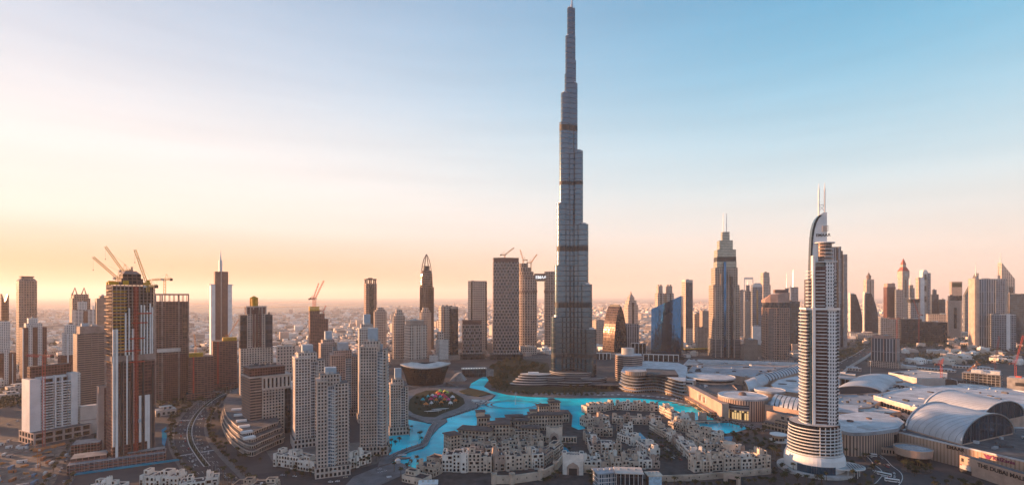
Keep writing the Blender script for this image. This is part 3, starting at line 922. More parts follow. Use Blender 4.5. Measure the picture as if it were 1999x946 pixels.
def crest_dark(mb):
    zs = [AZ(560), AZ(520), AZ(490), AZ(465), AZ(448), AZ(436), AZ(427), AZ(421)]
    xl = [AX(v) - .5 for v in (1574.2, 1575.2, 1576.2, 1577.5, 1580, 1583.5, 1588.5, 1595)]
    for i in range(len(zs) - 1):
        w0, w1 = 1.2 + i * .22, 1.2 + (i + 1) * .22
        mb.face([(xl[i], -4.9, zs[i]), (xl[i] + w0, -4.9, zs[i]), (xl[i + 1] + w1, -4.9, zs[i + 1]), (xl[i + 1], -4.9, zs[i + 1])], 0)
        mb.face([(xl[i], 4.9, zs[i]), (xl[i], -4.9, zs[i]), (xl[i + 1], -4.9, zs[i + 1]), (xl[i + 1], 4.9, zs[i + 1])], 0)
part(hotel, 'crest_glazing', [M['glass']], crest_dark)
for k in range(3):
    part(hotel, 'crest_louvre', [M['beige']], B(AX(1607), -5.2, AZ(452) + k * 2.2, AZ(452) + k * 2.2 + .7, 5.5, 2.2, 0, 0))
for xp, yt in ((1595.5, 358), (1608.5, 357)):
    part(hotel, 'mast', [M['white']], T((AX(xp), 0, AZ(425)), (AX(xp), 0, AZ(yt + 12)), .75, 8), T((AX(xp), 0, AZ(yt + 12)), (AX(xp), 0, AZ(yt)), .5, 8, r2=.12))
xa, xb = AX(1595.5), AX(1608.5)
part(hotel, 'mast_brace', [M['white']], T((xa, 0, AZ(400)), (xb, 0, AZ(413)), .25), T((xb, 0, AZ(400)), (xa, 0, AZ(413)), .25), T((xa, 0, AZ(400)), (xb, 0, AZ(400)), .3))
# drum base
dz = [AZ(878) + i * (AZ(830) - AZ(878)) / 8 for i in range(9)]
part(hotel, 'drum', [M['glass'], M['roof_pale']], P(ell(23.6, n=48, cx=AX(1585)), 0, AZ(822)))
for i, z in enumerate(dz):
    part(hotel, 'drum_balcony', [M['white']], P(ell(24.4 + .25 * (8 - i), n=48, cx=AX(1585)), z, z + .8, 0, 0, bot=True))
part(hotel, 'drum_column', [M['white']], *[B(AX(1585) + 24.2 * math.cos(R(a)), 24.2 * math.sin(R(a)), AZ(880), AZ(824), .7, .7, 0, 0) for a in range(270, 330, 12)])
part(hotel, 'skirt', [M['white'], M['roof_pale']], L([(28.5, 4.0), (29, 10), (28.4, AZ(886)), (27, AZ(880)), (24, AZ(879))], 48, AX(1585), 0), L([(27.5, 0), (27.5, 4.2)], 48, AX(1585), 0))
part(hotel, 'lobby_glazing', [M['glass_blue'], M['white']], *[B(AX(1585) + 28.7 * math.cos(R(a)), 28.7 * math.sin(R(a)), .5, 11, 4.4, .9, 0, 0, R(a + 90)) for a in range(230, 300, 9)])
cx_, cy_ = AX(1638), -12
part(hotel, 'entrance_canopy', [M['white'], M['roof_pale']], P(ell(21, 15, 36, cx_, cy_), 9.0, 10.2, 0, 1, bot=True), *[T((cx_ + 16 * math.cos(R(a)), cy_ + 11 * math.sin(R(a)), 0), (cx_ + 16 * math.cos(R(a)), cy_ + 11 * math.sin(R(a)), 9), .4, 6) for a in range(200, 400, 40)])
part(hotel, 'canopy_rib', [M['roof'], M['roof']], *[B(cx_ + 5 + k * 2.6, cy_, 10.2, 10.7, .5, 20 - k * 2.2, 0, 0) for k in range(6)])
part(hotel, 'terrace', [M['roof_pale']], P(ell(36, 33, 48, AX(1585), -2), 0.3, 3.2, 0, 0))

def text(body, loc, size, xdir, m, name='lettering', parent=None, depth=.15):
    """letters as real extruded mesh"""
    cu = bpy.data.curves.new('lettering_curve', 'FONT')
    cu.body = body; cu.size = size; cu.extrude = depth; cu.align_x = 'CENTER'; cu.align_y = 'CENTER'; cu.resolution_u = 3; cu.offset = size * .018
    tmp = bpy.data.objects.new('lettering_curve', cu)
    me = bpy.data.meshes.new_from_object(tmp)
    bpy.data.objects.remove(tmp); bpy.data.curves.remove(cu)
    me.materials.clear(); me.materials.append(m)
    o = bpy.data.objects.new(name, me); COL.objects.link(o)
    x = Vector(xdir).normalized(); z = Vector((0, 0, 1)); nrm = x.cross(z)
    o.matrix_world = Matrix(((x.x, z.x, nrm.x, loc[0]), (x.y, z.y, nrm.y, loc[1]), (x.z, z.z, nrm.z, loc[2]), (0, 0, 0, 1)))
    if parent is not None:
        o.parent = parent
    return o
text('EMAAR', (AX(1602.5), -4.7, AZ(460)), 4.2, (1, 0, 0), M['dark'], 'lettering', hotel)

# ------------------------------------------------------------------ tall stepped tower with twin masts
s = site('stepped_tower', 'tall stepped stone and glass tower with two thin masts right of the blue glass slab', 'tower', 1384, 1444, 1570, 14, .8)
def tiers_of(s, x0, x1, list_, d_share=1.0):
    """(part, material, left px, right px, top y) bottom to top -> stacked volumes"""
    zb, k = 0.0, s.w / (x1 - x0)
    xc = (x0 + x1) / 2
    for nm, mt, a, b, yt in list_:
        z = s.Z(yt)
        share = (b - a) / (x1 - x0)
        part(s.e, nm, [mt, M['roof']], B(((a + b) / 2 - xc) * k, 0, zb, z, (b - a) * k, s.d * share * d_share))
        zb = z
F['addr_b'] = facade('stone_and_bronze_bays', (0.42, 0.35, 0.29), (0.05, 0.047, 0.05), 7.0, 6.6, .62, .6, .15, .4, stripe=((0.28, 0.22, 0.17), 11.0, .12))
F['addr_t'] = facade('pale_glass_bays', (0.42, 0.38, 0.30), (0.20, 0.22, 0.20), 5.0, 3.0, .7, .7, .12, .6, .4)
tiers_of(s, 1384, 1444, [('base', F['terrace'], 1382, 1446, 660), ('shaft', F['addr_b'], 1384, 1444, 556), ('shaft', F['addr_b'], 1389, 1441, 523), ('crown', F['addr_t'], 1394, 1439, 511),
                         ('louvre_band', F['burj_band'], 1394.5, 1438.5, 502), ('crown', F['addr_t'], 1395, 1438, 488), ('crown', F['addr_t'], 1401, 1432, 470), ('crown', F['addr_t'], 1409, 1426, 453)])
k = s.w / 60
for fx in (-.42, -.2, .08, .3):
    part(s.e, 'pilaster', [M['beige'], M['beige']], B(fx * s.w, -s.d / 2 - .8, 0, s.Z(560 - 25 * (abs(fx) < .25)), 3.0, 2.6, 0, 0))
part(s.e, 'glass_bay', [F['bluecurtain'], M['roof']], B(-.06 * s.w, -s.d / 2 - 1.0, 0, s.Z(512), 7, 3.4))
part(s.e, 'glass_bay', [F['dark'], M['roof']], B(.2 * s.w, -s.d / 2 - 1.0, 0, s.Z(540), 7, 3.4))
for px in (1413, 1420.5):
    part(s.e, 'mast', [M['steel']], T(((px - 1414) * k, 0, s.Z(456)), ((px - 1414) * k, 0, s.Z(416)), 1.5, 6, r2=.8))
part(s.e, 'side_wing', [F['gold'], M['roof']], B(.53 * s.w, 4, 0, s.Z(560), .1 * s.w, s.d * .5))

# ------------------------------------------------------------------ opera: a dhow-shaped glass hall
oD = 1062.0; oX = (831 - 1000) * oD / 1000
opera = thing('opera_house', 'boat shaped dark glass hall under a pale overhanging roof by the lake', 'concert hall', (oX, oD, 0), -math.atan2(oX, oD))
OZ = lambda y: CAM_H + (578 - y) * oD / 1000
def lens(a, b, n=20, tip=.0):
    top = [(-a + 2 * a * i / n, b * math.sin(math.pi * i / n) ** .75) for i in range(n + 1)]
    return [(x, -y) for x, y in top] + [(x, y) for x, y in top[::-1]][1:-1]
hull = facade('hull_glass', (0.032, 0.022, 0.022), (0.016, 0.011, 0.012), 4.2, 2.2, .75, .9, .1, .3)
zr = OZ(714)
part(opera, 'hull', [hull, M['roof']], P(sc(lens(36, 25), 1), 0, zr * .55, poly1=lens(42, 28)), P(lens(42, 28), zr * .55, zr - 1, poly1=lens(48.5, 32)))
def opera_roof(mb):
    n = 24
    rim = lens(52, 34, n)
    zrim = [zr + 3.0 + 5.0 * ((abs(x) / 52) ** 2.2) - 3.0 for x, y in rim]
    low = [(x, y, z - 1.2) for (x, y), z in zip(rim, zrim)]
    up = [(x, y, z + .6) for (x, y), z in zip(rim, zrim)]
    mid = [(x * .55, y * .5, z + 4.0) for (x, y), z in zip(rim, zrim)]
    N = len(rim)
    for i in range(N):
        j = (i + 1) % N
        mb.face([low[i], low[j], up[j], up[i]], 0); mb.face([up[i], up[j], mid[j], mid[i]], 0)
        mb.face([low[j], low[i], (0, 0, zr - 1.0)], 0)
        mb.face([mid[i], mid[j], (0, 0, zr + 6.0)], 0)
part(opera, 'roof', [M['offwhite']], opera_roof, smooth=True)
part(opera, 'roof_slot', [M['glass'], M['glass']], P(sc(lens(22, 5, 14), 1), zr + 4.5, zr + 8.2, poly1=[(x + 6, y * .8) for x, y in lens(20, 4, 14)]))
part(opera, 'plinth', [M['promenade']], P(ell(50, 34, 36), 0, 2.2, 0, 0))
part(opera, 'ramp', [M['paving']], *[B(46 + 3.2 * k, -14 - 2 * k, 0, 7.0 - k * 1.2, 3.4, 22, 0, 0, .25) for k in range(6)])

# ------------------------------------------------------------------ pointed-arch curved glass tower and blue slanted slab
s = site('arched_tower', 'curved glass office tower shaped like a pointed arch right of the tallest tower', 'tower', 1177, 1224, 1620, 46, .9)
def pointed(s, zt):
    def op(mb):
        n = 14; w, d = s.w, s.d
        def prof(t):     # half width of the arch face at height share t
            return (w / 2) * (1 - t ** 2.6) ** .75 if t < 1 else .4
        for i in range(n):
            t0, t1 = i / n, (i + 1) / n
            a0, a1 = prof(t0), max(prof(t1), .5)
            z0, z1 = t0 * zt, t1 * zt
            for (y, f) in ((-d / 2, 0), (d / 2, 1)):
                q = [(-a0, y, z0), (a0, y, z0), (a1, y, z1), (-a1, y, z1)]
                uv = [(-a0, z0), (a0, z0), (a1, z1), (-a1, z1)]
                mb.face(q if f == 0 else q[::-1], 0, uv if f == 0 else uv[::-1])
            mb.face([(-a0, d / 2, z0), (-a0, -d / 2, z0), (-a1, -d / 2, z1), (-a1, d / 2, z1)], 2, [(0, z0), (d, z0), (d, z1), (0, z1)])
            mb.face([(a0, -d / 2, z0), (a0, d / 2, z0), (a1, d / 2, z1), (a1, -d / 2, z1)], 2, [(0, z0), (d, z0), (d, z1), (0, z1)])
    return op
part(s.e, 'shaft', [F['dark'], M['roof'], F['bronze']], pointed(s, s.Z(597)))
part(s.e, 'crest', [M['dark']], B(0, 0, s.Z(599), s.Z(594), 3, s.d * .8, 0, 0))
part(s.e, 'edge_rib', [M['dark']], *[T((sg * s.w / 2 * (1 - (i / 10) ** 2.6) ** .75, -s.d / 2 - .3, s.Z(597) * i / 10), (sg * s.w / 2 * max(.02, (1 - ((i + 1) / 10) ** 2.6)) ** .75, -s.d / 2 - .3, s.Z(597) * (i + 1) / 10), .7) for i in range(10) for sg in (-1, 1)])
part(s.e, 'podium', [F['dark'], M['roof']], B(0, -4, 0, 12, s.w * 1.15, s.d * 1.1))

s = site('slanted_slab', 'blue reflective glass office slab with a sloping roof line', 'tower', 1272, 1334, 1530, -10, .42)
def slanted(mb):
    w, d = s.w, s.d; zl, zr_ = s.Z(603), s.Z(577)
    a, b, c, e = (-w / 2, -d / 2), (w / 2, -d / 2), (w / 2 - 6, d / 2), (-w / 2 + 2, d / 2)
    uv = lambda u0, u1, zA, zB: [(u0, 0), (u1, 0), (u1, zB), (u0, zA)]
    n = 12
    for i in range(n):
        x0, x1 = -w / 2 + w * i / n, -w / 2 + w * (i + 1) / n
        b0, b1 = 1.2 * (1 - (2 * i / n - 1) ** 2), 1.2 * (1 - (2 * (i + 1) / n - 1) ** 2)
        q0, q1 = zl + (zr_ - zl) * i / n, zl + (zr_ - zl) * (i + 1) / n
        mb.face([(x0, -d / 2 - b0 - 7, 0), (x1, -d / 2 - b1 - 7, 0), (x1, -d / 2 - b1, q1), (x0, -d / 2 - b0, q0)], 0, uv(x0, x1, q0, q1))
        mb.face([(x0, -d / 2 - b0, q0), (x1, -d / 2 - b1, q1), (x1, d / 2, q1 - 4), (x0, d / 2, q0 - 4)], 1)
    mb.face([(*b, 0), (*c, 0), (*c, zr_ - 6), (*b, zr_)], 2, uv(0, d, zr_, zr_ - 6))
    mb.face([(*c, 0), (*e, 0), (*e, zl - 6), (*c, zr_ - 6)], 0, uv(0, w, zr_, zl))
    mb.face([(*e, 0), (*a, 0), (*a, zl), (*e, zl - 6)], 2, uv(0, d, zl, zl))
part(s.e, 'curtain_wall', [F['bluecurtain'], M['roof_dark'], F['darkblue']], slanted)
part(s.e, 'edge_fin', [M['glass_blue']], B(s.w / 2 + .6, 0, 0, s.Z(578), 1.0, s.d * 1.05, 0, 0))
part(s.e, 'podium', [F['dark'], M['roof']], B(4, -2, 0, 10, s.w * 1.1, s.d * 1.6))
# ------------------------------------------------------------------ the other towers
def plant(s, ztop, w, d, n=3, cx=0, cy=0, seed=0):
    r = random.Random(seed + int(ztop * 7))
    for k in range(n):
        bw, bd = w * r.uniform(.15, .3), d * r.uniform(.18, .35)
        part(s.e, 'roof_plant', [r.choice((M['roof'], M['roof_pale'], M['blue_roof']))], B(cx + r.uniform(-.3, .3) * w, cy + r.uniform(-.3, .3) * d, ztop, ztop + r.uniform(2, 5), bw, bd, 0, 0))

def parapet(s, z, w, d, m, t=.5, h=1.4, cx=0, cy=0):
    part(s.e, 'parapet', [m], B(cx, cy - d / 2 + t / 2, z, z + h, w, t, 0, 0), B(cx, cy + d / 2 - t / 2, z, z + h, w, t, 0, 0),
         B(cx - w / 2 + t / 2, cy, z, z + h, t, d - 2 * t, 0, 0), B(cx + w / 2 - t / 2, cy, z, z + h, t, d - 2 * t, 0, 0))

def tower(name, label, x0, x1, D, rel, ratio, tiers, strips=(), podium=None, plants=2, para=None, poly=None, group=None, spire=None):
    """tiers: (part, facade, left px, right px, top y); strips: (material, u0, u1 share of width, y bottom or None, y top, proud)"""
    s = site(name, label, 'tower', x0, x1, D, rel, ratio, group=group)
    tiers_of(s, x0, x1, tiers)
    k = s.w / (x1 - x0); xc = (x0 + x1) / 2
    nm, mt, a, b, yt = tiers[-1]
    w, d, cx, z = (b - a) * k, s.d * (b - a) / (x1 - x0), ((a + b) / 2 - xc) * k, s.Z(yt)
    if para is not None:
        parapet(s, z, w, d, para, cx=cx)
    if plants:
        plant(s, z, w, d, plants, cx, 0, len(label))
    for mt, u0, u1, yb, yt, pr in strips:
        part(s.e, 'facade_strip', [mt, M['roof']], B((u0 + u1) / 2 * s.w, -s.d / 2 - pr / 2 + .5, 0 if yb is None else s.Z(yb), s.Z(yt), (u1 - u0) * s.w, pr + 1))
    if podium:
        mt, kx, h = podium
        part(s.e, 'podium', [mt, M['roof']], B(0, -s.d * .1, 0, h, s.w * kx, s.d * kx))
    if spire:
        px, yb, yt, r = spire
        part(s.e, 'spire', [M['steel']], T(((px - xc) * k, 0, s.Z(yb)), ((px - xc) * k, 0, s.Z(yt)), r, 6, r2=r * .25))
    s.k, s.xc = k, xc
    return s

W, BG = M['white'], M['beige']
# --- far left
s = tower('office_tower', 'orange lit tower with a split horned top at the left edge', 0, 18, 1450, 12, .9, [('shaft', F['bronze'], 0, 18, 588)], plants=0)
for sg in (-1, 1):
    part(s.e, 'horn', [F['bronze'], M['roof']], P([(sg * s.w * .5, -s.d / 2), (sg * s.w * .08, -s.d / 2), (sg * s.w * .08, s.d / 2), (sg * s.w * .5, s.d / 2)], s.Z(588), s.Z(573), poly1=[(sg * s.w * .5, -s.d / 2), (sg * s.w * .4, -s.d / 2), (sg * s.w * .4, s.d / 2), (sg * s.w * .5, s.d / 2)]))
s = site('chamfered_tower', 'tall plain brown tower with chamfered corners and a flared flat cap', 'tower', 32, 73, 1380, 16, .9, poly=chamfer(1, .9, .18))
part(s.e, 'shaft', [F['browngrid'], M['roof']], P(s.poly, 0, s.Z(548)))
part(s.e, 'shoulder', [F['browngrid'], M['roof']], P(s.poly, s.Z(548), s.Z(543), poly1=sc(s.poly, .7)))
part(s.e, 'cap', [M['brown']], P(sc(s.poly, .62), s.Z(543), s.Z(541), 0, 0), P(sc(s.poly, .74), s.Z(541), s.Z(539), 0, 0, bot=True))
tower('residential_tower', 'white and maroon residential tower cut by the left edge of the picture', -12, 32, 1080, 8, .8,
      [('shaft', F['maroon'], -12, 32, 688), ('shaft', F['whitegrid'], -10, 20, 628)], [(F['whitegrid'], -.1, .12, None, 680, 2), (M['white'], .3, .34, None, 690, 1.5)], para=W)
s = tower('residential_tower', 'maroon residential tower with white gridded bays and a stepped white top', 38, 92, 1120, 10, .8,
          [('shaft', F['maroon'], 38, 92, 638), ('crown', F['whitegrid'], 47, 82, 630), ('crown', F['whitegrid'], 53, 74, 622)],
          [(F['whitegrid'], -.26, -.1, None, 634, 2), (F['whitegrid'], .12, .3, None, 634, 2), (M['white'], -.5, -.46, None, 640, 1)], para=W)
s = tower('office_tower', 'dark brown tower crowned by two triangular lattice frames', 136, 177, 1520, 12, .8, [('shaft', F['browngrid'], 136, 177, 582), ('crown', F['browngrid'], 140, 173, 574)], plants=0)
for a in (145, 166):
    for q in (-6, 6):
        part(s.e, 'crown_frame', [M['brown']], T(((a - q - s.xc) * s.k, 0, s.Z(576)), ((a - s.xc) * s.k, 0, s.Z(561)), .9), T(((a - q - s.xc) * s.k, 8, s.Z(576)), ((a - s.xc) * s.k, 0, s.Z(561)), .7))
for a in (137, 176):
    part(s.e, 'pinnacle', [M['brown']], T(((a - s.xc) * s.k, 0, s.Z(584)), ((a - s.xc) * s.k, 0, s.Z(571)), 1.2, 5, r2=.1))
tower('residential_tower', 'white balconied residential tower in front of the lattice crowned tower', 141, 187, 1330, 12, .8,
      [('shaft', F['whitebal'], 141, 187, 604), ('crown', F['whitegrid'], 151, 170, 590)], [(F['maroon'], -.1, .1, None, 606, 2), (W, .36, .4, None, 596, 2)], para=W)
tower('residential_tower', 'plain brown ribbon windowed tower rising behind the tallest construction frame', 186, 210, 1480, 10, .9, [('shaft', F['brownstrip'], 186, 210, 582), ('crown', F['brownstrip'], 194, 210, 577)])
tower('residential_tower', 'narrow white stepped residential tower left of the wide brown ribbon block', 113, 150, 1090, 14, .8,
      [('shaft', F['maroon'], 113, 150, 692), ('shaft', F['whitegrid'], 122, 150, 648), ('crown', F['whitegrid'], 127, 148, 634)], [(W, -.1, -.02, None, 650, 2)], para=W)
tower('ribbon_block', 'wide brown block striped with horizontal balcony ribbons left of the tallest construction frame', 143, 207, 868, 12, .7,
      [('shaft', F['brownstrip'], 143, 207, 650), ('crown', M['concrete_warm'], 150, 204, 636)], [(M['concrete_warm'], -.5, -.46, None, 650, .8), (M['concrete_warm'], -.02, .0, None, 650, .8), (M['concrete_warm'], .44, .5, None, 646, .8)])
# --- unseen towers added beyond the left edge so their shadows cover the yard
for x0, x1, D, yt, fa, lab in ((-300, -230, 700, 560, F['browngrid'], 'brown gridded tower beyond the left edge of the picture, nearest the yard'), (-340, -275, 800, 540, F['maroon'], 'maroon tower beyond the left edge of the picture, second from the yard'), (-330, -262, 920, 548, F['whitegrid'], 'white gridded tower beyond the left edge of the picture'), (-390, -310, 620, 575, F['brownstrip'], 'ribbon windowed tower beyond the left edge of the picture')):
    tower('residential_tower', lab, x0, x1, D, 10, .8, [('shaft', fa, x0, x1, yt)], para=W)
# --- spired white-winged tower
s = tower('spired_tower', 'tall tower with white side wings and a needle spire left of centre', 409, 454, 1500, 8, .7,
          [('shaft', F['maroon'], 418, 446, 530)], plants=0)
kx = s.k
part(s.e, 'wing', [W], B((413.5 - s.xc) * kx, 0, 0, s.Z(556), 9 * kx, s.d * .8, 0, 0)); part(s.e, 'wing', [W], B((449.5 - s.xc) * kx, 0, 0, s.Z(556), 8.6 * kx, s.d * .8, 0, 0))
part(s.e, 'wing_cap', [M['steel']], B((412 - s.xc) * kx, 0, s.Z(556), s.Z(554.5), 14 * kx, s.d * .4, 0, 0), B((451 - s.xc) * kx, 0, s.Z(556), s.Z(554.5), 14 * kx, s.d * .4, 0, 0))
part(s.e, 'centre_rib', [M['offwhite']], B((431 - s.xc) * kx, -s.d * .32, 0, s.Z(529), 1.2, 1.4, 0, 0))
part(s.e, 'spire', [M['steel']], B((431 - s.xc) * kx, 0, s.Z(530), s.Z(508), 8, 8, 0, 0), T(((431 - s.xc) * kx, 0, s.Z(508)), ((431 - s.xc) * kx, 0, s.Z(487)), 2.8, 8, r2=.2))
# --- red construction blocks with yellow formwork
for (a, b, yt, D, lab, fa, fb) in ((366, 417, 694, 930, 'dusky red concrete block under construction with yellow formwork on its left corner', 368, 396),
                                   (414, 464, 664, 1030, 'taller dusky red concrete block under construction with a yellow formwork rim', 434, 463)):
    s = tower('construction_block', lab, a, b, D, 4, .8, [('concrete_frame', F['redcon'], a, b, yt)], plants=1, podium=(F['redcon'], 1.15, 12))
    z = s.Z(yt)
    part(s.e, 'formwork', [M['yellow']], *[B(((fa + fb) / 2 - s.xc) * s.k, -s.d * .25, z + q * 2.4, z + q * 2.4 + 1.7, (fb - fa) * s.k, s.d * .5, 0, 0) for q in range(3)])
    part(s.e, 'hoist', [M['red']], B(-.3 * s.w, -s.d / 2 - 1.2, 0, z, 2.2, 2.0, 0, 0))
# --- core under construction with cranes
s = tower('construction_core', 'dark red tower core under construction with a yellow cap behind the beige towers', 603, 641, 1290, 6, .8,
          [('concrete_frame', F['redcon'], 603, 641, 622), ('concrete_frame', F['redcon'], 603, 634, 612), ('core', F['redcon'], 603, 624, 606)], plants=0)
part(s.e, 'formwork', [M['yellow']], *[B((613 - s.xc) * s.k, 0, s.Z(606) + q * 3.6, s.Z(606) + q * 3.6 + 2.8, 21 * s.k, s.d * .56, 0, 0) for q in range(3)])
# --- centre back row
s = tower('residential_tower', 'slim brown tower with an open square crown alone on the horizon', 711, 736, 1700, 14, .8, [('shaft', F['browngrid'], 711, 736, 553)], [(F['dark'], -.2, .2, None, 556, 1.5)], plants=0)
for a in (-.4, 0, .4):
    part(s.e, 'crown_post', [M['brown']], B(a * s.w, -s.d * .4, s.Z(553), s.Z(546), 4, 4, 0, 0), B(a * s.w, s.d * .4, s.Z(553), s.Z(546), 4, 4, 0, 0))
part(s.e, 'crown_slab', [M['brown']], B(0, 0, s.Z(546), s.Z(544), s.w, s.d, 0, 0), B(0, 0, s.Z(544), s.Z(542), s.w * .4, 3, 0, 0))
def rounded(name, label, x0, x1, D, fac, yt, ycap, rel=0, ribs=8):
    s = site(name, label, 'tower', x0, x1, D, rel, 1, poly=ell(.5, .45, 20))
    part(s.e, 'shaft', [fac, M['roof']], P(s.poly, 0, s.Z(yt)))
    part(s.e, 'crown', [fac, M['roof']], P(sc(s.poly, .8), s.Z(yt), s.Z((yt + ycap) / 2)), P(sc(s.poly, .55), s.Z((yt + ycap) / 2), s.Z(ycap)))
    for q in range(ribs):
        a = R(180 + 180 * (q + .5) / ribs)
        part(s.e, 'rib', [M['beige']], B(s.w * .5 * math.cos(a), s.w * .45 * math.sin(a), 0, s.Z(yt) + 2, 1.6, 1.6, 0, 0, a))
    part(s.e, 'podium', [F['beige'], M['roof']], B(0, 0, 0, 15, s.w * 1.2, s.w * 1.1))
    return s
rounded('residential_tower', 'small rounded cream tower right beside the slim square crowned tower', 730, 755, 1480, F['cream'], 608, 600)
rounded('residential_tower', 'rounded cream tower glowing orange on its left edge behind the opera', 767, 791, 1400, F['cream'], 617, 604)
s = tower('residential_tower', 'broad pale pink ribbed tower directly behind the opera roof', 789, 834, 1340, 26, .7, [('shaft', F['cream'], 789, 834, 634), ('crown', F['beige'], 792, 828, 625)],
          [(M['offwhite'], q / 10 - .02, q / 10 + .02, None, 634, 1.2) for q in range(-4, 5, 2)], podium=(F['beige'], 1.1, 22), para=M['offwhite'])
rounded('residential_tower', 'rounded stone tower with a stepped top right in front of the bullet shaped spire', 820, 842, 1560, F['cream'], 610, 600)
# bullet-shaped tower with open lattice tip
s = site('bullet_tower', 'dark bullet shaped tower ending in an open pointed lattice crown', 'tower', 819, 847, 1680, 20, 1, poly=ell(.5, .5, 16))
prof = [(1.0, 690), (1.0, 640), (.97, 600), (.90, 560), (.82, 535), (.72, 528)]
for (k0, y0), (k1, y1) in zip(prof, prof[1:]):
    part(s.e, 'shaft', [F['bronze'], M['roof']], P(sc(s.poly, k0), max(0, s.Z(y0)) if y0 < 690 else 0, s.Z(y1), poly1=sc(s.poly, k1)))
for q in range(8):
    a = 2 * math.pi * q / 8
    pts = [(.72, 528), (.62, 518), (.40, 506), (.02, 496)]
    part(s.e, 'crown_rib', [M['brown']], *[T((s.w * .5 * k0 * math.cos(a), s.w * .5 * k0 * math.sin(a), s.Z(y0)), (s.w * .5 * k1 * math.cos(a), s.w * .5 * k1 * math.sin(a), s.Z(y1)), 1.1) for (k0, y0), (k1, y1) in zip(pts, pts[1:])])
part(s.e, 'crown_core', [F['dark'], M['roof']], P(sc(s.poly, .45), s.Z(528), s.Z(519)))
for q in range(10):
    a = math.pi + math.pi * (q + .5) / 10
    part(s.e, 'balcony_stack', [M['brown']], B(s.w * .5 * math.cos(a), s.w * .5 * math.sin(a), 0, s.Z(560), 2.2, 1.4, 0, 0, a))
tower('office_tower', 'slab tower half beige stone and half dark glass in the middle distance', 855, 895, 1500, 22, .7, [('shaft', F['cream'], 855, 879, 597)], [(M['brown'], -.42, -.36, None, 598, 1)], podium=(F['beige'], 1.3, 14))
tower('office_tower', 'dark glass slab standing against the beige stone slab in the middle distance', 876, 895, 1495, 22, 1.2, [('shaft', F['dark'], 876, 895, 602), ('crown', M['beige'], 876, 895, 598)], plants=1)
tower('office_tower', 'short white gridded tower just right of the pale pink ribbed tower', 851, 876, 1360, 24, .9, [('shaft', F['whitegrid'], 851, 876, 662), ('crown', F['cream'], 852, 866, 648)], podium=(F['beige'], 1.2, 18))
tower('office_tower', 'tall plain pinkish slab with dark side edges left of the lattice panel tower', 914, 951, 1640, 18, .6, [('shaft', F['cream'], 914, 951, 549)], [(F['dark'], -.5, -.42, None, 550, .7), (F['dark'], .42, .5, None, 551, .7)], plants=1, para=M['beige'])
for (a, b, yt, D, lab, cap) in ((902, 941, 632, 1520, 'shorter tower wrapped in dark lattice panels with a domed cap', 625), (962, 1014, 512, 1520, 'tall tower wrapped in dark staggered lattice panels left of the tallest tower', 505)):
    s = site('lattice_tower', lab, 'tower', a, b, D, 5, 1, poly=[(-.5, -.22), (-.25, -.30), (0, -.33), (.25, -.30), (.5, -.22), (.5, .3), (-.5, .3)])
    part(s.e, 'shaft', [F['diag'], M['roof']], P(s.poly, 0, s.Z(yt)))
    part(s.e, 'crown', [F['maroon'], M['roof']], P(sc(s.poly, .97), s.Z(yt), s.Z(cap)))
    part(s.e, 'cap', [M['brown']], P(sc(s.poly, .99), s.Z(cap), s.Z(cap) + 2, 0, 0))
    part(s.e, 'podium', [F['dark'], M['roof']], B(0, -4, 0, 16, s.w * 1.25, s.w * .8)); 
    part(s.e, 'colonnade', [M['offwhite']], *[B(-s.w * .48 + q * s.w * .096, -s.w * .36, 0, 20, 1.2, 1.2, 0, 0) for q in range(11)])
# twin bridge-linked towers
F['sky'] = facade('twin_tower_ribs', (0.40, 0.32, 0.28), (0.03, 0.026, 0.026), 9.0, 9.6, .6, .7, .2, .3)
s1 = site('linked_tower', 'left of two oval towers joined by a sky bridge, stepping down towards the bridge', 'tower', 1012, 1049, 1850, 0, 1, poly=ell(.5, .4, 20))
part(s1.e, 'shaft', [F['sky'], M['roof']], P(s1.poly, 0, s1.Z(545)))
part(s1.e, 'mechanical_band', [M['brown']], P(sc(s1.poly, 1.03), s1.Z(571), s1.Z(566), 0, 0))
for k_, (a, b, yt) in enumerate(((1013, 1047, 538), (1013, 1042, 530), (1013, 1037, 522), (1014, 1031, 514))):
    zb = s1.Z((545, 538, 530, 522)[k_])
    cx = ((a + b) / 2 - 1030.5) * 1.85; r = (b - a) / 2 * 1.85
    part(s1.e, 'stepped_storey', [F['sky'], M['brown']], P(ell(r, r * .8, 20, cx), zb, s1.Z(yt)), *[P(ell(r + 1.4, r * .8 + 1.4, 20, cx), zb + q * 5, zb + q * 5 + 1, 1, 1) for q in range(3)])
s2 = site('linked_tower', 'right of two oval towers joined by a sky bridge, half hidden by the tallest tower', 'tower', 1063, 1093, 1850, 0, 1, poly=ell(.5, .5, 20))
part(s2.e, 'shaft', [F['sky'], M['roof']], P(s2.poly, 0, s2.Z(530)))
part(s2.e, 'mechanical_band', [M['brown']], P(sc(s2.poly, 1.04), s2.Z(571), s2.Z(566), 0, 0))
br = thing('sky_bridge', 'dark sky bridge with white lettering joining the two oval towers', 'bridge', (s1.X, 1850, 0), 0)
zb, zt = CAM_H + (578 - 551) * 1.85, CAM_H + (578 - 534) * 1.85
part(br, 'deck', [M['dark'], M['roof']], B(56, 0, zb + 6, zt - 6, 96, 26, 0, 1))
part(br, 'parapet', [M['brown']], B(56, -13.5, zb + 4, zt, 66, 1.2, 0, 0))
part(br, 'underside_lamp', [lamp_mat('warm_lamp', (1, .75, .45), .25)], *[B(20 + 10 * q, -13.2, zb + 2.5, zb + 5, 5, 1, 0, 0) for q in range(8)])
text('EMAAR', (52, -14.6, zb + 18), 15, (1, 0, 0), lamp_mat('sign_white', (1, 1, 1), .3), 'lettering', br)
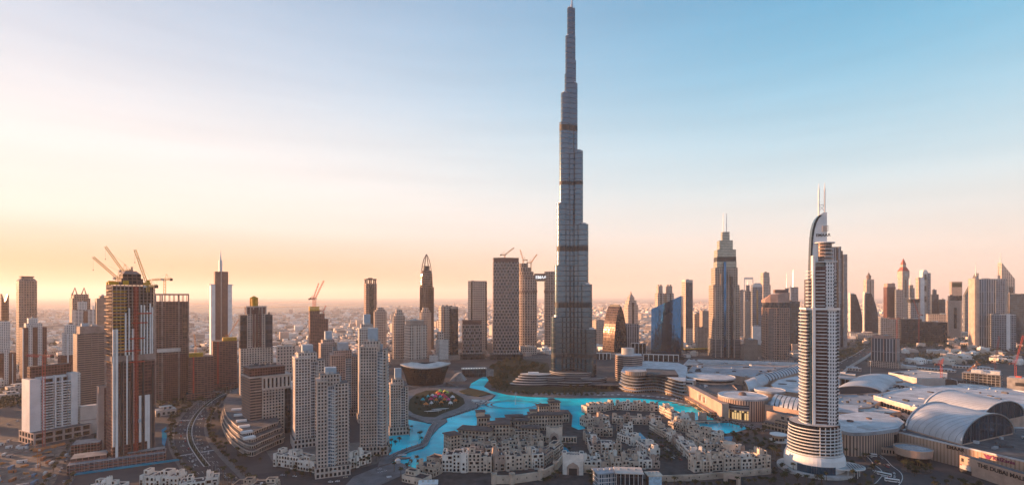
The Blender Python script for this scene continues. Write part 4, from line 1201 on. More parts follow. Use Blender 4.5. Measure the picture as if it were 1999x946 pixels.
# right of the tallest tower
s = tower('pinnacle_tower', 'cream tower with a pyramidal stepped pinnacle behind the pointed arch tower', 1218, 1246, 2150, 30, .8, [('shaft', F['cream'], 1218, 1246, 594), ('crown', F['cream'], 1221, 1243, 586), ('crown', F['cream'], 1225, 1239, 580)], [(F['dark'], -.1, .1, 640, 590, 1)], plants=0)
part(s.e, 'pyramid', [M['beige']], P(rect(12 * s.k, 12 * s.k), s.Z(580), s.Z(574), 0, 0, poly1=rect(4 * s.k, 4 * s.k)), P(rect(4 * s.k, 4 * s.k), s.Z(574), s.Z(568), 0, 0, poly1=rect(1, 1)))
for (a, b, lab) in ((1279, 1297, 'left twin of a pair of stone towers with notched arched tops behind the blue slab'), (1297, 1316, 'right twin of a pair of stone towers with notched arched tops behind the blue slab')):
    s = tower('twin_tower', lab, a, b, 1900, 28, .9, [('shaft', F['cream'], a, b, 572), ('crown', M['beige'], a + 3, b - 3, 558)], [(F['dark'], -.06, .06, None, 573, 1)], plants=0)
    for sg in (-1, 1):
        part(s.e, 'pinnacle', [M['beige']], B(sg * s.w * .2, 0, s.Z(558), s.Z(555), s.w * .16, s.d * .3, 0, 0))
tower('office_tower', 'smooth pale slab tower whose dark right side ends in a white V', 1331, 1353, 1950, 30, 1, [('shaft', F['cream'], 1331, 1353, 549), ('crown', M['offwhite'], 1331, 1353, 546)], [(F['darkblue'], -.45, .45, 640, 552, .6)], plants=1)
tower('mid_rise', 'pale mid-rise block with a rounded corner between the V footed slab and the stepped tower', 1352, 1368, 2050, 20, 1, [('shaft', F['cream'], 1352, 1368, 612)])
tower('mid_rise', 'orange lit mid-rise block just left of the stepped twin mast tower', 1366, 1384, 2000, 26, 1, [('shaft', F['beige'], 1366, 1384, 606)])
tower('mid_rise', 'low block with square arches left of the foot of the stepped tower', 1358, 1384, 1720, 20, .6, [('shaft', F['beige_big'], 1358, 1384, 639)], para=BG)
tower('mid_rise', 'grey pilastered office block between the pointed arch tower and the blue slab', 1196, 1250, 1800, 22, .4, [('shaft', F['greyfin'], 1196, 1248, 632)], plants=3)
tower('mid_rise', 'pale box left of the pointed arch tower beside the tallest tower', 1157, 1180, 1900, 30, .8, [('shaft', F['cream'], 1157, 1180, 624)])
# cluster right of the stepped tower
tower('office_tower', 'square topped beige tower behind the brown curved crown tower', 1484, 1505, 2300, 26, .9, [('shaft', F['cream'], 1484, 1505, 556), ('shaft', F['cream'], 1485, 1503, 540), ('crown', M['beige'], 1485, 1502, 532)])
s = site('arch_frame', 'thin tall rectangular frame standing on the far horizon', 'monument', 1453, 1471, 3400, 0, .2)
part(s.e, 'post', [M['steel']], B(-s.w * .46, 0, 0, s.Z(541), s.w * .08, s.d, 0, 0)); part(s.e, 'post', [M['steel']], B(s.w * .46, 0, 0, s.Z(541), s.w * .08, s.d, 0, 0)); part(s.e, 'beam', [M['steel']], B(0, 0, s.Z(545), s.Z(541), s.w * .84, s.d, 0, 0))
s = tower('office_tower', 'grey round topped tower with a glowing vertical slot left of the brown curved crown tower', 1466, 1489, 2100, 12, .9, [('shaft', F['grey'], 1466, 1489, 560)], [(F['gold'], -.1, .06, None, 566, 1)], plants=0)
part(s.e, 'crown', [M['steel']], *[B(0, 0, s.Z(560) + q * 4, s.Z(560) + q * 4 + 4, s.w * (1 - .04 * q * q), s.d, 0, 0) for q in range(4)])
s = tower('office_tower', 'pointed grey glass tower beside the stepped twin mast tower', 1452, 1468, 2150, 12, .9, [('shaft', F['grey'], 1452, 1468, 568), ('crown', F['grey'], 1456, 1464, 556)], plants=0, spire=(1460, 556, 548, 1.5))
tower('office_tower', 'narrow orange banded tower right behind the stepped twin mast tower', 1454, 1464, 1900, 24, 1, [('shaft', F['beige'], 1454, 1464, 587)])
tower('office_tower', 'wide grey tower at the back of the cluster left of the brown tower', 1443, 1456, 2400, 10, .9, [('shaft', F['grey'], 1443, 1456, 566)])
s = site('curved_crown_tower', 'brown gridded hotel tower topped by a sweeping sloped crown', 'tower', 1487, 1542, 1400, 14, .75, poly=[(-.5, -.3), (-.3, -.38), (0, -.42), (.3, -.38), (.5, -.3), (.5, .36), (-.5, .36)])
part(s.e, 'shaft', [F['browngrid'], M['roof']], P(s.poly, 0, s.Z(600)))
part(s.e, 'balcony_bay', [F['brownstrip'], M['roof']], B(-.25 * s.w, -.355 * s.w, 0, s.Z(602), .26 * s.w, .08 * s.w))
part(s.e, 'attic', [F['dark'], M['roof']], P(sc(s.poly, .96), s.Z(600), s.Z(590)))
def crown_slope(mb):
    n = len(s.poly); z = [s.Z(585) if x < -.3 * s.w else s.Z(574) if x < .1 * s.w else s.Z(571) for x, y in s.poly]
    for i in range(n):
        j = (i + 1) % n
        mb.face([(*s.poly[i], s.Z(590)), (*s.poly[j], s.Z(590)), (*s.poly[j], z[j]), (*s.poly[i], z[i])], 0)
    mb.face([(*p, z_) for p, z_ in zip(s.poly, z)], 0)
part(s.e, 'crown', [M['pink']], crown_slope)
part(s.e, 'crown_screen', [M['brown']], B(.22 * s.w, .05 * s.w, s.Z(572), s.Z(565), .52 * s.w, .3 * s.w, 0, 0))
part(s.e, 'podium', [F['beige_big'], M['roof']], B(0, 0, 0, 14, s.w * 1.3, s.w * .9))
tower('mid_rise', 'stone mid-rise block with many small roof boxes between the stepped tower and the brown tower', 1446, 1488, 1500, 16, .8, [('shaft', F['beige'], 1446, 1488, 672), ('crown', F['beige'], 1452, 1480, 662)], plants=4)
tower('mid_rise', 'white box office behind the mid-rise left of the brown tower', 1469, 1486, 1900, 8, .8, [('shaft', M['white'], 1469, 1486, 636)])
tower('office_tower', 'dark blue slab seen between the brown tower and the white hotel tower', 1538, 1562, 1750, 0, 1, [('shaft', F['darkblue'], 1538, 1562, 588)])
tower('office_tower', 'white edged tower with a leaning spike left of the white hotel tower', 1540, 1559, 2600, 12, .9, [('shaft', F['grey'], 1540, 1559, 560)], [(W, -.5, -.4, None, 556, 1)], plants=0, spire=(1549, 560, 526, 4))
tower('office_tower', 'small grey tower with a needle mast beside the brown curved crown', 1532, 1541, 2700, 12, .9, [('shaft', F['grey'], 1532, 1541, 562)], plants=0, spire=(1536, 562, 533, 1.2))
# dark twin-slab tower behind the hotel
s = tower('slab_tower', 'tall dark grey slab tower with two offset blades behind the white hotel tower', 1612, 1655, 1880, 22, .55, [('shaft', F['dark'], 1612, 1640, 482)], [(F['greyfin'], -.42, -.12, None, 484, 1), (F['greyfin'], -.02, .14, None, 482, 2)], plants=0)
part(s.e, 'blade', [M['concrete']], B(.38 * s.w, 0, 0, s.Z(497), .22 * s.w, s.d, 0, 0)); part(s.e, 'core', [F['darkblue'], M['roof']], B(.2 * s.w, 2, 0, s.Z(490), .16 * s.w, s.d * .8))
# sail-shaped twins
for a, b, lab, yt in ((1657, 1684, 'left of two dark curved sail shaped glass towers right of the slab tower', 574), (1685, 1716, 'right of two dark curved sail shaped glass towers, in front of the lantern topped tower', 572)):
    s = site('sail_office', lab, 'tower', a, b, 2450, 18, .6)
    def sail(mb, s=s, yt=yt):
        w, d, H = s.w, s.d, s.Z(yt); n = 12
        f = lambda t: w / 2 - w * .62 * max(0, t - .25) ** 2.0 * 1.6
        for i in range(n):
            t0, t1 = i / n, (i + 1) / n; a0, a1 = f(t0), f(t1); z0, z1 = t0 * H, t1 * H
            for y, fl in ((-d / 2, 0), (d / 2, 1)):
                q = [(-w / 2, y, z0), (a0, y, z0), (a1, y, z1), (-w / 2, y, z1)]; uv = [(p[0], p[2]) for p in q]
                mb.face(q[::-1] if fl else q, 0, uv[::-1] if fl else uv)
            mb.face([(a0, -d / 2, z0), (a0, d / 2, z0), (a1, d / 2, z1), (a1, -d / 2, z1)], 0, [(0, z0), (d, z0), (d, z1), (0, z1)])
            mb.face([(-w / 2, d / 2, z0), (-w / 2, -d / 2, z0), (-w / 2, -d / 2, z1), (-w / 2, d / 2, z1)], 1, [(0, z0), (d, z0), (d, z1), (0, z1)])
        mb.face([(-w / 2, -d / 2, H), (f(1), -d / 2, H), (f(1), d / 2, H), (-w / 2, d / 2, H)], 1)
    part(s.e, 'curtain_wall', [F['darkblue'], M['beige']], sail)
    part(s.e, 'prow', [M['offwhite']], B(-s.w * .5 - .8, 0, 0, s.Z(yt - 3), 1.6, s.d * .9, 0, 0), B(-s.w * .3, 0, s.Z(yt), s.Z(yt) + 5, s.w * .35, s.d * .4, 0, 0))
s = tower('lantern_tower', 'slender golden tower with a dark lantern top and needle', 1686, 1707, 2800, 26, .9, [('shaft', F['cream'], 1686, 1707, 545)], [(M['brown'], -.08, .06, None, 548, 1)], plants=0, spire=(1696, 535, 526, 1.4))
part(s.e, 'lantern', [M['brown']], L([(9, s.Z(545)), (11, s.Z(541)), (11, s.Z(538)), (5, s.Z(536)), (4, s.Z(533)), (.1, s.Z(532))], 16))
tower('office_tower', 'square rust red tower left of the clock tower', 1725, 1749, 2300, 26, .9, [('shaft', F['maroon'], 1725, 1749, 560), ('crown', M['pink'], 1726, 1748, 553)], plants=1)
tower('office_tower', 'slim grey blue tower against the foot of the clock tower', 1747, 1764, 2250, 14, .9, [('shaft', F['grey'], 1747, 1764, 565)], plants=1)
s = tower('clock_tower', 'tall golden clock tower with a red spired roof', 1752, 1776, 2500, 36, 1, [('shaft', F['cream'], 1753, 1774, 543), ('clock_stage', M['beige'], 1752, 1776, 529)], [(M['brown'], -.08, .08, 580, 546, 1)], plants=0)
k = s.k
part(s.e, 'clock_face', [M['offwhite'], M['dark']], *[(lambda mb, q=q: mb.plate((0, -s.d / 2 - .02, s.Z(536)), (1, 0, 0), [(7 * math.cos(2 * math.pi * i / 20), 7 * math.sin(2 * math.pi * i / 20)) for i in range(20)], 1.0, 0)) for q in (0,)])
part(s.e, 'clock_hands', [M['dark']], T((0, -s.d / 2 - 1.3, s.Z(536)), (0, -s.d / 2 - 1.3, s.Z(536) + 5.5), .5), T((0, -s.d / 2 - 1.3, s.Z(536)), (3.5, -s.d / 2 - 1.3, s.Z(536) + 1), .5))
M['red_roof'] = mat('red_roof', (0.42, 0.10, 0.08), .7, .1, .3)
part(s.e, 'roof', [M['red_roof'], M['beige']], P(rect(24 * k, 24 * k), s.Z(529), s.Z(521), 0, 1, poly1=rect(12 * k, 12 * k)), P(rect(11 * k, 11 * k), s.Z(521), s.Z(516), 1, 1), P(rect(12 * k, 12 * k), s.Z(516), s.Z(504), 0, 0, poly1=rect(.6, .6)))
s = tower('office_tower', 'grey tower with a shark fin tip right behind the clock tower', 1773, 1786, 2600, 22, .9, [('shaft', F['grey'], 1773, 1786, 562), ('shaft', F['beige'], 1774, 1783, 556)], plants=0, spire=(1777, 556, 538, 4))
s = tower('construction_core', 'unfinished grey tower with a dark top deck below the clock tower', 1771, 1796, 2050, 20, .9, [('shaft', F['grey'], 1773, 1794, 590), ('deck', M['dark'], 1771, 1796, 583)], plants=2)
s = tower('windowed_tower', 'white curved tower pierced by a column of dark square openings', 1788, 1817, 2500, 30, .8, [('shaft', F['cream'], 1788, 1817, 541)], [(W, -.5, -.1, None, 541, 1.5), (F['grey'], .2, .5, None, 533, 2)], plants=0)
part(s.e, 'opening', [M['glass']], *[B(-.02 * s.w, -s.d / 2 - 1.6, s.Z(yb), s.Z(yb - 11), .2 * s.w, 1.2, 0, 0) for yb in (546, 568, 589)])
part(s.e, 'crown', [W], P([(-.12 * s.w, -s.d / 2), (.5 * s.w, -s.d / 2), (.5 * s.w, s.d / 2), (-.12 * s.w, s.d / 2)], s.Z(541), s.Z(527), 0, 0, poly1=[(-.1 * s.w, -s.d / 2), (.12 * s.w, -s.d / 2), (.12 * s.w, s.d / 2), (-.1 * s.w, s.d / 2)]))
tower('office_tower', 'dark stepped tower right of the pierced white tower', 1816, 1833, 2400, 18, .9, [('shaft', F['darkblue'], 1816, 1833, 574), ('crown', F['darkblue'], 1820, 1829, 565)])
tower('office_tower', 'low dark blue twin block right of the dark stepped tower', 1832, 1846, 2350, 12, .9, [('shaft', F['darkblue'], 1832, 1846, 584)])
tower('office_tower', 'beige block with an olive top panel behind the square arched block', 1854, 1879, 2500, 14, .8, [('shaft', F['beige'], 1854, 1879, 550), ], [(M['lawn'], -.44, .44, 560, 552, 1)], plants=0, para=BG)
s = tower('gate_block', 'stone office block with a tall dark keyhole opening, right of centre on the skyline', 1848, 1879, 2200, 16, .7, [('shaft', F['beige'], 1848, 1876, 586), ('attic', F['dark'], 1851, 1879, 577)], [(M['glass'], -.12, .08, 640, 600, .8)])
# the wide office pair with slanted spires
for a, b, yl, yr, sp, D, lab in ((1880, 1911, 577, 533, (1908.5, 535, 512), 2500, 'grey tower with a slanted roof and needle behind the wide golden edged office block'), (1948, 1982, 512, 545, (1950, 513, 492), 2450, 'taller tower with a slanted roof and needle on the right skyline')):
    s = site('slanted_tower', lab, 'tower', a, b, D, 24, .7)
    def slant(mb, s=s, yl=yl, yr=yr):
        w, d = s.w, s.d; zl, zr = s.Z(yl), s.Z(yr); p = rect(w, d)
        z = [zl, zr, zr, zl]
        for i in range(4):
            j = (i + 1) % 4
            mb.face([(*p[i], 0), (*p[j], 0), (*p[j], z[j]), (*p[i], z[i])], 0, [(-20, 0), (20, 0), (20, z[j]), (-20, z[i])])
        mb.face([(*q, zz) for q, zz in zip(p, z)], 1)
    part(s.e, 'shaft', [F['grey'] if a < 1900 else F['cream'], M['roof']], slant)
    k = s.w / (b - a); xx = (sp[0] - (a + b) / 2) * k
    part(s.e, 'spire', [W], T((xx, 0, s.Z(sp[1]) - 10), (xx, 0, s.Z(sp[2])), 3.2, 6, r2=.3))
    part(s.e, 'opening', [M['glass']], B(.2 * s.w, -s.d / 2 - .3, s.Z(572), s.Z(560), s.w * .3, .8, 0, 0))
s = tower('wide_office', 'wide glass office block with a broad golden lit stone edge on its left', 1892, 1966, 1800, 24, .5, [('shaft', F['greyfin'], 1892, 1966, 545)], [(M['beige'], .28, .5, 680, 548, .6), (F['grey'], .14, .44, None, 548, 1.0)], podium=(M['white'], 1.15, 8), para=M['offwhite'])
part(s.e, 'stone_edge', [M['beige']], B(-s.w / 2 - 1.0, 0, 0, s.Z(543), 2.0, s.d, 0, 0), B(-s.w * .44, -s.d / 2 - .6, 0, s.Z(544), s.w * .1, 1.2, 0, 0))
tower('office_tower', 'dark blue tower cut by the right edge of the picture', 1966, 2020, 1900, 6, .6, [('shaft', F['darkblue'], 1966, 2020, 574)], [(M['beige'], -.48, -.45, None, 570, 1)], para=M['dark'])
tower('office_block', 'low grey louvred block with a white corner in front of the wide office', 1933, 1984, 1750, 10, .6, [('shaft', F['grey'], 1933, 1984, 614)], [(W, .1, .26, None, 612, 1.2)], para=W)
for a, b, yt, D, mt, lab in ((1715, 1760, 621, 2050, F['grey'], 'low grey government block left of the unfinished tower'), (1756, 1800, 622, 2000, F['dark'], 'dark low block at the foot of the unfinished tower'), (1793, 1850, 628, 2050, F['dark'], 'wide dark low block below the pierced white tower'),
                            (1808, 1852, 613, 2300, F['cream'], 'pale low terraced block right of the pierced white tower'), (1655, 1720, 650, 2250, F['whitebal'], 'white low podium in front of the two sail shaped towers')):
    tower('office_block', lab, a, b, D, 12, .6, [('shaft', mt, a, b, yt)], plants=3, para=M['concrete'])
# the stone hotel block right of the white tower
s = tower('hotel_block', 'square stone hotel block with tall dark window strips beside the flyover', 1701, 1758, 1340, -14, .6, [('shaft', F['greyfin'], 1701, 1757, 660), ('attic', M['pink'], 1703, 1740, 655)], [(M['pink'], -.5, -.46, None, 658, .8), (M['pink'], -.02, .02, None, 659, .8), (M['pink'], .46, .5, None, 659, .8)], podium=(F['beige_big'], 1.2, 16), para=M['pink'])
# mid-rises along the lake back street and behind the boulevard
for a, b, yt, D, mt, lab in ((758, 792, 690, 1420, F['cream'], 'long low cream block with columns behind the left end of the opera'), (874, 906, 668, 1700, F['pink'] if 'pink' in F else F['beige'], 'low pink block between the short gridded tower and the short lattice tower'),
                            (940, 964, 670, 1700, F['beige'], 'low pink block between the two lattice panel towers'), (838, 856, 694, 1330, F['whitegrid'], 'small white block right of the pale pink tower foot'),
                            (540, 575, 676, 1180, F['cream'], 'low beige retail block right of the lantern topped tower'), (1014, 1048, 676, 1640, F['cream'], 'low stone pavilion block at the foot of the oval towers'),
                            (1545, 1562, 672, 1700, F['beige'], 'orange lit low block just left of the white hotel tower')):
    tower('mid_rise', lab, a, b, D, 10, .6, [('shaft', mt, a, b, yt)], plants=2, para=M['offwhite'])
# arched white boxes by the highway
for a, b, D, lab in ((1163, 1192, 1500, 'row of white square arches beside the highway below the pointed arch tower'), (1256, 1325, 1470, 'long row of white square arches in front of the blue slab'), (1232, 1262, 1640, 'tall dark block framed by white arches left of the blue slab')):
    s = site('arcade_block', lab, 'building', a, b, D, 4, .3)
    h = 18 if b != 1262 else 34
    part(s.e, 'hall', [F['dark'], M['roof']], B(0, 0, 0, h - 1, s.w, s.d)); n = max(4, int((b - a) / 9))
    for q in range(n + 1):
        part(s.e, 'arch_post', [W], B(-s.w / 2 + q * s.w / n, -s.d / 2 - 1, 0, h, 2, 2, 0, 0))
    part(s.e, 'cornice', [W], B(0, -s.d / 2 - 1, h, h + 2, s.w + 2, 2.4, 0, 0))
# metro station by the highway
mst = thing('metro_viaduct', 'low golden roofed station and viaduct beside the highway left of the stepped tower', 'station', (*g(1362, 687), 0), .2)
part(mst, 'hall', [F['dark'], M['roof']], B(0, 0, 6, 11, 100, 14)); part(mst, 'roof', [M['yellow']], B(0, 0, 11, 13, 104, 17, 0, 0))
for q in range(6): part(mst, 'pier', [M['concrete']], B(-45 + q * 18, 0, 0, 6, 2, 4, 0, 0))
mall_wall = thing('billboard_hall', 'low hall with a red and white billboard on its roof behind the beige towers', 'building', (*g(556, 706), 0), .4)
part(mall_wall, 'wall', [F['cream'], M['roof']], B(0, 0, 0, 14, 44, 26))
part(mall_wall, 'billboard', [mat('billboard_red', (0.65, 0.03, 0.06), .6, .05, .2)], B(-9, -13.4, 14, 20, 24, .6, 0, 0)); part(mall_wall, 'billboard', [W], B(13, -13.4, 14, 20, 18, .6, 0, 0))
# ------------------------------------------------------------------ near towers with really recessed windows
M['win'] = facade('window_pane', (0.03, 0.03, 0.035), (0.014, 0.016, 0.022), 3.5, 3.2, .98, .98, .15, .0, .9, spec=.4)
M['winblue'] = facade('window_pane_blue', (0.05, 0.08, 0.10), (0.025, 0.085, 0.14), 3.4, 2.2, .96, .96, .1, .4, .6, spec=.6)
M['stone_warm'] = mat('warm_stone', (0.54, 0.45, 0.385), .8, .05, .28)
M['stone_pale'] = mat('pale_stone', (0.60, 0.52, 0.46), .8, .05, .25)
M['stone_rose'] = mat('rose_stone', (0.46, 0.345, 0.30), .8, .05, .28)

def residence(label, x0, x1, yt, D, rel, stone, left, mid, right, plant_y, ratio=.8, balc=True):
    """left / mid / right: share boundaries of stone field, glazed bay and flank"""
    s = site('residential_tower', label, 'tower', x0, x1, D, rel, ratio, group='stone residential towers by the lake')
    w, d, H = s.w, s.d, s.Z(yt)
    a, b = -w / 2 + left * w, -w / 2 + mid * w
    part(s.e, 'stone_shaft', [stone, M['roof'], M['win']], G([(-w / 2, -d / 2), (a, -d / 2), (a, d * .42), (-w / 2, d * .42)], 0, H - 7, fh=3.5, bw=3.2, wx=.56, wy=.60))
    part(s.e, 'stone_shaft', [stone, M['roof'], M['win']], G([(b, -d / 2 + 1.2), (w / 2, -d / 2 + 1.2), (w / 2, d / 2), (b, d / 2)], 0, H - 10, fh=3.5, bw=3.0, wx=.6, wy=.62))
    part(s.e, 'glazed_bay', [M['white'], M['roof'], M['winblue'] if right else M['win']], G([(a, -d / 2 - .8), (b, -d / 2 - .8), (b, d * .38), (a, d * .38)], 0, H - 12, fh=3.5, bw=2.2, wx=.86, wy=.84, rec=.15, edge=.2))
    part(s.e, 'crown', [stone, M['roof'], M['win']], G(rect(w * .62, d * .7, -w * .08, -d * .04), H - 12, H, fh=3.6, bw=3.2, wx=.5, wy=.6))
    part(s.e, 'cornice', [stone], B((a - w / 2) / 2 - .0, -d * .04, H - 7, H - 5.6, a + w / 2 + .8, d * .92 + .8, 0, 0))
    zp = s.Z(plant_y)
    part(s.e, 'roof_plant', [M['blue_roof']], B(-w * .05, 0, H, zp, w * .36, d * .42, 0, 0), B(w * .2, d * .2, H - 12, H - 5, w * .2, d * .3, 0, 0))
    for k in range(3):
        part(s.e, 'roof_unit', [M['roof_pale']], B(-w * .3 + k * w * .14, -d * .3, H - 5.6 if k < 1 else H, (H - 5.6 if k < 1 else H) + 2.2, 3, 3, 0, 0))
    if balc:
        mb = MB()
        r = max(2.6, (b - a) * .3)
        mb.prism([(b - .4 + r * 1.1 * math.cos(R(t)), -d / 2 - .4 + 2.4 * math.sin(R(t))) for t in range(180, 361, 20)] + [(b + r, -d / 2 + 2), (b - r, -d / 2 + 2)], 0, 1.1, 0, 0, True, True)
        me = mb.mesh('balcony', [M['offwhite']])
        mb = MB(); mb.box(w / 2 + .7, 0, 0, 1.1, 1.6, d * .45, 0, 0, 0, True)
        me2 = mb.mesh('balcony', [M['offwhite']])
        for k in range(int((H - 20) / 3.5)):
            for q in (me, me2):
                o = bpy.data.objects.new('balcony', q); COL.objects.link(o); o.parent = s.e; o.location = (0, 0, 6 + 3.5 * k)
    part(s.e, 'podium', [stone, M['roof'], M['win']], G(rect(w * 1.12, d * 1.14), 0, 11, fh=4.6, bw=4.0, wx=.6, wy=.62))
    return s

residence('stone residential tower with a dark curved glass corner, leftmost of the lakeside towers', 571, 635, 686, 640, 8, M['stone_pale'], .52, .76, 0, 672)
residence('nearest stone tower with a blue white-mullioned glass bay and curved balconies', 617, 681, 727, 535, 4, M['stone_warm'], .34, .55, 1, 716)
residence('tallest of the lakeside stone towers, with a blue glass flank of balconies on its right', 703, 758, 664, 605, -6, M['stone_warm'], .66, .86, 1, 640)
residence('short stone tower standing closest to the turquoise lake left of the pond', 760, 798, 738, 690, 6, M['stone_warm'], .58, .82, 0, 718, balc=False)
residence('rosy stone tower behind the nearest tower, half hidden between two others', 643, 703, 682, 800, 6, M['stone_rose'], .5, .7, 1, 668, balc=False)
residence('stone tower with a grey blue plant block just left of the rosy tower', 622, 664, 662, 900, 10, M['stone_rose'], .6, .8, 0, 646, balc=False)
residence('pale stone tower top rising behind the tallest lakeside tower', 699, 738, 632, 760, 6, M['stone_pale'], .6, .8, 0, 613, balc=False)

# lantern-topped tower and the broad block in front of it
s = site('lantern_topped_tower', 'tall brown and stone tower with stepped dark glass shoulders and a small gilded lantern', 'tower', 466, 534, 850, 6, .7)
k = s.w / 68
X = lambda px: (px - 500) * k
part(s.e, 'lower_shaft', [M['stone_warm'], M['roof'], M['win']], G(rect(s.w, s.d), 0, s.Z(677), fh=3.7, bw=4.0, wx=.55, wy=.6))
part(s.e, 'shoulder', [F['dark'], M['roof']], B(X(473), 0, s.Z(677), s.Z(614), 14 * k, s.d * .84)); part(s.e, 'shoulder', [F['darkblue'], M['roof']], B(X(525.5), 0, s.Z(677), s.Z(614), 15 * k, s.d * .84))
part(s.e, 'upper_shaft', [M['stone_warm'], M['roof'], M['win']], G([(X(480), -s.d / 2 + .5), (X(517), -s.d / 2 + .5), (X(517), s.d * .46), (X(480), s.d * .46)], s.Z(677), s.Z(612), fh=3.7, bw=3.4, wx=.6, wy=.6))
part(s.e, 'glass_strip', [F['maroon'], M['roof']], *[B(X(p), -s.d / 2, s.Z(675), s.Z(603), 4.2 * k, 1.6) for p in (493, 500, 507)])
part(s.e, 'crown', [F['maroon'], M['roof']], B(X(499), 0, s.Z(612), s.Z(599), 42 * k, s.d * .8))
part(s.e, 'crown_pier', [M['stone_warm']], *[B(X(p), -s.d * .4, s.Z(612), s.Z(596.5), 2.2 * k, 1.6, 0, 0) for p in (479, 487, 493, 505, 511, 519)])
part(s.e, 'crown_cornice', [M['stone_warm']], B(X(499), 0, s.Z(599), s.Z(597), 43 * k, s.d * .82, 0, 0))
part(s.e, 'lantern', [M['yellow']], *[B(X(496) + 5.6 * math.cos(R(a)), 5.6 * math.sin(R(a)), s.Z(597), s.Z(582), 1.0, 1.0, 0, 0) for a in range(0, 360, 36)], L([(6.4, s.Z(582)), (6.4, s.Z(581)), (.1, s.Z(577))], 12, X(496), 0), L([(3.6, s.Z(597)), (3.6, s.Z(582))], 10, X(496), 0))
plant(s, s.Z(614), 12 * k, s.d * .6, 2, X(525), 0, 3)

s = site('cornice_block', 'broad stone block with a dark side, deep cornice and glazed penthouse above the curved podium', 'building', 472, 570, 690, 16, .75)
w, d = s.w, s.d; k = w / 98; X = lambda px: (px - 521) * k
part(s.e, 'stone_front', [M['stone_warm'], M['roof'], M['win']], G([(X(500), -d / 2 - .8), (X(552), -d / 2 - .8), (X(552), d * .4), (X(500), d * .4)], 0, s.Z(754), fh=3.8, bw=3.6, wx=.62, wy=.62))
part(s.e, 'tall_window_band', [M['stone_pale'], M['roof'], M['win']], G([(X(499), -d / 2 - .6), (X(568), -d / 2 - .6), (X(568), d * .4), (X(499), d * .4)], s.Z(754), s.Z(731), fh=16, bw=5.0, wx=.45, wy=.8))
part(s.e, 'balcony_flank', [F['brownstrip'], M['roof']], B(X(486), 0, 0, s.Z(733), 26 * k, d))
part(s.e, 'dark_flank', [F['dark'], M['roof']], B(X(560.5), 0, 0, s.Z(755), 16.8 * k, d * .9))
part(s.e, 'cornice', [M['stone_warm']], B(0, 0, s.Z(731), s.Z(729), w * 1.04, d * 1.08, 0, 0)); part(s.e, 'cornice', [M['stone_warm']], B(X(526), 0, s.Z(756.5), s.Z(755), 88 * k, d * 1.04, 0, 0))
part(s.e, 'penthouse', [F['maroon'], M['roof_dark']], B(X(516), 2, s.Z(729), s.Z(714), 82 * k, d * .8)); part(s.e, 'roof_rim', [M['brown']], B(X(516), 2, s.Z(714), s.Z(713), 84 * k, d * .84, 0, 0))
for q in range(5):
    part(s.e, 'roof_plant', [M['roof']], B(X(488 + q * 13), 4 + (q % 2) * 5, s.Z(713), s.Z(713) + 2.6, 5, 5, 0, 0))
pz = [0, 7, 12.5, 18, 23.5]
pod = thing('curved_podium', 'long curved terraced podium with pale parapets wrapping the boulevard corner', 'building', (0, 0, 0), 0)
edge = gp([(470, 772), (455, 782), (438, 797), (431, 818), (434, 840), (448, 864), (470, 884), (492, 893), (512, 884), (542, 870), (556, 858), (520, 820), (500, 780)])
cen = (sum(p[0] for p in edge) / len(edge), sum(p[1] for p in edge) / len(edge))
def shr(k): return spline([((x - cen[0]) * k + cen[0], (y - cen[1]) * k + cen[1]) for x, y in edge] + [((edge[0][0] - cen[0]) * k + cen[0], (edge[0][1] - cen[1]) * k + cen[1])], 4)[:-1]
for q in range(4):
    kk = (1.0, .97, .93, .86)[q]
    part(pod, 'storey', [M['stone_pale'], M['roof'], M['win']], lambda mb: mb.gridprism(shr(kk - .03), pz[q], pz[q + 1] - .6, fh=5, bw=3.4, wx=.7, wy=.62, edge=.1))
    part(pod, 'parapet', [M['stone_pale'], M['roof']], P(shr(kk), pz[q + 1] - .6, pz[q + 1] + .7, 0, 1, bot=True))
for q in range(6):
    c = g(462 + q * 5, 800 + q * 11, 24)
    part(pod, 'skylight', [M['white'], M['white']], B(c[0], c[1], 24, 26.4, 12, 6, 0, 0, .3 + q * .12))

# ------------------------------------------------------------------ the tallest construction frame
s = site('construction_tower', 'tallest unfinished tower with bare concrete floors above and white cladding strips below', 'tower', 207, 304, 575, 14, .62)
w, d = s.w, s.d; zt = s.Z(556); zc = s.Z(700)
F['raw'] = facade('raw_interior', (0.17, 0.10, 0.08), (0.02, 0.012, 0.012), 3.6, 4.2, .8, .7, .9, 0, .9)
part(s.e, 'core', [F['raw'], M['concrete_warm']], B(0, 0, 0, zt - 1, w * .93, d * .9))
nf = int(zt / 3.6)
part(s.e, 'floor_slabs', [M['concrete_warm']], *[B(0, 0, k * 3.6, k * 3.6 + .55, w, d, 0, 0, 0, True) for k in range(int(zc / 3.6), nf + 1)])
part(s.e, 'columns', [M['concrete_warm']], *[B(-w / 2 + .8 + q * (w - 1.6) / 11, -d / 2 + .5, zc, zt, .8, .8, 0, 0) for q in range(12)], *[B(-w / 2 + .5, -d / 2 + 2 + q * (d - 3) / 5, zc, zt, .8, .8, 0, 0) for q in range(1, 6)])
part(s.e, 'lower_glazing', [F['maroon'], M['concrete_warm']], B(0, 0, 0, zc - 1, w * .98, d * .98))
r_ = random.Random(4)
for fx in (-.47, -.40, -.33, -.25, -.17, -.11, -.03, .13, .19, .27, .33, .39, .46):
    z1 = s.Z(r_.choice((690, 640, 770, 790, 700, 740))); white = r_.random() < .4
    part(s.e, 'cladding_strip', [M['white'] if white else M['brown']], B(fx * w, -d / 2 - .5, 0 if r_.random() < .6 else s.Z(860), z1, r_.choice((1.3, 1.7, 2.3)), .9, 0, 0))
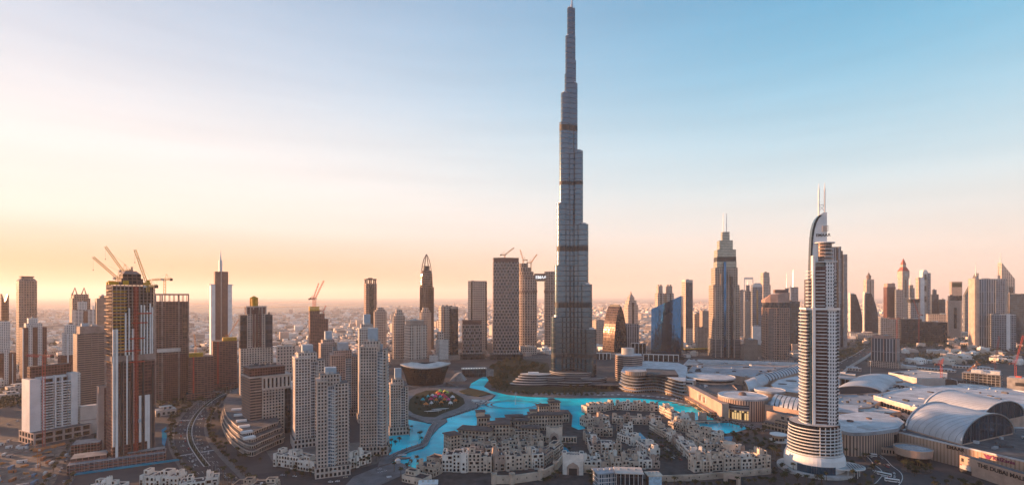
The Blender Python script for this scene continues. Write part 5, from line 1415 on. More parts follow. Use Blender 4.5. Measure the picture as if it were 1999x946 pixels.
for fx in (.16, .23, .30, .37, .42, -.2, -.12):
    part(s.e, 'cladding_strip', [M['white']], B(fx * w, -d / 2 - .5, s.Z(690), s.Z(590 + r_.uniform(0, 20)), 1.3, .9, 0, 0))
for fx in (-.3, -.05, .06, .2, .43):
    part(s.e, 'dark_rib', [M['dark']], B(fx * w, -d / 2 - .7, 0, zc + r_.uniform(-10, 4), 1.6, 1.2, 0, 0))
for yv in range(570, 690, 6):
    part(s.e, 'edge_protection', [M['yellow'] if (yv // 6) % 3 else M['orange']], B(-w * .33, -d / 2 - .25, s.Z(yv), s.Z(yv) + 1.0, w * .3, .3, 0, 0))
for yv in (612, 630, 660, 683, 705):
    part(s.e, 'safety_net', [M['red']], B(r_.uniform(-.1, .25) * w, -d / 2 - 1.2, s.Z(yv), s.Z(yv) + 1.2, w * .35, 2.2, 0, 0))
part(s.e, 'transfer_storey', [M['concrete_warm']], B(0, 0, zc - 1, zc + 5, w * 1.01, d * 1.01, 0, 0))
part(s.e, 'crown', [F['raw'], M['concrete_warm']], B(-.02 * w, 0, zt, s.Z(544), w * .5, d * .7), B(-.02 * w, 0, s.Z(544), s.Z(535), w * .42, d * .6))
part(s.e, 'crown_dome', [M['concrete_warm']], P(rect(w * .4, d * .56, -.02 * w), s.Z(535), s.Z(529), 0, 0, poly1=rect(w * .24, d * .34, -.02 * w)), B(-.02 * w, -d * .25, s.Z(529), s.Z(521), 1.6, 1.6, 0, 0))
part(s.e, 'side_scaffold', [M['orange']], *[B(-w / 2 - 1.2, 0, z_, z_ + .4, 2.2, d * .7, 0, 0) for z_ in range(int(s.Z(700)), int(zt), 7)])
part(s.e, 'roof_formwork', [M['yellow']], *[B(r_.uniform(-.48, .48) * w, r_.uniform(-.45, .4) * d, zt, zt + r_.uniform(2, 6), r_.uniform(2, 6), 2, 0, 0) for _ in range(14)])
def lattice(mb, p, q, wd, bays, r=.16, m=0):
    p, q = Vector(p), Vector(q); ax = (q - p).normalized(); a = ax.orthogonal().normalized(); b = ax.cross(a)
    cs = [a * x * wd / 2 + b * y * wd / 2 for x, y in ((-1, -1), (1, -1), (1, 1), (-1, 1))]
    for c in cs: mb.tube(p + c, q + c, r, 4, m)
    for k in range(bays):
        u, v = p + (q - p) * (k / bays), p + (q - p) * ((k + 1) / bays)
        for i in range(4):
            mb.tube(u + cs[i], v + cs[(i + 1) % 4], r * .6, 3, m)
part(s.e, 'hoist_mast', [M['red']], lambda mb: lattice(mb, (.02 * w, -d / 2 - 3, 0), (.02 * w, -d / 2 - 3, zt - 2), 2.6, 60, .26))
part(s.e, 'hoist_cage', [M['blue_roof']], B(.05 * w + 2, -d / 2 - 3, s.Z(820), s.Z(820) + 3, 2.6, 2.6, 0, 0))
K1 = s
pod = thing('construction_podium', 'unfinished grey concrete podium with scaffolded decks at the foot of the tallest construction frame', 'building', (*g(235, 905), 0), .55)
part(pod, 'deck', [F['redcon'], M['concrete'], M['concrete']], B(0, -6, 0, 10, 84, 22), B(-26, 4, 10, 14, 30, 22), B(24, -4, 10, 13, 34, 12))
part(pod, 'scaffold', [M['steel']], *[T((-40 + k * 4, -17.6, 0), (-40 + k * 4, -17.6, 13), .12) for k in range(21)], *[T((-40, -17.6, z), (40, -17.6, z), .12) for z in (3, 6, 9, 12)])
part(pod, 'hoarding', [M['pool']], B(10, -20, 0, 2.6, 92, .4, 0, 0))
pod2 = thing('construction_podium', 'small scaffolded concrete deck beside the street left of the tallest construction frame', 'building', (*g(172, 880), 0), .5)
part(pod2, 'deck', [F['redcon'], M['concrete']], B(0, 0, 0, 12, 26, 24)); part(pod2, 'scaffold', [M['steel']], *[T((-13 + k * 3, -12.6, 0), (-13 + k * 3, -12.6, 14), .12) for k in range(9)])

# second construction slab
s = site('construction_tower', 'wide unfinished slab tower of stacked balconies with an open roof frame behind the tallest frame', 'tower', 302, 369, 915, 4, .5)
w, d, zt = s.w, s.d, s.Z(588)
part(s.e, 'core', [F['redcon'], M['concrete']], B(0, 0, 0, zt, w * .95, d * .9))
part(s.e, 'floor_slabs', [M['concrete_warm']], *[B(0, 0, k * 3.6, k * 3.6 + .6, w, d, 0, 0, 0, True) for k in range(4, int(zt / 3.6) + 1)])
part(s.e, 'pier', [M['concrete_warm']], *[B(fx * w, -d / 2 - .3, 0, s.Z(574), 2.0, 1.4, 0, 0) for fx in (-.49, -.3, .2, .49)])
part(s.e, 'glazing', [F['maroon'], M['roof']], B(-.05 * w, -d / 2 - .1, 0, s.Z(690), w * .42, 1.2), B(.34 * w, -d / 2 - .1, 0, s.Z(690), w * .22, 1.2))
part(s.e, 'roof_frame', [M['concrete_warm']], *[B(-w / 2 + 1 + q * (w - 2) / 7, sg * (d / 2 - 1), zt, s.Z(576), .9, .9, 0, 0) for q in range(8) for sg in (-1, 1)], B(0, 0, s.Z(576), s.Z(573), w * 1.01, d * 1.01, 0, 0, 0, True))
part(s.e, 'band', [M['offwhite']], B(-.1 * w, -d / 2 - .5, s.Z(685), s.Z(678), w * .7, 1.2, 0, 0))
part(s.e, 'corner_bay', [F['bronze'], M['roof']], B(.38 * w, -d / 2 - .3, s.Z(660), s.Z(612), w * .12, 1.6))

# ------------------------------------------------------------------ white balconied building and neighbours (left)
s = site('apartment_building', 'white apartment building with rows of dark balconies and blank white end walls, bottom left', 'building', 42, 160, 665, 20, .42)
w, d = s.w, s.d; k = w / 118; X = lambda px: (px - 101) * k
ztw = s.Z(734)
part(s.e, 'wall', [M['white'], M['roof_pale']], B(X(54), 0, 14, ztw, 22 * k, d), B(X(143), 0, 14, ztw + 3, 16 * k, d), B(X(98), d * .2, 14, ztw + 1, 68 * k, d * .6))
nfl = int((ztw - 16) / 3.4)
part(s.e, 'floor_recess', [M['win']], B(X(98), -d * .12, 14, ztw - 2, 66 * k, d * .1, 0, 0))
mb = MB()
for a, b in ((66, 72), (74, 84), (86, 97), (103, 114), (116, 126), (127, 134)):
    mb.box((X(a) + X(b)) / 2, -d * .36, 0, 1.2, X(b) - X(a), d * .26, 0, 0, 0, True)
me = mb.mesh('balcony', [M['white']])
for q in range(nfl):
    o = bpy.data.objects.new('balcony', me); COL.objects.link(o); o.parent = s.e; o.location = (0, 0, 15 + q * 3.4)
part(s.e, 'pier', [M['white']], *[B(X(p), -d * .34, 14, ztw + (2 if p in (73, 100) else -1), 1.6, d * .3, 0, 0) for p in (65, 73, 100, 115)])
part(s.e, 'roof_block', [F['maroon'], M['roof']], B(X(100), d * .3, ztw, s.Z(712), 92 * k, d * .4))
part(s.e, 'side_balconies', [F['whitebal'], M['roof_pale']], B(X(157), d * .1, 14, ztw + 2, 8 * k, d * .9))
part(s.e, 'podium', [M['stone_rose'], M['roof'], M['glass']], G(rect(w * 1.1, d * 1.9, 3, -2), 0, 15, fh=7.5, bw=9, wx=.74, wy=.7))
s = site('blank_tower', 'narrow blank pinkish concrete tower squeezed against the left side of the tallest construction frame', 'tower', 189, 209, 620, 10, 1.2)
part(s.e, 'shaft', [M['stone_rose'], M['roof'], M['win']], B(0, 0, 0, s.Z(752), s.w, s.d)); part(s.e, 'window_strip', [F['maroon'], M['roof']], B(.3 * s.w, -s.d / 2 - .1, 0, s.Z(756), s.w * .2, .8))
s = site('blank_block', 'plain cream party wall block between the white apartments and the narrow blank tower', 'building', 156, 192, 690, 4, .6)
part(s.e, 'shaft', [M['stone_pale']], B(0, 0, 0, s.Z(790), s.w, s.d, 0, 0)); part(s.e, 'string_course', [M['stone_rose']], B(0, -s.d / 2, s.Z(818), s.Z(816), s.w, .6, 0, 0))
for a, b, D, h, lab in ((300, 345, 800, 9, 'low flat concrete site building under the second construction slab'), (-5, 40, 930, 8, 'low pale terrace of houses at the left edge behind the highway'), (10, 60, 1000, 10, 'second low pale terrace at the left edge with a square arch')):
    s = site('low_building', lab, 'building', a, b, D, 10, .7)
    part(s.e, 'wall', [F['cream'], M['roof_pale']], B(0, 0, 0, h, s.w, s.d), B(s.w * .1, 0, h, h + 3.4, s.w * .5, s.d * .5)); part(s.e, 'canopy', [M['offwhite']], B(0, 0, h + 3.4, h + 3.9, s.w * .56, s.d * .56, 0, 0))

# ------------------------------------------------------------------ cranes
def crane(label, px, D, y_base, y_top, tip, colour, luff=True, w=2.4, z_base=None, yaw_dir=None, cat='crane'):
    X = (px - 1000) * D / 1000
    Z = lambda y: CAM_H + (578 - y) * D / 1000
    zb = max(0.0, Z(y_base)) if z_base is None else z_base
    zt = Z(y_top)
    e = thing('tower_crane', label, cat, (X, D, zb), 0, None)
    part(e, 'mast', [colour], lambda mb: lattice(mb, (0, 0, 0), (0, 0, zt - zb), w, max(3, int((zt - zb) / w / 1.6)), w * .1))
    jt = Vector(((tip[0] - 1000) * D / 1000 - X, 6 if yaw_dir is None else yaw_dir, Z(tip[1]) - zb))
    j0 = Vector((0, 0, zt - zb + 1.0)); dv = (jt - j0)
    part(e, 'jib', [colour], lambda mb: lattice(mb, j0, jt, w * .8, max(4, int(dv.length / w / 1.6)), w * .1))
    sgn = -1 if dv.x > 0 else 1
    part(e, 'counter_jib', [colour], lambda mb: lattice(mb, j0, (sgn * w * 4.5, 0, j0.z + .3), w * .8, 4, w * .1))
    part(e, 'counterweight', [M['dark']], B(sgn * w * 4, 0, j0.z - w * .9, j0.z + w * .5, w * 1.1, w * .9, 0, 0, 0, True))
    part(e, 'cab', [M['offwhite']], B(-sgn * w * .9, -w * .5, j0.z - w * .7, j0.z + w * .3, w * .8, w * .8, 0, 0, 0, True))
    ap = Vector((sgn * w, 0, j0.z + w * 3.2))
    part(e, 'a_frame', [colour], T((0, 0, j0.z), ap, w * .1), T((sgn * w * 2.4, 0, j0.z), ap, w * .1))
    part(e, 'pendant_line', [M['dark']], T(ap, j0 + dv * .8, w * .035, 3), T(ap, (sgn * w * 4.2, 0, j0.z), w * .035, 3))
    hk = j0 + dv * (1.0 if luff else .6)
    part(e, 'hook_line', [M['dark']], T(hk, (hk.x, hk.y, hk.z - (14 if luff else 9)), w * .03, 3), B(hk.x, hk.y, hk.z - (15 if luff else 10), hk.z - (14 if luff else 9), w * .3, w * .3, 0, 0))
    return e
kz = K1.Z(556)
CY, CO, CR = M['crane_yellow'], M['orange'], M['red']
crane('yellow luffing crane with the jib reaching furthest left from the tallest construction frame', 229, 575, 556, 544, (174, 501), CY, z_base=kz)
crane('yellow luffing crane with the upper left jib above the tallest construction frame', 240, 580, 540, 530, (198, 480), CY, z_base=K1.Z(535))
crane('yellow luffing crane with a steep jib on the right corner of the tallest construction frame', 289, 570, 556, 560, (256, 486), CY, z_base=kz - 8)
crane('small yellow hammerhead crane standing on the wide unfinished slab tower', 322, 915, 574, 546, (292, 545.5), CY, luff=False, w=3.0)
crane('red luffing crane with the tallest jib on the yellow capped core', 616, 1290, 600, 583, (631, 547), CR, w=3.0)
crane('red luffing crane with the steeper jib on the yellow capped core', 612, 1300, 600, 584, (621, 552), CR, w=2.6)
crane('short crane on the lower shoulder of the yellow capped core', 632, 1290, 622, 607, (635, 596), CR, w=2.4)
crane('orange luffing crane on the roof of the tall lattice panel tower', 986, 1520, 505, 498, (1004, 483), CO, w=3.0)
crane('orange luffing crane standing highest on the stepped oval tower', 1022, 1850, 516, 508, (1016, 487), CO, w=3.4)
crane('orange luffing crane leaning right above the sky bridge', 1037, 1850, 532, 513, (1049, 496), CO, w=3.4)
crane('red tower crane standing in front of the white balconied apartments', 86, 628, 850, 696, (44, 694), CR, luff=False, w=2.6, z_base=0)
crane('low orange crane over the cluttered construction yard, bottom left', 76, 545, 935, 878, (118, 868), CO, luff=False, w=2.0, z_base=0)
crane('small crane between the two dusky red concrete blocks', 382, 945, 690, 676, (376, 652), CO, w=2.2)
crane('slim crane with a raised jib on the taller dusky red concrete block', 446, 1035, 660, 656, (468, 616), CO, w=1.8)
crane('bright red crane mast behind the long mall canopy', 1838, 1060, 752, 712, (1846, 700), CR, w=3.0, z_base=0)
crane('orange crane with a steep jib over the grey parking deck, right edge', 1943, 1180, 735, 708, (1956, 656), CR, w=3.0, z_base=0)
crane('dark orange crane on the unfinished parking deck, right', 1905, 1100, 745, 712, (1890, 728), CO, luff=False, w=2.6, z_base=0)
crane('red crane leaning right at the right edge of the picture', 1983, 1130, 750, 710, (2003, 655), CR, w=3.0, z_base=0)
crane('slim dark red crane in front of the unfinished tower below the clock tower', 1794, 1950, 672, 615, (1786, 585), CR, w=3.4, z_base=0)
crane('slim dark red crane in front of the low grey government block', 1751, 1950, 668, 622, (1736, 621), CR, luff=False, w=3.2, z_base=0)
# ------------------------------------------------------------------ the shopping mall: halls, drums, vaults
M['mall'] = mat('mall_pink_stone', (0.48, 0.34, 0.265), .8, .08, .25)
M['mall_roof'] = mat('mall_roof_membrane', (0.34, 0.37, 0.40), .7, .05, .45)
M['mall_white'] = mat('mall_roof_white', (0.56, 0.58, 0.60), .7, .06, .4)
M['zinc'] = mat('zinc_vault', (0.50, 0.53, 0.56), .6, .03, .3, .0, .3)
_zt = M['zinc'].node_tree; _zb = _zt.nodes['Principled BSDF']
_zg = _node(_zt, 'ShaderNodeNewGeometry'); _zs = _node(_zt, 'ShaderNodeSeparateXYZ'); _zt.links.new(_zg.outputs['Position'], _zs.inputs[0])
_zl = _math(_zt, 'LESS_THAN', _math(_zt, 'FRACT', _math(_zt, 'DIVIDE', _math(_zt, 'ADD', _math(_zt, 'MULTIPLY', _zs.outputs[0], .25), _zs.outputs[1]), 7.0)), .09)
_zc = _zb.inputs['Base Color'].links[0].from_socket
_zt.links.new(_mix(_zt, _zl, _zc, (0.24, 0.26, 0.28)), _zb.inputs['Base Color'])
F['slots'] = facade('slotted_stone', (0.48, 0.34, 0.265), (0.05, 0.035, 0.03), 60, 3.6, .4, .99, .4)
F['fluted'] = facade('fluted_stone', (0.50, 0.35, 0.26), (0.33, 0.21, 0.14), 60, 3.4, .35, .999, .8, 0, .1, tilt=0)
F['shops'] = facade('shop_windows', (0.40, 0.28, 0.20), (0.07, 0.05, 0.035), 6, 5, .75, .6, .15, .1, lit=.05)

def roof_clutter(e, poly, z, n, seed):
    r = random.Random(seed)
    xs, ys = [p[0] for p in poly], [p[1] for p in poly]
    k = 0; t = 0
    while k < n and t < 400:
        t += 1
        x, y = r.uniform(min(xs), max(xs)), r.uniform(min(ys), max(ys)); ins = False
        for i in range(len(poly)):
            (xa, ya), (xb, yb) = poly[i - 1], poly[i]
            if (ya > y) != (yb > y) and x < (xb - xa) * (y - ya) / (yb - ya) + xa: ins = not ins
        if not ins: continue
        w_, d_ = r.choice(((3, 3), (6, 3), (9, 3), (4, 8), (14, 2), (2, 2)))
        part(e, r.choice(('air_handler', 'duct', 'roof_hatch')), [r.choice((M['mall_white'], M['roof'], M['mall_roof'], M['roof_dark']))], B(x, y, z, z + r.uniform(1, 3), w_, d_, 0, 0, r.choice((0, .25, .5))))
        k += 1

def hall(name, label, roof_px, h, wallmat, roofmat, clutter=6, rim=True):
    poly = gp(roof_px, h)
    if area(poly) < 0: poly = poly[::-1]
    e = thing(name, label, 'mall hall', (0, 0, 0))
    part(e, 'wall', [wallmat, roofmat], P(poly, 0, h))
    if rim:
        c = (sum(p[0] for p in poly) / len(poly), sum(p[1] for p in poly) / len(poly))
        inn = [((x - c[0]) * .985 + c[0], (y - c[1]) * .985 + c[1]) for x, y in poly]
        out = [((x - c[0]) * 1.004 + c[0], (y - c[1]) * 1.004 + c[1]) for x, y in poly]
        def ring(mb):
            for i in range(len(poly)):
                j = (i + 1) % len(poly)
                mb.face([(*out[i], h - .5), (*out[j], h - .5), (*out[j], h + 1.2), (*out[i], h + 1.2)], 0)
                mb.face([(*out[i], h + 1.2), (*out[j], h + 1.2), (*inn[j], h + 1.2), (*inn[i], h + 1.2)], 0)
                mb.face([(*inn[j], h - .1), (*inn[i], h - .1), (*inn[i], h + 1.2), (*inn[j], h + 1.2)], 0)
        part(e, 'parapet', [wallmat if wallmat in (M['mall'],) else M['mall_white']], ring)
    roof_clutter(e, poly, h, clutter, len(label))
    return e, poly

# wavy terraced wing facing the lake
wav = thing('terraced_mall_wing', 'mall wing with six wavy grey balcony terraces facing the lake', 'mall hall', (0, 0, 0))
front = [(1207, 758), (1218, 764), (1240, 768), (1262, 766), (1284, 766), (1305, 772), (1330, 781), (1345, 783)]
back = [(1350, 745), (1330, 735), (1260, 730), (1215, 738)]
fw = spline(gp(front), 5); bwk = gp(back)
cx_ = (g(1275, 752))
for q in range(6):
    z0 = q * 5.6
    k = (1.0, .96, .93, .91, .90, .90)[q]
    sh = lambda P_, kk: [((x - cx_[0]) * kk + cx_[0], (y - cx_[1]) * kk + cx_[1]) for x, y in P_]
    part(wav, 'glazed_storey', [F['shops'] if q < 2 else F['dark'], M['roof']], P(sh(fw, k - .035) + sh(bwk, k - .05), z0, z0 + 4.6))
    part(wav, 'terrace_slab', [M['mall_roof'], M['mall_white']], P(sh(fw, k + .02) + sh(bwk, k), z0 + 4.6, z0 + 5.6, 0, 1, bot=True))
dc = g(1242, 731, 33)
part(wav, 'roof_drum', [F['slots'], M['roof_pale'], M['mall']], P(ell(20, 15, 30, *dc), 33.6, 40), P(ell(20.6, 15.6, 30, *dc), 40, 41, 2, 1))
part(wav, 'roof_block', [M['roof_dark'], M['roof']], P(gp([(1262, 722), (1318, 724), (1325, 735), (1264, 733)], 34), 33.6, 37.5))
s = site('prow_building', 'brown banded building with a rounded prow and a roof drum behind the wavy terraces', 'building', 1202, 1254, 1130, 0, 1.1, poly=[(-.5, .3), (-.5, -.1), (-.42, -.32), (-.2, -.45), (.12, -.5), (.5, -.15), (.5, .45), (0, .5)])
part(s.e, 'storeys', [F['terrace'], M['roof']], P(s.poly, 0, s.Z(692)))
for q in range(11):
    part(s.e, 'floor_band', [M['stone_rose'], M['roof']], P(sc(s.poly, 1.03), 8 + q * 4.5, 9.8 + q * 4.5, 0, 0, bot=True))
part(s.e, 'roof_drum', [M['roof_pale'], M['mall_roof']], P(ell(s.w * .24, s.w * .2, 24, -2, 6), s.Z(692), s.Z(679)))
part(s.e, 'roof_deck', [M['blue_roof']], P(sc(s.poly, .96), s.Z(692), s.Z(692) + .6, 0, 0))

# west front: wall from the terraces to the gold drum
e, pl = hall('mall_hall', 'long flat roofed pink mall block between the wavy terraces and the gold lit drum', [(1335, 752), (1352, 738), (1420, 742), (1440, 760), (1410, 775), (1386, 767), (1360, 757)], 24, M['mall'], M['roof'], 8)
def along(p, q, t): return (p[0] + (q[0] - p[0]) * t, p[1] + (q[1] - p[1]) * t)
p0, p1 = g(1338, 778), g(1410, 822)
v = Vector((p1[0] - p0[0], p1[1] - p0[1], 0)); ln = v.length; v.normalize(); nrm = Vector((v.y, -v.x, 0))
ww = thing('mall_front_wall', 'pink stone screen wall with tall posters and a low arcade along the lake promenade', 'wall', (p0[0], p0[1], 0), math.atan2(v.y, v.x))
part(ww, 'wall', [M['mall'], M['roof_pale']], B(ln / 2, 5, 0, 25, ln, 10)); part(ww, 'arcade', [F['shops'], M['mall']], B(ln * .45, -4, 0, 9, ln * .85, 8))
for q in range(5):
    part(ww, 'poster', [M['glass'] if q % 2 else M['roof_pale']], B(ln * (.40 + q * .055), -.25, 13, 22, 3.2, .5, 0, 0))
part(ww, 'cornice', [M['mall']], B(ln / 2, 4.7, 25, 26.4, ln + 1, 11, 0, 0)); part(ww, 'awning', [M['dark']], *[B(ln * (.1 + q * .16), -8.4, 5, 6, 9, 2.4, 0, 0) for q in range(5)])
gl = thing('glazed_pavilion', 'boxy mall pavilion with a big framed window between the terraces and the pink front', 'mall hall', (*g(1338, 776), 0), -.42)
part(gl, 'wall', [M['mall'], M['mall_white']], B(2, 12, 0, 32, 30, 22)); part(gl, 'window', [M['glass_blue']], B(0, .7, 13, 29, 25, .6, 0, 0)); part(gl, 'window_frame', [M['white']], B(0, .4, 29, 30.4, 28, 1.2, 0, 0), B(0, .4, 11.5, 13, 28, 1.2, 0, 0), B(-13.4, .4, 13, 29, 1.2, 1.2, 0, 0), B(13.4, .4, 13, 29, 1.2, 1.2, 0, 0))
def drum(label, px, py, rpx, h, walls, roofm, over=1.03, lid=2.0, ry=None):
    x, y = g(px, py, h); r = rpx * y / 1000
    e = thing('mall_drum', label, 'mall hall', (x, y, 0), -math.atan2(x, y))
    part(e, 'wall', [walls, roofm], P(ell(r, ry and ry * r, 56), 0, h - lid))
    part(e, 'roof', [M['mall_roof'], roofm], P(ell(r * over, ry and ry * r * over, 56), h - lid, h, 0, 1, bot=True))
    part(e, 'roof_rim', [M['mall_white']], lambda mb: mb.lathe([(r * over, h), (r * over, h + .8), (r * over - 1, h + .8), (r * over - 1, h + .02)], 56))
    return e, r
e, r = drum('round mall hall under a wide white disc roof behind the pink mall front', 1387, 734, 43, 33, M['mall'], M['mall_white'], 1.06)
part(e, 'clerestory', [M['glass']], lambda mb: mb.lathe([(r + .2, 27), (r + .2, 30.5)], 56))
e, r = drum('gold lit round mall hall with a white disc roof and glazed lakeside front', 1450, 771, 45, 33, F['slots'], M['mall_white'], 1.0)
F['goldwin'] = facade('warm_lit_glazing', (0.42, 0.27, 0.14), (0.30, 0.17, 0.05), 14, 3.4, .7, .94, .2, .2, .8, lit=.6)
part(e, 'glazed_front', [F['goldwin'], M['mall']], P(ell(r + 2.2, r + 2.2, 26, 0, 0, 190, 282) + [(0, 0)], 4, 17)); part(e, 'upper_glazing', [F['terrace'], M['mall']], P(ell(r + 1.2, r + 1.2, 26, 0, 0, 190, 284) + [(0, 0)], 19, 25))
part(e, 'portal_band', [M['mall']], P(ell(r + 4, r + 4, 26, 0, 0, 186, 284) + [(0, 0)], 17, 19, 0, 0, bot=True)); part(e, 'portal_band', [M['mall']], P(ell(r + 4, r + 4, 26, 0, 0, 186, 284) + [(0, 0)], 2, 4, 0, 0, bot=True))
part(e, 'portal_jamb', [M['mall']], B((r + 3) * math.cos(R(284)), (r + 3) * math.sin(R(284)), 2, 19, 2.2, 2.4, 0, 0, R(14)))
part(e, 'roof_lantern', [M['brown'], M['roof']], L([(6, 33), (5, 36), (2.5, 37.5), (.1, 37.6)], 16, 0, 4))
# lit hall between drum and hotel
e, pl = hall('mall_hall', 'orange lit mall wing with square windows between the gold drum and the white hotel tower', [(1493, 790), (1510, 776), (1590, 790), (1582, 806), (1540, 799)], 25, M['mall'], M['mall_roof'], 6)
p0, p1 = g(1497, 833), g(1575, 852)
v = Vector((p1[0] - p0[0], p1[1] - p0[1], 0)); ln = v.length
fw_ = thing('mall_terrace_front', 'two storey pink terrace front with four framed square windows left of the white hotel tower', 'building', (p0[0], p0[1], 0), math.atan2(v.y, v.x))
part(fw_, 'wall', [M['mall'], M['roof']], B(ln / 2, 6, 0, 23, ln, 12)); part(fw_, 'lower_terrace', [F['shops'], M['roof']], B(ln / 2, -5, 0, 9, ln, 10)); part(fw_, 'upper_terrace', [F['shops'], M['roof']], B(ln * .62, -2, 9, 14, ln * .7, 5))
for q in range(4):
    f_ = part(fw_, 'window', [M['dark']], B(ln * (.42 + q * .15), -.3, 16, 20, 4, .6, 0, 0)); part(f_, 'window_frame', [M['stone_pale']], B(ln * (.42 + q * .15), -.2, 20, 20.8, 5.4, .7, 0, 0), B(ln * (.42 + q * .15), -.2, 15.2, 16, 5.4, .7, 0, 0))
def vault(name, label, near0, near1, far0, rise, z, ribs, m, ribm, n=18, rib_w=.5, ends=True, group=None):
    """barrel over the parallelogram near0-near1 (along the axis) and near0-far0 (across)"""
    a = Vector((*near0, 0)); ax = Vector((near1[0] - near0[0], near1[1] - near0[1], 0)); cr = Vector((far0[0] - near0[0], far0[1] - near0[1], 0))
    e = thing(name, label, 'mall roof', (a.x, a.y, 0))
    pt = lambda u, t, k=1.0, dz=0: cr * (.5 - .5 * k * math.cos(math.pi * t)) + ax * u + Vector((0, 0, z + (rise * math.sin(math.pi * t)) * k + dz))
    def skin(mb):
        for i in range(n):
            for q in range(6):
                u0, u1 = q / 6, (q + 1) / 6
                mb.face([tuple(pt(u0, i / n)), tuple(pt(u1, i / n)), tuple(pt(u1, (i + 1) / n)), tuple(pt(u0, (i + 1) / n))][::-1], 0)
    part(e, 'vault', [m], skin, smooth=True)
    if ends:
        for u in (0.0, 1.0):
            part(e, 'end_wall', [F['darkblue']], lambda mb: mb.face([tuple(pt(u, i / n, .97)) for i in range(n + 1)], 0))
    for k in range(ribs):
        u = k / max(1, ribs - 1)
        du = rib_w / ax.length
        def rib(mb):
            for i in range(n):
                A = [pt(u - du, i / n, 1.0, .0), pt(u + du, i / n, 1.0, .0), pt(u + du, (i + 1) / n, 1.0, .0), pt(u - du, (i + 1) / n, 1.0, .0)]
                Bq = [pt(u - du, i / n, 1.03, .35), pt(u + du, i / n, 1.03, .35), pt(u + du, (i + 1) / n, 1.03, .35), pt(u - du, (i + 1) / n, 1.03, .35)]
                mb.face([tuple(p) for p in Bq][::-1], 0)
                mb.face([tuple(A[0]), tuple(A[3]), tuple(Bq[3]), tuple(Bq[0])], 0); mb.face([tuple(A[1]), tuple(Bq[1]), tuple(Bq[2]), tuple(A[2])], 0)
        part(e, 'rib', [ribm], rib)
    if z > 1:
        c = [a, a + ax, a + ax + cr, a + cr]
        part(e, 'wall', [M['mall'], M['mall_roof']], P([(p.x - a.x, p.y - a.y) for p in c], 0, z))
    return e
vault('striped_vault', 'short barrel roof striped white and black above the orange lit mall wing', g(1508, 791, 25.2), g(1562, 802, 25.2), g(1520, 773, 25.2), 7, 25.2, 7, M['glass'], M['mall_white'], 12, 2.6)
vault('striped_vault', 'long pale vault with rows of dark skylight ribs behind the disc roofs', g(1497, 745, 22), g(1575, 722, 22), g(1475, 736, 22), 9, 22, 16, M['zinc'], M['roof_dark'], 12, 1.3)
vault('zinc_vault', 'small grey zinc vault lying between the disc roof and the perforated white roof', g(1462, 765, 22), g(1500, 748, 22), g(1450, 748, 22), 10, 22, 3, M['zinc'], M['steel'], 14, .4)
e, pl = hall('mall_hall', 'broad white roof with dark oval openings left of the white hotel tower', [(1505, 750), (1520, 740), (1580, 728), (1640, 735), (1640, 770), (1560, 768), (1512, 762)], 23, M['mall'], M['mall_white'], 6)
for px, py, rx in ((1528, 749, 8), (1545, 743, 10), (1568, 736, 8)):
    x, y = g(px, py, 23)
    part(e, 'roof_opening', [M['dark']], P(ell(rx * y / 1000, rx * y / 1000 * .9, 20, x, y), 23, 23.6, 0, 0))
drum('shallow white bowl roofed hall with an orange lit rim behind the gold lit drum', 1503, 760, 25, 27, M['mall'], M['mall_white'], 1.12, 3)
drum('small grey disc roof on the mall between the two larger disc roofs', 1480, 733, 22, 27, M['mall'], M['mall_roof'], 1.1, 2)
hall('mall_hall', 'long flat grey mall roof behind the first disc roof, strewn with plant', [(1340, 728), (1352, 714), (1470, 712), (1560, 716), (1575, 724), (1480, 740), (1400, 728)], 17, M['mall'], M['mall_roof'], 26)
hall('mall_hall', 'ribbed metal car park roof between the blue slab and the brown hotel tower', [(1335, 712), (1345, 701), (1480, 705), (1560, 708), (1555, 716), (1440, 713)], 14, F['terrace'], M['roof_pale'], 22)
for q in range(7):
    pr = gp([(1345 + q * 22, 703 + q * .3), (1388 + q * 22, 709 + q * .4)], 16)
    m_ = thing('shade_canopy', 'pale metal canopy, %s of a slanting row on the car park roof' % ('first', 'second', 'third', 'fourth', 'fifth', 'sixth', 'seventh')[q], 'canopy', (0, 0, 0), 0, 'shade canopies on the car park roof')
    dx, dy = pr[1][0] - pr[0][0], pr[1][1] - pr[0][1]; l_ = math.hypot(dx, dy)
    mx, my = (pr[0][0] + pr[1][0]) / 2, (pr[0][1] + pr[1][1]) / 2; an = math.atan2(dy, dx)
    part(m_, 'roof', [M['mall_white']], B(mx, my, 17.4, 18.0, l_, 7, 0, 0, an, True))
    for t in (-.4, 0, .4): part(m_, 'post', [M['steel']], B(mx + dx * t, my + dy * t, 14, 17.4, .6, .6, 0, 0))
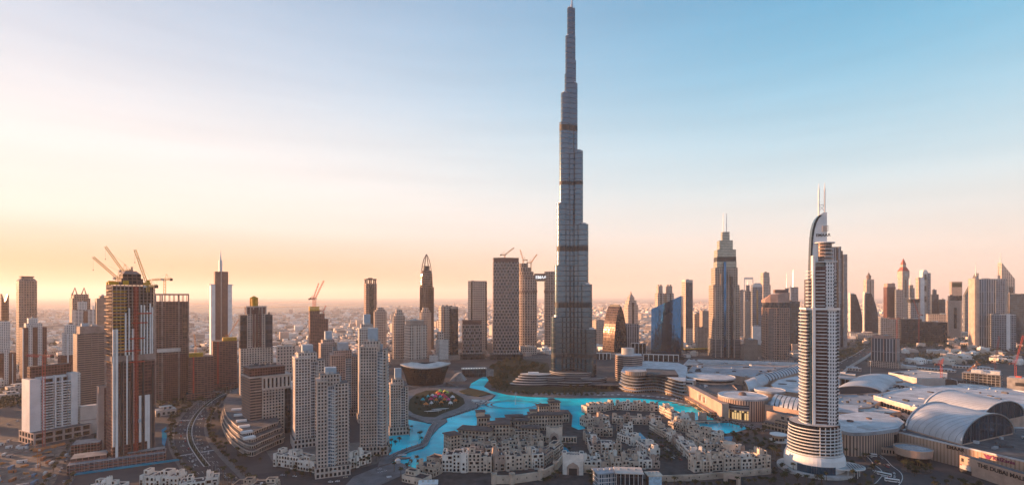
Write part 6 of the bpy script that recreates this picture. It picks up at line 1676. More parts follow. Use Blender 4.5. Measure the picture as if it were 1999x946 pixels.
# middle, right of the hotel
vault('zinc_vault', 'broad blue grey dome-like vault just right of the white hotel tower', g(1618, 768, 20), g(1668, 742, 20), g(1722, 768, 20), 13, 20, 2, M['zinc'], M['steel'], 18, .5)
drum('oval pink mall hall with a pale flat roof beyond the zinc vault', 1722, 738, 33, 24, F['slots'], M['mall_white'], 1.0, 1.2)
hall('mall_hall', 'grey roof terrace with a blue grey V shaped deck in front of the zinc vault', [(1632, 772), (1725, 766), (1760, 770), (1715, 786), (1700, 795), (1632, 800)], 21, M['mall'], M['mall_roof'], 16)
hall('mall_hall', 'flat service roof full of white plant boxes right of the oval pink hall', [(1722, 757), (1790, 748), (1850, 760), (1840, 772), (1760, 770)], 20, M['mall'], M['roof_pale'], 22)
def canopy(label, a, b, wd, h):
    (xa, ya), (xb, yb) = a, b; l_ = math.hypot(xb - xa, yb - ya)
    e = thing('long_canopy', label, 'canopy', ((xa + xb) / 2, (ya + yb) / 2, 0), math.atan2(yb - ya, xb - xa))
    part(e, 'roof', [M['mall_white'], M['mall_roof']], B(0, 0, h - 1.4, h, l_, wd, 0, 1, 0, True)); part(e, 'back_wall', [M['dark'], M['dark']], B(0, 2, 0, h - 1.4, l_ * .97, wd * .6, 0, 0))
    for q in range(8): part(e, 'post', [M['mall_white']], B(-l_ / 2 + 1 + q * (l_ - 2) / 7, -wd / 2 + 1, 0, h - 1.4, 1, 1, 0, 0))
canopy('long flat canopy over a dark car park level left of the oval pink hall', g(1635, 733, 26), g(1700, 743, 26), 34, 26)
canopy('long flat canopy over a dark car park level right of the oval pink hall', g(1757, 747, 26), g(1832, 758, 26), 32, 26)
hall('mall_hall', 'stone coloured long hall behind the right hand car park canopy', [(1735, 727), (1790, 722), (1850, 728), (1848, 738), (1790, 738)], 16, M['stone_pale'], M['roof_pale'], 8)
e, pl = hall('mall_hall', 'wide white roofed hall with a sunlit colonnaded left wall behind the great barrel vault', [(1706, 772), (1770, 757), (1860, 752), (1960, 757), (2060, 775), (2050, 800), (1850, 812)], 27, M['stone_pale'], M['mall_white'], 40, rim=True)
p0, p1 = g(1706, 772, 27), g(1845, 811, 27)
v = Vector((p1[0] - p0[0], p1[1] - p0[1], 0)); ln = v.length
cw = thing('colonnade_wing', 'sunlit colonnade with dark slots and toothed sheds below the wide white roofed hall', 'building', (p0[0], p0[1], 0), math.atan2(v.y, v.x))
part(cw, 'slots', [M['dark']], *[B(2 + q * (ln - 4) / 22, -.4, 14, 21, (ln - 4) / 22 * .6, .8, 0, 0) for q in range(22)])
part(cw, 'shed_base', [M['stone_pale'], M['mall']], B(ln * .58, -9, 0, 13, ln * .78, 16))
for q in range(8):
    part(cw, 'toothed_roof', [M['mall'], M['mall']], P([(ln * (.22 + q * .094), -16.5), (ln * (.22 + q * .094) + ln * .085, -16.5), (ln * (.22 + q * .094) + ln * .085, -1.5), (ln * (.22 + q * .094), -1.5)], 13, 16, 0, 0, poly1=[(ln * (.22 + q * .094), -16.5), (ln * (.22 + q * .094) + .6, -16.5), (ln * (.22 + q * .094) + .6, -1.5), (ln * (.22 + q * .094), -1.5)]))
part(cw, 'shed_slots', [M['dark']], *[B(ln * .2 + q * ln * .038, -17.3, 8, 11, ln * .022, .8, 0, 0) for q in range(20)])
hall('mall_hall', 'grey service roofs with a curved walkway between the white hotel and the colonnade', [(1632, 806), (1640, 795), (1712, 792), (1760, 803), (1720, 812), (1650, 812)], 20, M['mall'], M['roof_pale'], 16)
vault('striped_vault', 'small barrel skylight striped grey and black right behind the white hotel tower', g(1632, 803, 22), g(1672, 806, 22), g(1634, 793, 22), 6, 22, 6, M['glass'], M['zinc'], 12, 2.4)
# curved drum with slotted wall
cpoly = spline(gp([(1632, 836), (1655, 845), (1690, 846), (1728, 842), (1752, 838)], 26), 6) + spline(gp([(1765, 826), (1740, 812), (1690, 806), (1640, 812)], 26), 4)
e = thing('curved_mall_front', 'curved pink mall building with tall dark slots and a pale swirling roof by the hotel', 'mall hall', (0, 0, 0))
part(e, 'wall', [F['slots'], M['mall_white']], P(cpoly, 0, 24)); cc = (sum(p[0] for p in cpoly) / len(cpoly), sum(p[1] for p in cpoly) / len(cpoly))
part(e, 'fascia', [M['mall_roof'], M['mall_white']], P([((x - cc[0]) * 1.025 + cc[0], (y - cc[1]) * 1.025 + cc[1]) for x, y in cpoly], 24, 28, 0, 1, bot=True))
part(e, 'roof_swirl', [M['zinc']], P(spline(gp([(1672, 832), (1700, 826), (1705, 820), (1740, 818), (1755, 830), (1700, 838)], 28.4), 5), 28, 28.7, 0, 0))
for px, py, rr in ((1697, 817, 5), (1745, 812, 6), (1660, 822, 6)):
    x, y = g(px, py, 28); part(e, 'roof_well', [M['brown'], M['roof_dark']], P(ell(rr * .62, rr * .62, 18, x, y), 28, 29.6))
low = spline(gp([(1690, 865), (1715, 872), (1748, 876), (1790, 880)], 8), 6)
e = thing('low_wing', 'low curved pink wing with square windows below the curved slotted mall front', 'building', (0, 0, 0))
part(e, 'wall', [M['mall'], M['roof'], M['win']], lambda mb: mb.gridprism(low + gp([(1790, 866), (1690, 852)], 8), 0, 9, fh=9, bw=7, wx=.6, wy=.42, edge=.3))
tall = thing('dark_recess_block', 'black glazed block wedged between the curved mall front and the fluted wall', 'building', (0, 0, 0))
part(tall, 'glazing', [M['glass'], M['roof_dark']], P(gp([(1728, 845), (1752, 848), (1770, 836), (1740, 832)], 21), 0, 21))
# the great barrel vault and the fluted front wall
A0, A1 = (489.0, 557.0), (479.0, 622.0)
vault('barrel_vault', 'great grey barrel vault with a dark glazed end, right foreground of the mall', A0, A1, (590.0, 603.0), 27, 23.5, 2, M['zinc'], M['steel'], 26, .9)
vault('barrel_vault', 'second barrel vault behind the great one at the right edge', (585, 640), (578, 720), (690, 690), 24, 23.5, 2, M['zinc'], M['mall_white'], 22, .9)
base, _ = hall('fluted_front', 'fluted pink stone mall front catching a golden patch of sun below the great barrel vault', [(1748, 842), (1790, 833), (2020, 835), (2200, 880), (2200, 980), (1999, 900)], 22, F['fluted'], M['roof'], 26)
p0, p1 = Vector((*g(1748, 842, 22), 0)), Vector((*g(1999, 900, 22), 0))
v = (p1 - p0).normalized(); nrm = Vector((v.y, -v.x, 0)); LN = (p1 - p0).length
M['letters'] = mat('dark_lettering', (0.03, 0.025, 0.025), .5, .5, .1)
M['magenta'] = mat('magenta_sign', (0.20, 0.01, 0.09), .5, .5, .1)
ang = math.atan2(v.y, v.x)
def local(e, o, pos):
    o.parent = e; o.matrix_parent_inverse = Matrix()
    o.location = pos; o.rotation_euler = (R(90), 0, 0)
sgn = thing('wall_sign', 'dark lettering high on the sunlit fluted mall front', 'sign', (p0.x, p0.y, 0), ang, None)
local(sgn, text('EMAAR', (0, 0, 0), 5.2, (1, 0, 0), M['letters']), (LN * .52, -.5, 19.0))
sgn = thing('wall_sign', 'magenta sign with a winged emblem near the top of the fluted mall front', 'sign', (p0.x, p0.y, 0), ang, None)
local(sgn, text('KidZania', (0, 0, 0), 5.0, (1, 0, 0), M['magenta']), (LN * .87, -.5, 18.6))
part(sgn, 'emblem', [M['magenta'], M['orange']], lambda mb: (mb.plate((LN * .76, -.1, 18.6), (1, 0, 0), [(-4, 2.4), (-1, -2.4), (1.2, -2.4), (4, 2.4), (1.2, .8), (0, 2.2), (-1.2, .8)], .5, 0)))
# sign wall in front
q0, q1 = Vector((*g(1874, 887, 17.5), 0)), Vector((*g(1999, 925, 17.5), 0))
v2 = (q1 - q0).normalized(); L2 = (q1 - q0).length + 40; ang2 = math.atan2(v2.y, v2.x)
sw = thing('sign_wall', 'plain pink wall carrying the large dark mall lettering in the bottom right corner', 'wall', (q0.x, q0.y, 0), ang2)
part(sw, 'wall', [M['mall'], M['roof']], B(L2 / 2, 4, 0, 17.5, L2, 8)); part(sw, 'window', [M['glass']], B(L2 * .60, -.2, 2.5, 7, 5.0, .6, 0, 0))
lt = text('THE DUBAI MALL', (0, 0, 0), 5.6, (1, 0, 0), M['letters']); local(sw, lt, (L2 * .40, -.4, 13.2))
part(sw, 'emblem', [M['letters']], *[B(2.2 + q * .8, -.3, 11.5, 15, .5, .4, 0, 0) for q in range(3)])
bb = thing('billboard', 'pale banner board with a red corner beside the vehicle opening under the mall lettering', 'billboard', (q0.x, q0.y, 0), ang2)
part(bb, 'panel', [M['roof_pale']], B(6.5, -.9, 4.2, 9.0, 11, .6, 0, 0)); part(bb, 'corner_mark', [M['red']], B(2.3, -1.3, 7.6, 8.8, 2.0, .3, 0, 0)); part(bb, 'opening', [M['dark']], B(6.5, -.7, 0, 4.2, 12, .5, 0, 0))
pc = g(1783, 872, 16)
por = thing('entrance_rotunda', 'round pink entrance rotunda with a louvred roof in front of the fluted wall', 'building', (*pc, 0))
part(por, 'wall', [M['mall'], M['roof']], lambda mb: mb.lathe([(17, 8), (18, 16), (17, 16)], 40)); part(por, 'roof', [M['mall_roof']], P(ell(17, 17, 40), 14, 14.8, 0, 0, bot=True)); part(por, 'glazing', [M['glass'], M['roof_dark']], P(ell(14.5, 14.5, 36), 0, 8))
for q in range(6): part(por, 'roof_louvre', [M['mall_white']], B(-10 + q * 4, 0, 14.8, 15.8, 1.0, 18 - abs(q - 2.5) * 3, 0, 0, .4))
# right-hand construction decks
s = site('parking_deck', 'unfinished dark concrete parking deck with a white hoarding on its roof, right', 'building', 1878, 1958, 1050, -6, .6)
part(s.e, 'core', [M['dark'], M['concrete']], B(0, 2, 0, 26, s.w * .92, s.d * .85)); part(s.e, 'floor_slabs', [M['concrete']], *[B(0, 0, 5 + q * 5.2, 5.8 + q * 5.2, s.w, s.d, 0, 0, 0, True) for q in range(5)])
part(s.e, 'columns', [M['concrete']], *[B(-s.w / 2 + 1 + q * (s.w - 2) / 9, -s.d / 2 + .6, 0, 26, 1, 1, 0, 0) for q in range(10)]); part(s.e, 'hoarding', [M['mall_white']], B(s.w * .1, 0, 27, 34, s.w * .74, s.d * .6, 0, 0))
s = site('concrete_block', 'raw pale concrete block with two dark openings cut by the right edge', 'building', 1966, 2040, 930, -8, .6)
part(s.e, 'wall', [M['concrete'], M['roof_pale']], B(0, 0, 0, 36, s.w, s.d)); part(s.e, 'opening', [M['dark']], B(-s.w * .1, -s.d / 2 - .2, 8, 14, s.w * .3, .8, 0, 0), B(-s.w * .1, -s.d / 2 - .2, 22, 28, s.w * .3, .8, 0, 0)); part(s.e, 'roof_crate', [M['red']], B(-s.w * .2, 0, 36, 38.5, 8, 5, 0, 0))
s = site('dark_shed', 'dark arched site shed with a pale rib left of the parking deck', 'building', 1846, 1882, 1020, -4, .5)
part(s.e, 'wall', [M['dark'], M['roof_dark']], B(0, 0, 0, 18, s.w, s.d)); part(s.e, 'rib', [M['mall_white']], T((s.w * .2, -s.d / 2 - .6, 0), (s.w * .16, -s.d / 2 - .6, 18), .6), T((s.w * .16, -s.d / 2 - .6, 18), (-s.w * .2, -s.d / 2 - .6, 21), .6))
s = site('site_shed', 'low brown timber clad site hall with a pale roof behind the white roofed mall hall', 'building', 1870, 1930, 930, -6, .6)
part(s.e, 'wall', [M['brown'], M['mall_white']], B(0, 0, 0, 22, s.w, s.d)); part(s.e, 'roof', [M['roof_pale']], B(0, 0, 22, 23, s.w * 1.04, s.d * 1.04, 0, 0))
# low sheds and white halls of the middle-right flats
r_ = random.Random(21)
for px, py, w_, d_, h_, lab in ((1795, 706, 60, 24, 8, 'long white low hall among trees left of the wide office block'), (1832, 690, 46, 30, 12, 'white stepped hall among trees below the keyhole block'), (1868, 696, 50, 24, 9, 'white low hall right of the stepped white hall'),
                                (1895, 677, 54, 30, 16, 'white terraced block at the foot of the golden edged office'), (1820, 722, 90, 16, 5, 'long sandy low shed behind the car park canopies'), (1770, 718, 40, 20, 7, 'pale shed right of the stone hotel block'),
                                (1900, 720, 80, 14, 6, 'long sandy wall-like shed before the parking deck'), (1960, 700, 60, 26, 8, 'white roofed hall at the right edge among dark trees'), (1650, 735, 40, 12, 8, 'pale service shed behind the white hotel tower'), (1660, 722, 46, 14, 7, 'small pale site office beside the flyover')):
    x, y = g(px, py); e = thing('low_hall', lab, 'building', (x, y, 0), -math.atan2(x, y) + r_.uniform(-.3, .1))
    part(e, 'wall', [F['cream'] if r_.random() < .4 else M['offwhite'], M['mall_white']], B(0, 0, 0, h_, w_, d_)); part(e, 'roof_box', [M['mall_white']], B(w_ * r_.uniform(-.3, .3), 0, h_, h_ + 3, w_ * .25, d_ * .5, 0, 0), B(w_ * r_.uniform(-.3, .3), d_ * .2, h_, h_ + 1.5, w_ * .1, d_ * .2, 0, 0))
lm = thing('light_mast', 'tall slim lighting mast beside the flyover in front of the stone hotel block', 'lamp post', (*g(1700, 733), 0))
part(lm, 'pole', [M['offwhite']], T((0, 0, 0), (0, 0, 34), .55, 8, r2=.35)); part(lm, 'head', [M['roof_pale']], L([(1.8, 33), (2.2, 34.5), (.1, 35)], 12))
# ------------------------------------------------------------------ the sand coloured old town quarter
M['house_pale'] = mat('house_pale_render', (0.66, 0.54, 0.435), .85, .12, .3)
M['house_white'] = mat('house_white_render', (0.77, 0.71, 0.635), .8, .12, .25)
M['house_rose'] = mat('house_rose_render', (0.44, 0.33, 0.27), .85, .12, .3)
M['tile_brown'] = mat('brown_flat_roof', (0.12, 0.092, 0.085), .85, .25, .4)
M['roof_slate'] = mat('dark_roof_felt', (0.04, 0.042, 0.05), .9, .3, .5)
def parabox(mb, cx, cy, z0, z1, w, d, t=.45, drop=1.0, m=0, mr=1, crenel=False):
    o, i = rect(w, d, cx, cy), rect(w - 2 * t, d - 2 * t, cx, cy)
    mb.prism(o, z0, z1, m, mr, False)
    for k in range(4):
        j = (k + 1) % 4
        mb.face([(*o[k], z1), (*o[j], z1), (*i[j], z1), (*i[k], z1)], m)
        mb.face([(*i[j], z1 - drop), (*i[k], z1 - drop), (*i[k], z1), (*i[j], z1)], m)
    mb.face([(*p, z1 - drop) for p in i], mr)
    if crenel:
        n = max(2, int(w / 1.6))
        for k in range(n):
            mb.box(cx - w / 2 + (k + .5) * w / n, cy - d / 2 + t / 2, z1, z1 + .8, w / n * .5, t, m, m)
            mb.box(cx - w / 2 + (k + .5) * w / n, cy + d / 2 - t / 2, z1, z1 + .8, w / n * .5, t, m, m)
def win_mesh(w, h, arch, frame):
    mb = MB()
    def outline(w, h):
        if not arch: return [(-w / 2, 0), (w / 2, 0), (w / 2, h), (-w / 2, h)]
        return [(-w / 2, 0), (w / 2, 0)] + [(w / 2 * math.cos(R(a)), h - w / 2 + w / 2 * math.sin(R(a))) for a in range(0, 181, 30)]
    mb.plate((0, 0, 0), (1, 0, 0), outline(w, h), .06, 0)
    if frame:
        mb.plate((0, 0, -.28), (1, 0, 0), [(-w / 2 - .3, 0), (w / 2 + .3, 0), (w / 2 + .3, .28), (-w / 2 - .3, .28)], .3, 1)
        if not arch: mb.plate((0, 0, h), (1, 0, 0), [(-w / 2 - .3, 0), (w / 2 + .3, 0), (w / 2 + .3, .3), (-w / 2 - .3, .3)], .34, 1)
        for sg in (-1, 1): mb.plate((sg * (w / 2 + .15), 0, 0), (1, 0, 0), [(-.15, 0), (.15, 0), (.15, h * (.7 if arch else 1)), (-.15, h * (.7 if arch else 1))], .26, 1)
    return mb.mesh('window', [M['glass'], M['house_pale']])
WIN = {'small': win_mesh(1.8, 2.2, False, True), 'arch': win_mesh(2.3, 2.8, True, True), 'wide': win_mesh(3.6, 2.6, False, True), 'slit': win_mesh(.8, 1.6, False, False)}
def put_win(e, kind_, x, y, z, face):
    o = bpy.data.objects.new('window', WIN[kind_]); COL.objects.link(o); o.parent = e
    o.location = (x, y, z); o.rotation_euler = (0, 0, {'f': 0, 'r': R(90), 'l': R(-90), 'b': R(180)}[face])
def house(x, y, yaw, w, d, h, seed, label, group, name='townhouse', white=.25, cap=100):
    r = random.Random(seed)
    e = thing(name, label, 'house', (x, y, 1.5), yaw, group)
    q = r.random()
    wm = M['house_white'] if q < white else M['house_pale'] if q < .62 else M['sand'] if q < .86 else M['house_rose']
    roof = r.choice((M['roof_slate'], M['roof_slate'], M['roof_dark'], M['roof']))
    n_cell = max(1, int(w / 7)); vols = [(0, 0, 0, h, w, d)]
    part(e, 'wall', [wm, roof], lambda mb: parabox(mb, 0, 0, 0, h, w, d, crenel=r.random() < .15))
    up = []
    if r.random() < .85:
        uw, ud, uh = w * r.uniform(.3, .55), d * r.uniform(.4, .6), r.uniform(2.8, 4.2)
        ux, uy = r.choice((-1, 1)) * (w - uw) * .42, r.uniform(-.15, .4) * (d - ud)
        part(e, 'upper_storey', [wm, roof], lambda mb: parabox(mb, ux, uy, h - 1.0, h + uh, uw, ud)); up.append((ux, uy, h, h + uh, uw, ud))
    if r.random() < .35:
        tw = r.uniform(3.2, 4.4); tx = r.choice((-1, 1)) * (w / 2 - tw * .55)
        part(e, 'wind_tower', [wm, roof], lambda mb: parabox(mb, tx, -d * .1, h - 1.0, h + r.uniform(4.5, 7), tw, tw, crenel=True))
    if r.random() < .55:     # a projecting bay and a lower annex break the front
        bw = w * r.uniform(.22, .34); bx_ = r.uniform(-.3, .3) * w
        part(e, 'bay', [wm, roof], lambda mb: parabox(mb, bx_, -d / 2 - .9, 0, h * r.choice((.66, 1.06)), bw, 2.4, drop=.6))
        put_win(e, 'arch', bx_, -d / 2 - 2.1, h * .15, 'f'); put_win(e, 'small', bx_, -d / 2 - 2.1, h * .42, 'f')
    if r.random() < .4:
        part(e, 'annex', [wm, roof], lambda mb: parabox(mb, r.choice((-1, 1)) * w * .2, d / 2 + 1.6, 0, h * .6, w * .5, 4.2))
    if r.random() < .12:
        part(e, 'dome', [wm], L([(2.6 * math.cos(R(a)), h - .2 + 2.8 * math.sin(R(a))) for a in range(0, 91, 15)], 14), smooth=True)
    for k in range(r.randint(2, 5)):
        part(e, 'roof_unit', [r.choice((M['roof_pale'], M['white'], M['roof']))], B(r.uniform(-.35, .35) * w, r.uniform(-.3, .3) * d, h - 1.0, h + r.uniform(-.2, .8), r.uniform(1.2, 2.6), r.uniform(1, 2), 0, 0))
    nfl = max(1, int(h / 3.7)); cnt = 0
    for f in range(nfl):
        z = 1.0 + f * (h - 1.2) / nfl
        kk = 'arch' if (f == nfl - 1 and r.random() < .4) or (f == 0 and r.random() < .5) else r.choice(('small', 'small', 'wide'))
        n = max(1, int(w / (3.6 if kk != 'wide' else 4.8)))
        for i in range(n):
            if cnt < cap and r.random() < .93: put_win(e, kk, -w / 2 + (i + .5) * w / n, -d / 2, z, 'f'); cnt += 1
        n = max(1, int(d / 4.2))
        for i in range(n):
            for fc, sx in (('l', -1), ('r', 1)):
                if cnt < cap and r.random() < .8: put_win(e, 'small' if kk == 'wide' else kk, sx * w / 2, -d / 2 + (i + .5) * d / n, z, fc); cnt += 1
    for ux, uy, z0, z1, uw, ud in up:
        for i in range(max(1, int(uw / 3.5))):
            put_win(e, 'small', ux - uw / 2 + (i + .5) * uw / max(1, int(uw / 3.5)), uy - ud / 2, z0 + .5, 'f')
    return e
ORD = ('first', 'second', 'third', 'fourth', 'fifth', 'sixth', 'seventh', 'eighth', 'ninth', 'tenth', 'eleventh', 'twelfth', 'thirteenth', 'fourteenth', 'fifteenth', 'sixteenth')
def row(a, b, n, d, h0, h1, seed, desc, group='sand coloured old town houses', white=.2):
    """n houses standing wall to wall along the ground line a-b (photo pixels of the front foot)"""
    r = random.Random(seed); p, q = Vector(g(*a, 1.5)), Vector(g(*b, 1.5))
    v = q - p; ln = v.length; v.normalize(); yaw = math.atan2(v.y, v.x); nb = Vector((-v.y, v.x))
    cuts = [0] + sorted(min(.97, max(.03, (i + r.uniform(-.18, .18)) / n)) for i in range(1, n)) + [1]
    for i in range(n):
        w = (cuts[i + 1] - cuts[i]) * ln - .15; dd = d * r.uniform(.85, 1.2); h = r.uniform(h0, h1) * (.74 if 4 <= seed <= 37 and seed != 28 else .95)
        c = p + v * ((cuts[i] + cuts[i + 1]) / 2 * ln) + nb * (dd / 2 + r.uniform(-1.2, 1.2))
        house(c.x, c.y, yaw, w, dd, h, seed * 31 + i, '%s house %s' % (ORD[i], desc), group, white=white)
# left quarter, front rows (tall, four storeys of windows)
row((863, 920), (960, 921), 4, 15, 17, 21, 1, 'from the left in the front row beside the lake end', white=.1)
row((964, 920), (1062, 913), 5, 14, 15, 18, 2, 'from the left in the front row behind the fortress wall', white=.1)
row((1064, 911), (1098, 884), 2, 13, 12, 15, 3, 'where the front row curves up to the white gate')
row((897, 898), (945, 898), 2, 14, 15, 18, 4, 'in the short row behind the lake end front row', white=.15)
row((948, 896), (1062, 890), 5, 13, 13, 18, 5, 'from the left in the second row of the left quarter', white=.25)
row((893, 880), (968, 880), 3, 13, 13, 17, 6, 'from the left in the third row behind the lake end', white=.15)
row((972, 876), (1062, 871), 4, 12, 11, 16, 7, 'from the left in the third row left of the twin pools', white=.3)
row((985, 860), (1055, 856), 3, 12, 11, 16, 8, 'in the back row of the left quarter below the souk', white=.2)
# right quarter
row((1146, 806), (1200, 799), 4, 14, 13, 16, 11, 'from the left along the lake edge of the palace', white=.05)
row((1202, 799), (1286, 803), 6, 14, 13, 17, 12, 'from the left on the straight palace lake front', white=.05)
row((1288, 806), (1328, 826), 3, 13, 14, 17, 13, 'down the right end of the palace lake front', white=.05)
row((1143, 832), (1190, 824), 3, 12, 11, 15, 14, 'in the second palace row beside the gap of water', white=.1)
row((1196, 826), (1292, 830), 5, 12, 11, 16, 15, 'from the left in the palace row above the arcaded court', white=.1)
row((1140, 850), (1152, 884), 3, 12, 11, 14, 16, 'down the left edge row right of the twin pools', white=.5)
row((1160, 850), (1196, 852), 2, 13, 12, 16, 17, 'in the block left of the long court pool', white=.15)
row((1158, 884), (1214, 886), 3, 15, 15, 18, 18, 'from the left in the tall block at the centre of the right quarter', white=.15)
row((1205, 858), (1238, 870), 2, 12, 11, 14, 19, 'in the pale pair left of the long court pool', white=.5)
row((1240, 874), (1268, 893), 2, 13, 12, 15, 20, 'in the pair stepping down right of the tall block', white=.4)
row((1140, 915), (1190, 915), 3, 13, 11, 13, 21, 'from the left in the low row right of the white gate', white=.4)
row((1193, 915), (1290, 914), 5, 12, 10, 14, 22, 'from the left in the low row behind the glass pavilions', white=.35)
row((1268, 836), (1310, 862), 4, 13, 11, 15, 23, 'down the inner row right of the long court pool', white=.5)
row((1304, 834), (1352, 848), 4, 13, 12, 16, 24, 'down the outer row beside the bridge water', white=.15)
row((1354, 850), (1404, 862), 3, 13, 12, 16, 25, 'at the lower end of the outer row by the garden pool', white=.25)
row((1312, 864), (1352, 906), 5, 13, 11, 15, 26, 'down the long white row facing the parking court', white=.6)
row((1340, 858), (1372, 880), 3, 12, 11, 15, 27, 'in the inner row between the parking court and the garden pool', white=.3)
row((1356, 922), (1505, 912), 8, 13, 12, 15, 28, 'from the left in the front right row above the perimeter wall', white=.15)
row((1386, 898), (1412, 903), 1, 13, 14, 16, 29, 'standing alone left of the round tower', white=.1)
row((1436, 895), (1490, 903), 3, 12, 9, 12, 30, 'behind the front right row near the hotel', white=.15)
row((1158, 838), (1192, 838), 2, 11, 10, 14, 31, 'in the short row between the palace and the long court pool', white=.3)
row((1204, 842), (1236, 844), 2, 11, 10, 13, 32, 'in the short row just above the long court pool', white=.3)
row((1378, 872), (1436, 890), 4, 12, 10, 14, 33, 'in the filled slope above the round tower', white=.2)
row((1362, 900), (1384, 904), 2, 11, 9, 13, 34, 'in the pair behind the front right row', white=.3)
row((1216, 898), (1262, 902), 3, 11, 9, 12, 35, 'in the low infill row below the tall block', white=.35)
row((1158, 902), (1206, 902), 3, 10, 8, 11, 36, 'in the low infill row right of the white gate', white=.35)
row((1142, 866), (1152, 868), 1, 11, 10, 12, 37, 'standing alone right of the twin pools', white=.5)
# round tower
rt = thing('round_tower', 'round pale watch tower with slit windows in the right quarter of the old town', 'tower', (*g(1424, 896, 1.5), 1.5))
part(rt, 'wall', [M['house_pale'], M['roof_slate']], L([(6.6, 0), (6.3, 15), (6.9, 17.5), (6.9, 19), (6.2, 19), (6.2, 18), (.01, 18)], 24))
for a in (240, 265, 290, 315):
    o = bpy.data.objects.new('window', WIN['slit']); COL.objects.link(o); o.parent = rt; o.location = (6.5 * math.cos(R(a)), 6.5 * math.sin(R(a)), 11); o.rotation_euler = (0, 0, R(a + 90))
# souk with overhanging brown roofs
def souk(px, py, w, d, h, rel, label, storeys=4, top=None):
    x, y = g(px, py, 1.5); yaw = -math.atan2(x, y) + R(rel)
    e = thing('souk_block', label, 'building', (x - math.sin(yaw) * d / 2, y + math.cos(yaw) * d / 2, 1.5), yaw, 'brown roofed souk blocks by the lake')
    part(e, 'wall', [M['sand'], M['tile_brown'], M['win']], lambda mb: mb.gridprism(rect(w, d), 0, h, fh=h / storeys, bw=4.2, wx=.55, wy=.6, rec=.6))
    part(e, 'roof', [M['tile_brown'], M['tile_brown']], P(rect(w + 3, d + 3), h, h + .7, 0, 1, bot=True), P(rect(w + 2.6, d + 2.6), h + .7, h + 2.0, 0, 1, poly1=rect(w * .6, d * .5)))
    for i in range(max(2, int(w / 6))):
        n = max(2, int(w / 6)); put_win(e, 'arch', -w / 2 + (i + .5) * w / n, -d / 2 - .04, .6, 'f')
    if top:
        tw, th = top; part(e, 'tower_room', [M['sand']], B(-w * .25, 0, h + .7, h + th, tw, tw, 0, 0)); part(e, 'tower_roof', [M['tile_brown'], M['tile_brown']], P(rect(tw + 2.4, tw + 2.4, -w * .25), h + th, h + th + .6, 0, 1, bot=True), P(rect(tw + 2, tw + 2, -w * .25), h + th + .6, h + th + 1.6, 0, 1, poly1=rect(tw * .4, tw * .4, -w * .25)))
    return e
souk(890, 884, 14, 16, 21, 30, 'angular souk block with dark balconies at the lake corner, furthest left', 5)
souk(925, 872, 40, 20, 20, -18, 'long souk block under a broad dark roof beside the lake corner', 4)
souk(975, 866, 26, 18, 24, 3, 'pale framed souk block with a large recessed balcony in its middle', 5)
souk(945, 850, 16, 14, 24, 6, 'souk block carrying a flat topped tower pavilion above the lake', 4, (11, 7))
souk(985, 842, 20, 14, 15, 6, 'small brown roofed souk block behind the pale framed block', 3)
souk(1018, 846, 18, 14, 17, -8, 'square hipped souk block in the middle of the souk', 3)
souk(1034, 858, 22, 15, 15, -10, 'low hipped souk block in front of the middle of the souk', 3)
souk(1006, 830, 24, 14, 12, 8, 'low terrace souk block at the lake edge left of the arcades', 2)
souk(1052, 840, 26, 18, 21, 6, 'tall arcaded souk block with loggias right of centre', 4, (9, 5))
souk(1083, 838, 22, 18, 20, 10, 'tall souk block with arched loggias nearest the water gap', 4)
souk(1062, 814, 16, 14, 17, 14, 'souk block with a broad flat eave at the northern lake edge', 3)
souk(1084, 812, 16, 14, 21, 14, 'orange lit souk tower at the northern tip by the lake', 4, (8, 4))
souk(1103, 824, 14, 18, 13, 20, 'low rusty terrace block at the eastern tip of the souk', 2)
def gate(px, py, w, d, h, wm, label, aw, ah, wings=0):
    x, y = g(px, py, 1.5); e = thing('gate', label, 'gate', (x, y + d / 2, 1.5), -math.atan2(x, y))
    part(e, 'wall', [wm, M['roof']], lambda mb: parabox(mb, 0, 0, 0, h, w, d, crenel=True))
    arch = lambda w_, h_: [(-w_ / 2, 0), (w_ / 2, 0), (w_ / 2, h_ * .6), (w_ * .36, h_ * .8), (0, h_), (-w_ * .36, h_ * .8), (-w_ / 2, h_ * .6)]
    part(e, 'arch_frame', [wm], lambda mb: mb.plate((0, -d / 2, 0), (1, 0, 0), [(-aw * .85, 0), (aw * .85, 0), (aw * .85, ah * 1.3), (-aw * .85, ah * 1.3)], .5, 0))
    part(e, 'arch_recess', [M['house_rose']], lambda mb: mb.plate((0, -d / 2 - .5, 0), (1, 0, 0), arch(aw * 1.25, ah * 1.18), .12, 0))
    part(e, 'arch_opening', [M['dark']], lambda mb: mb.plate((0, -d / 2 - .62, 0), (1, 0, 0), [(-aw * .42, 0), (aw * .42, 0), (aw * .42, ah * .62), (-aw * .42, ah * .62)] if wings == 0 else arch(aw * .8, ah * .8), .1, 0))
    for sg in (-1, 1):
        part(e, 'turret', [wm, M['roof']], lambda mb: parabox(mb, sg * (w / 2 - 1.8), -.2, h - 1, h + 2.0, 4.0, d * 1.04))
        if wings: part(e, 'arcade_wing', [wm, M['roof'], M['win']], lambda mb: mb.gridprism(rect(wings, d * .7, sg * (w / 2 + wings / 2), 1), 0, h * .42, fh=h * .42, bw=3.6, wx=.6, wy=.66))
gate(1120, 926, 21, 9, 20.5, M['house_white'], 'white monumental gate with a pointed arch in the front of the old town', 10, 11)
gate(1083, 864, 20, 8, 19, M['house_pale'], 'sand coloured inner gate with a dark pointed arch above the twin pools', 9, 12, 18)
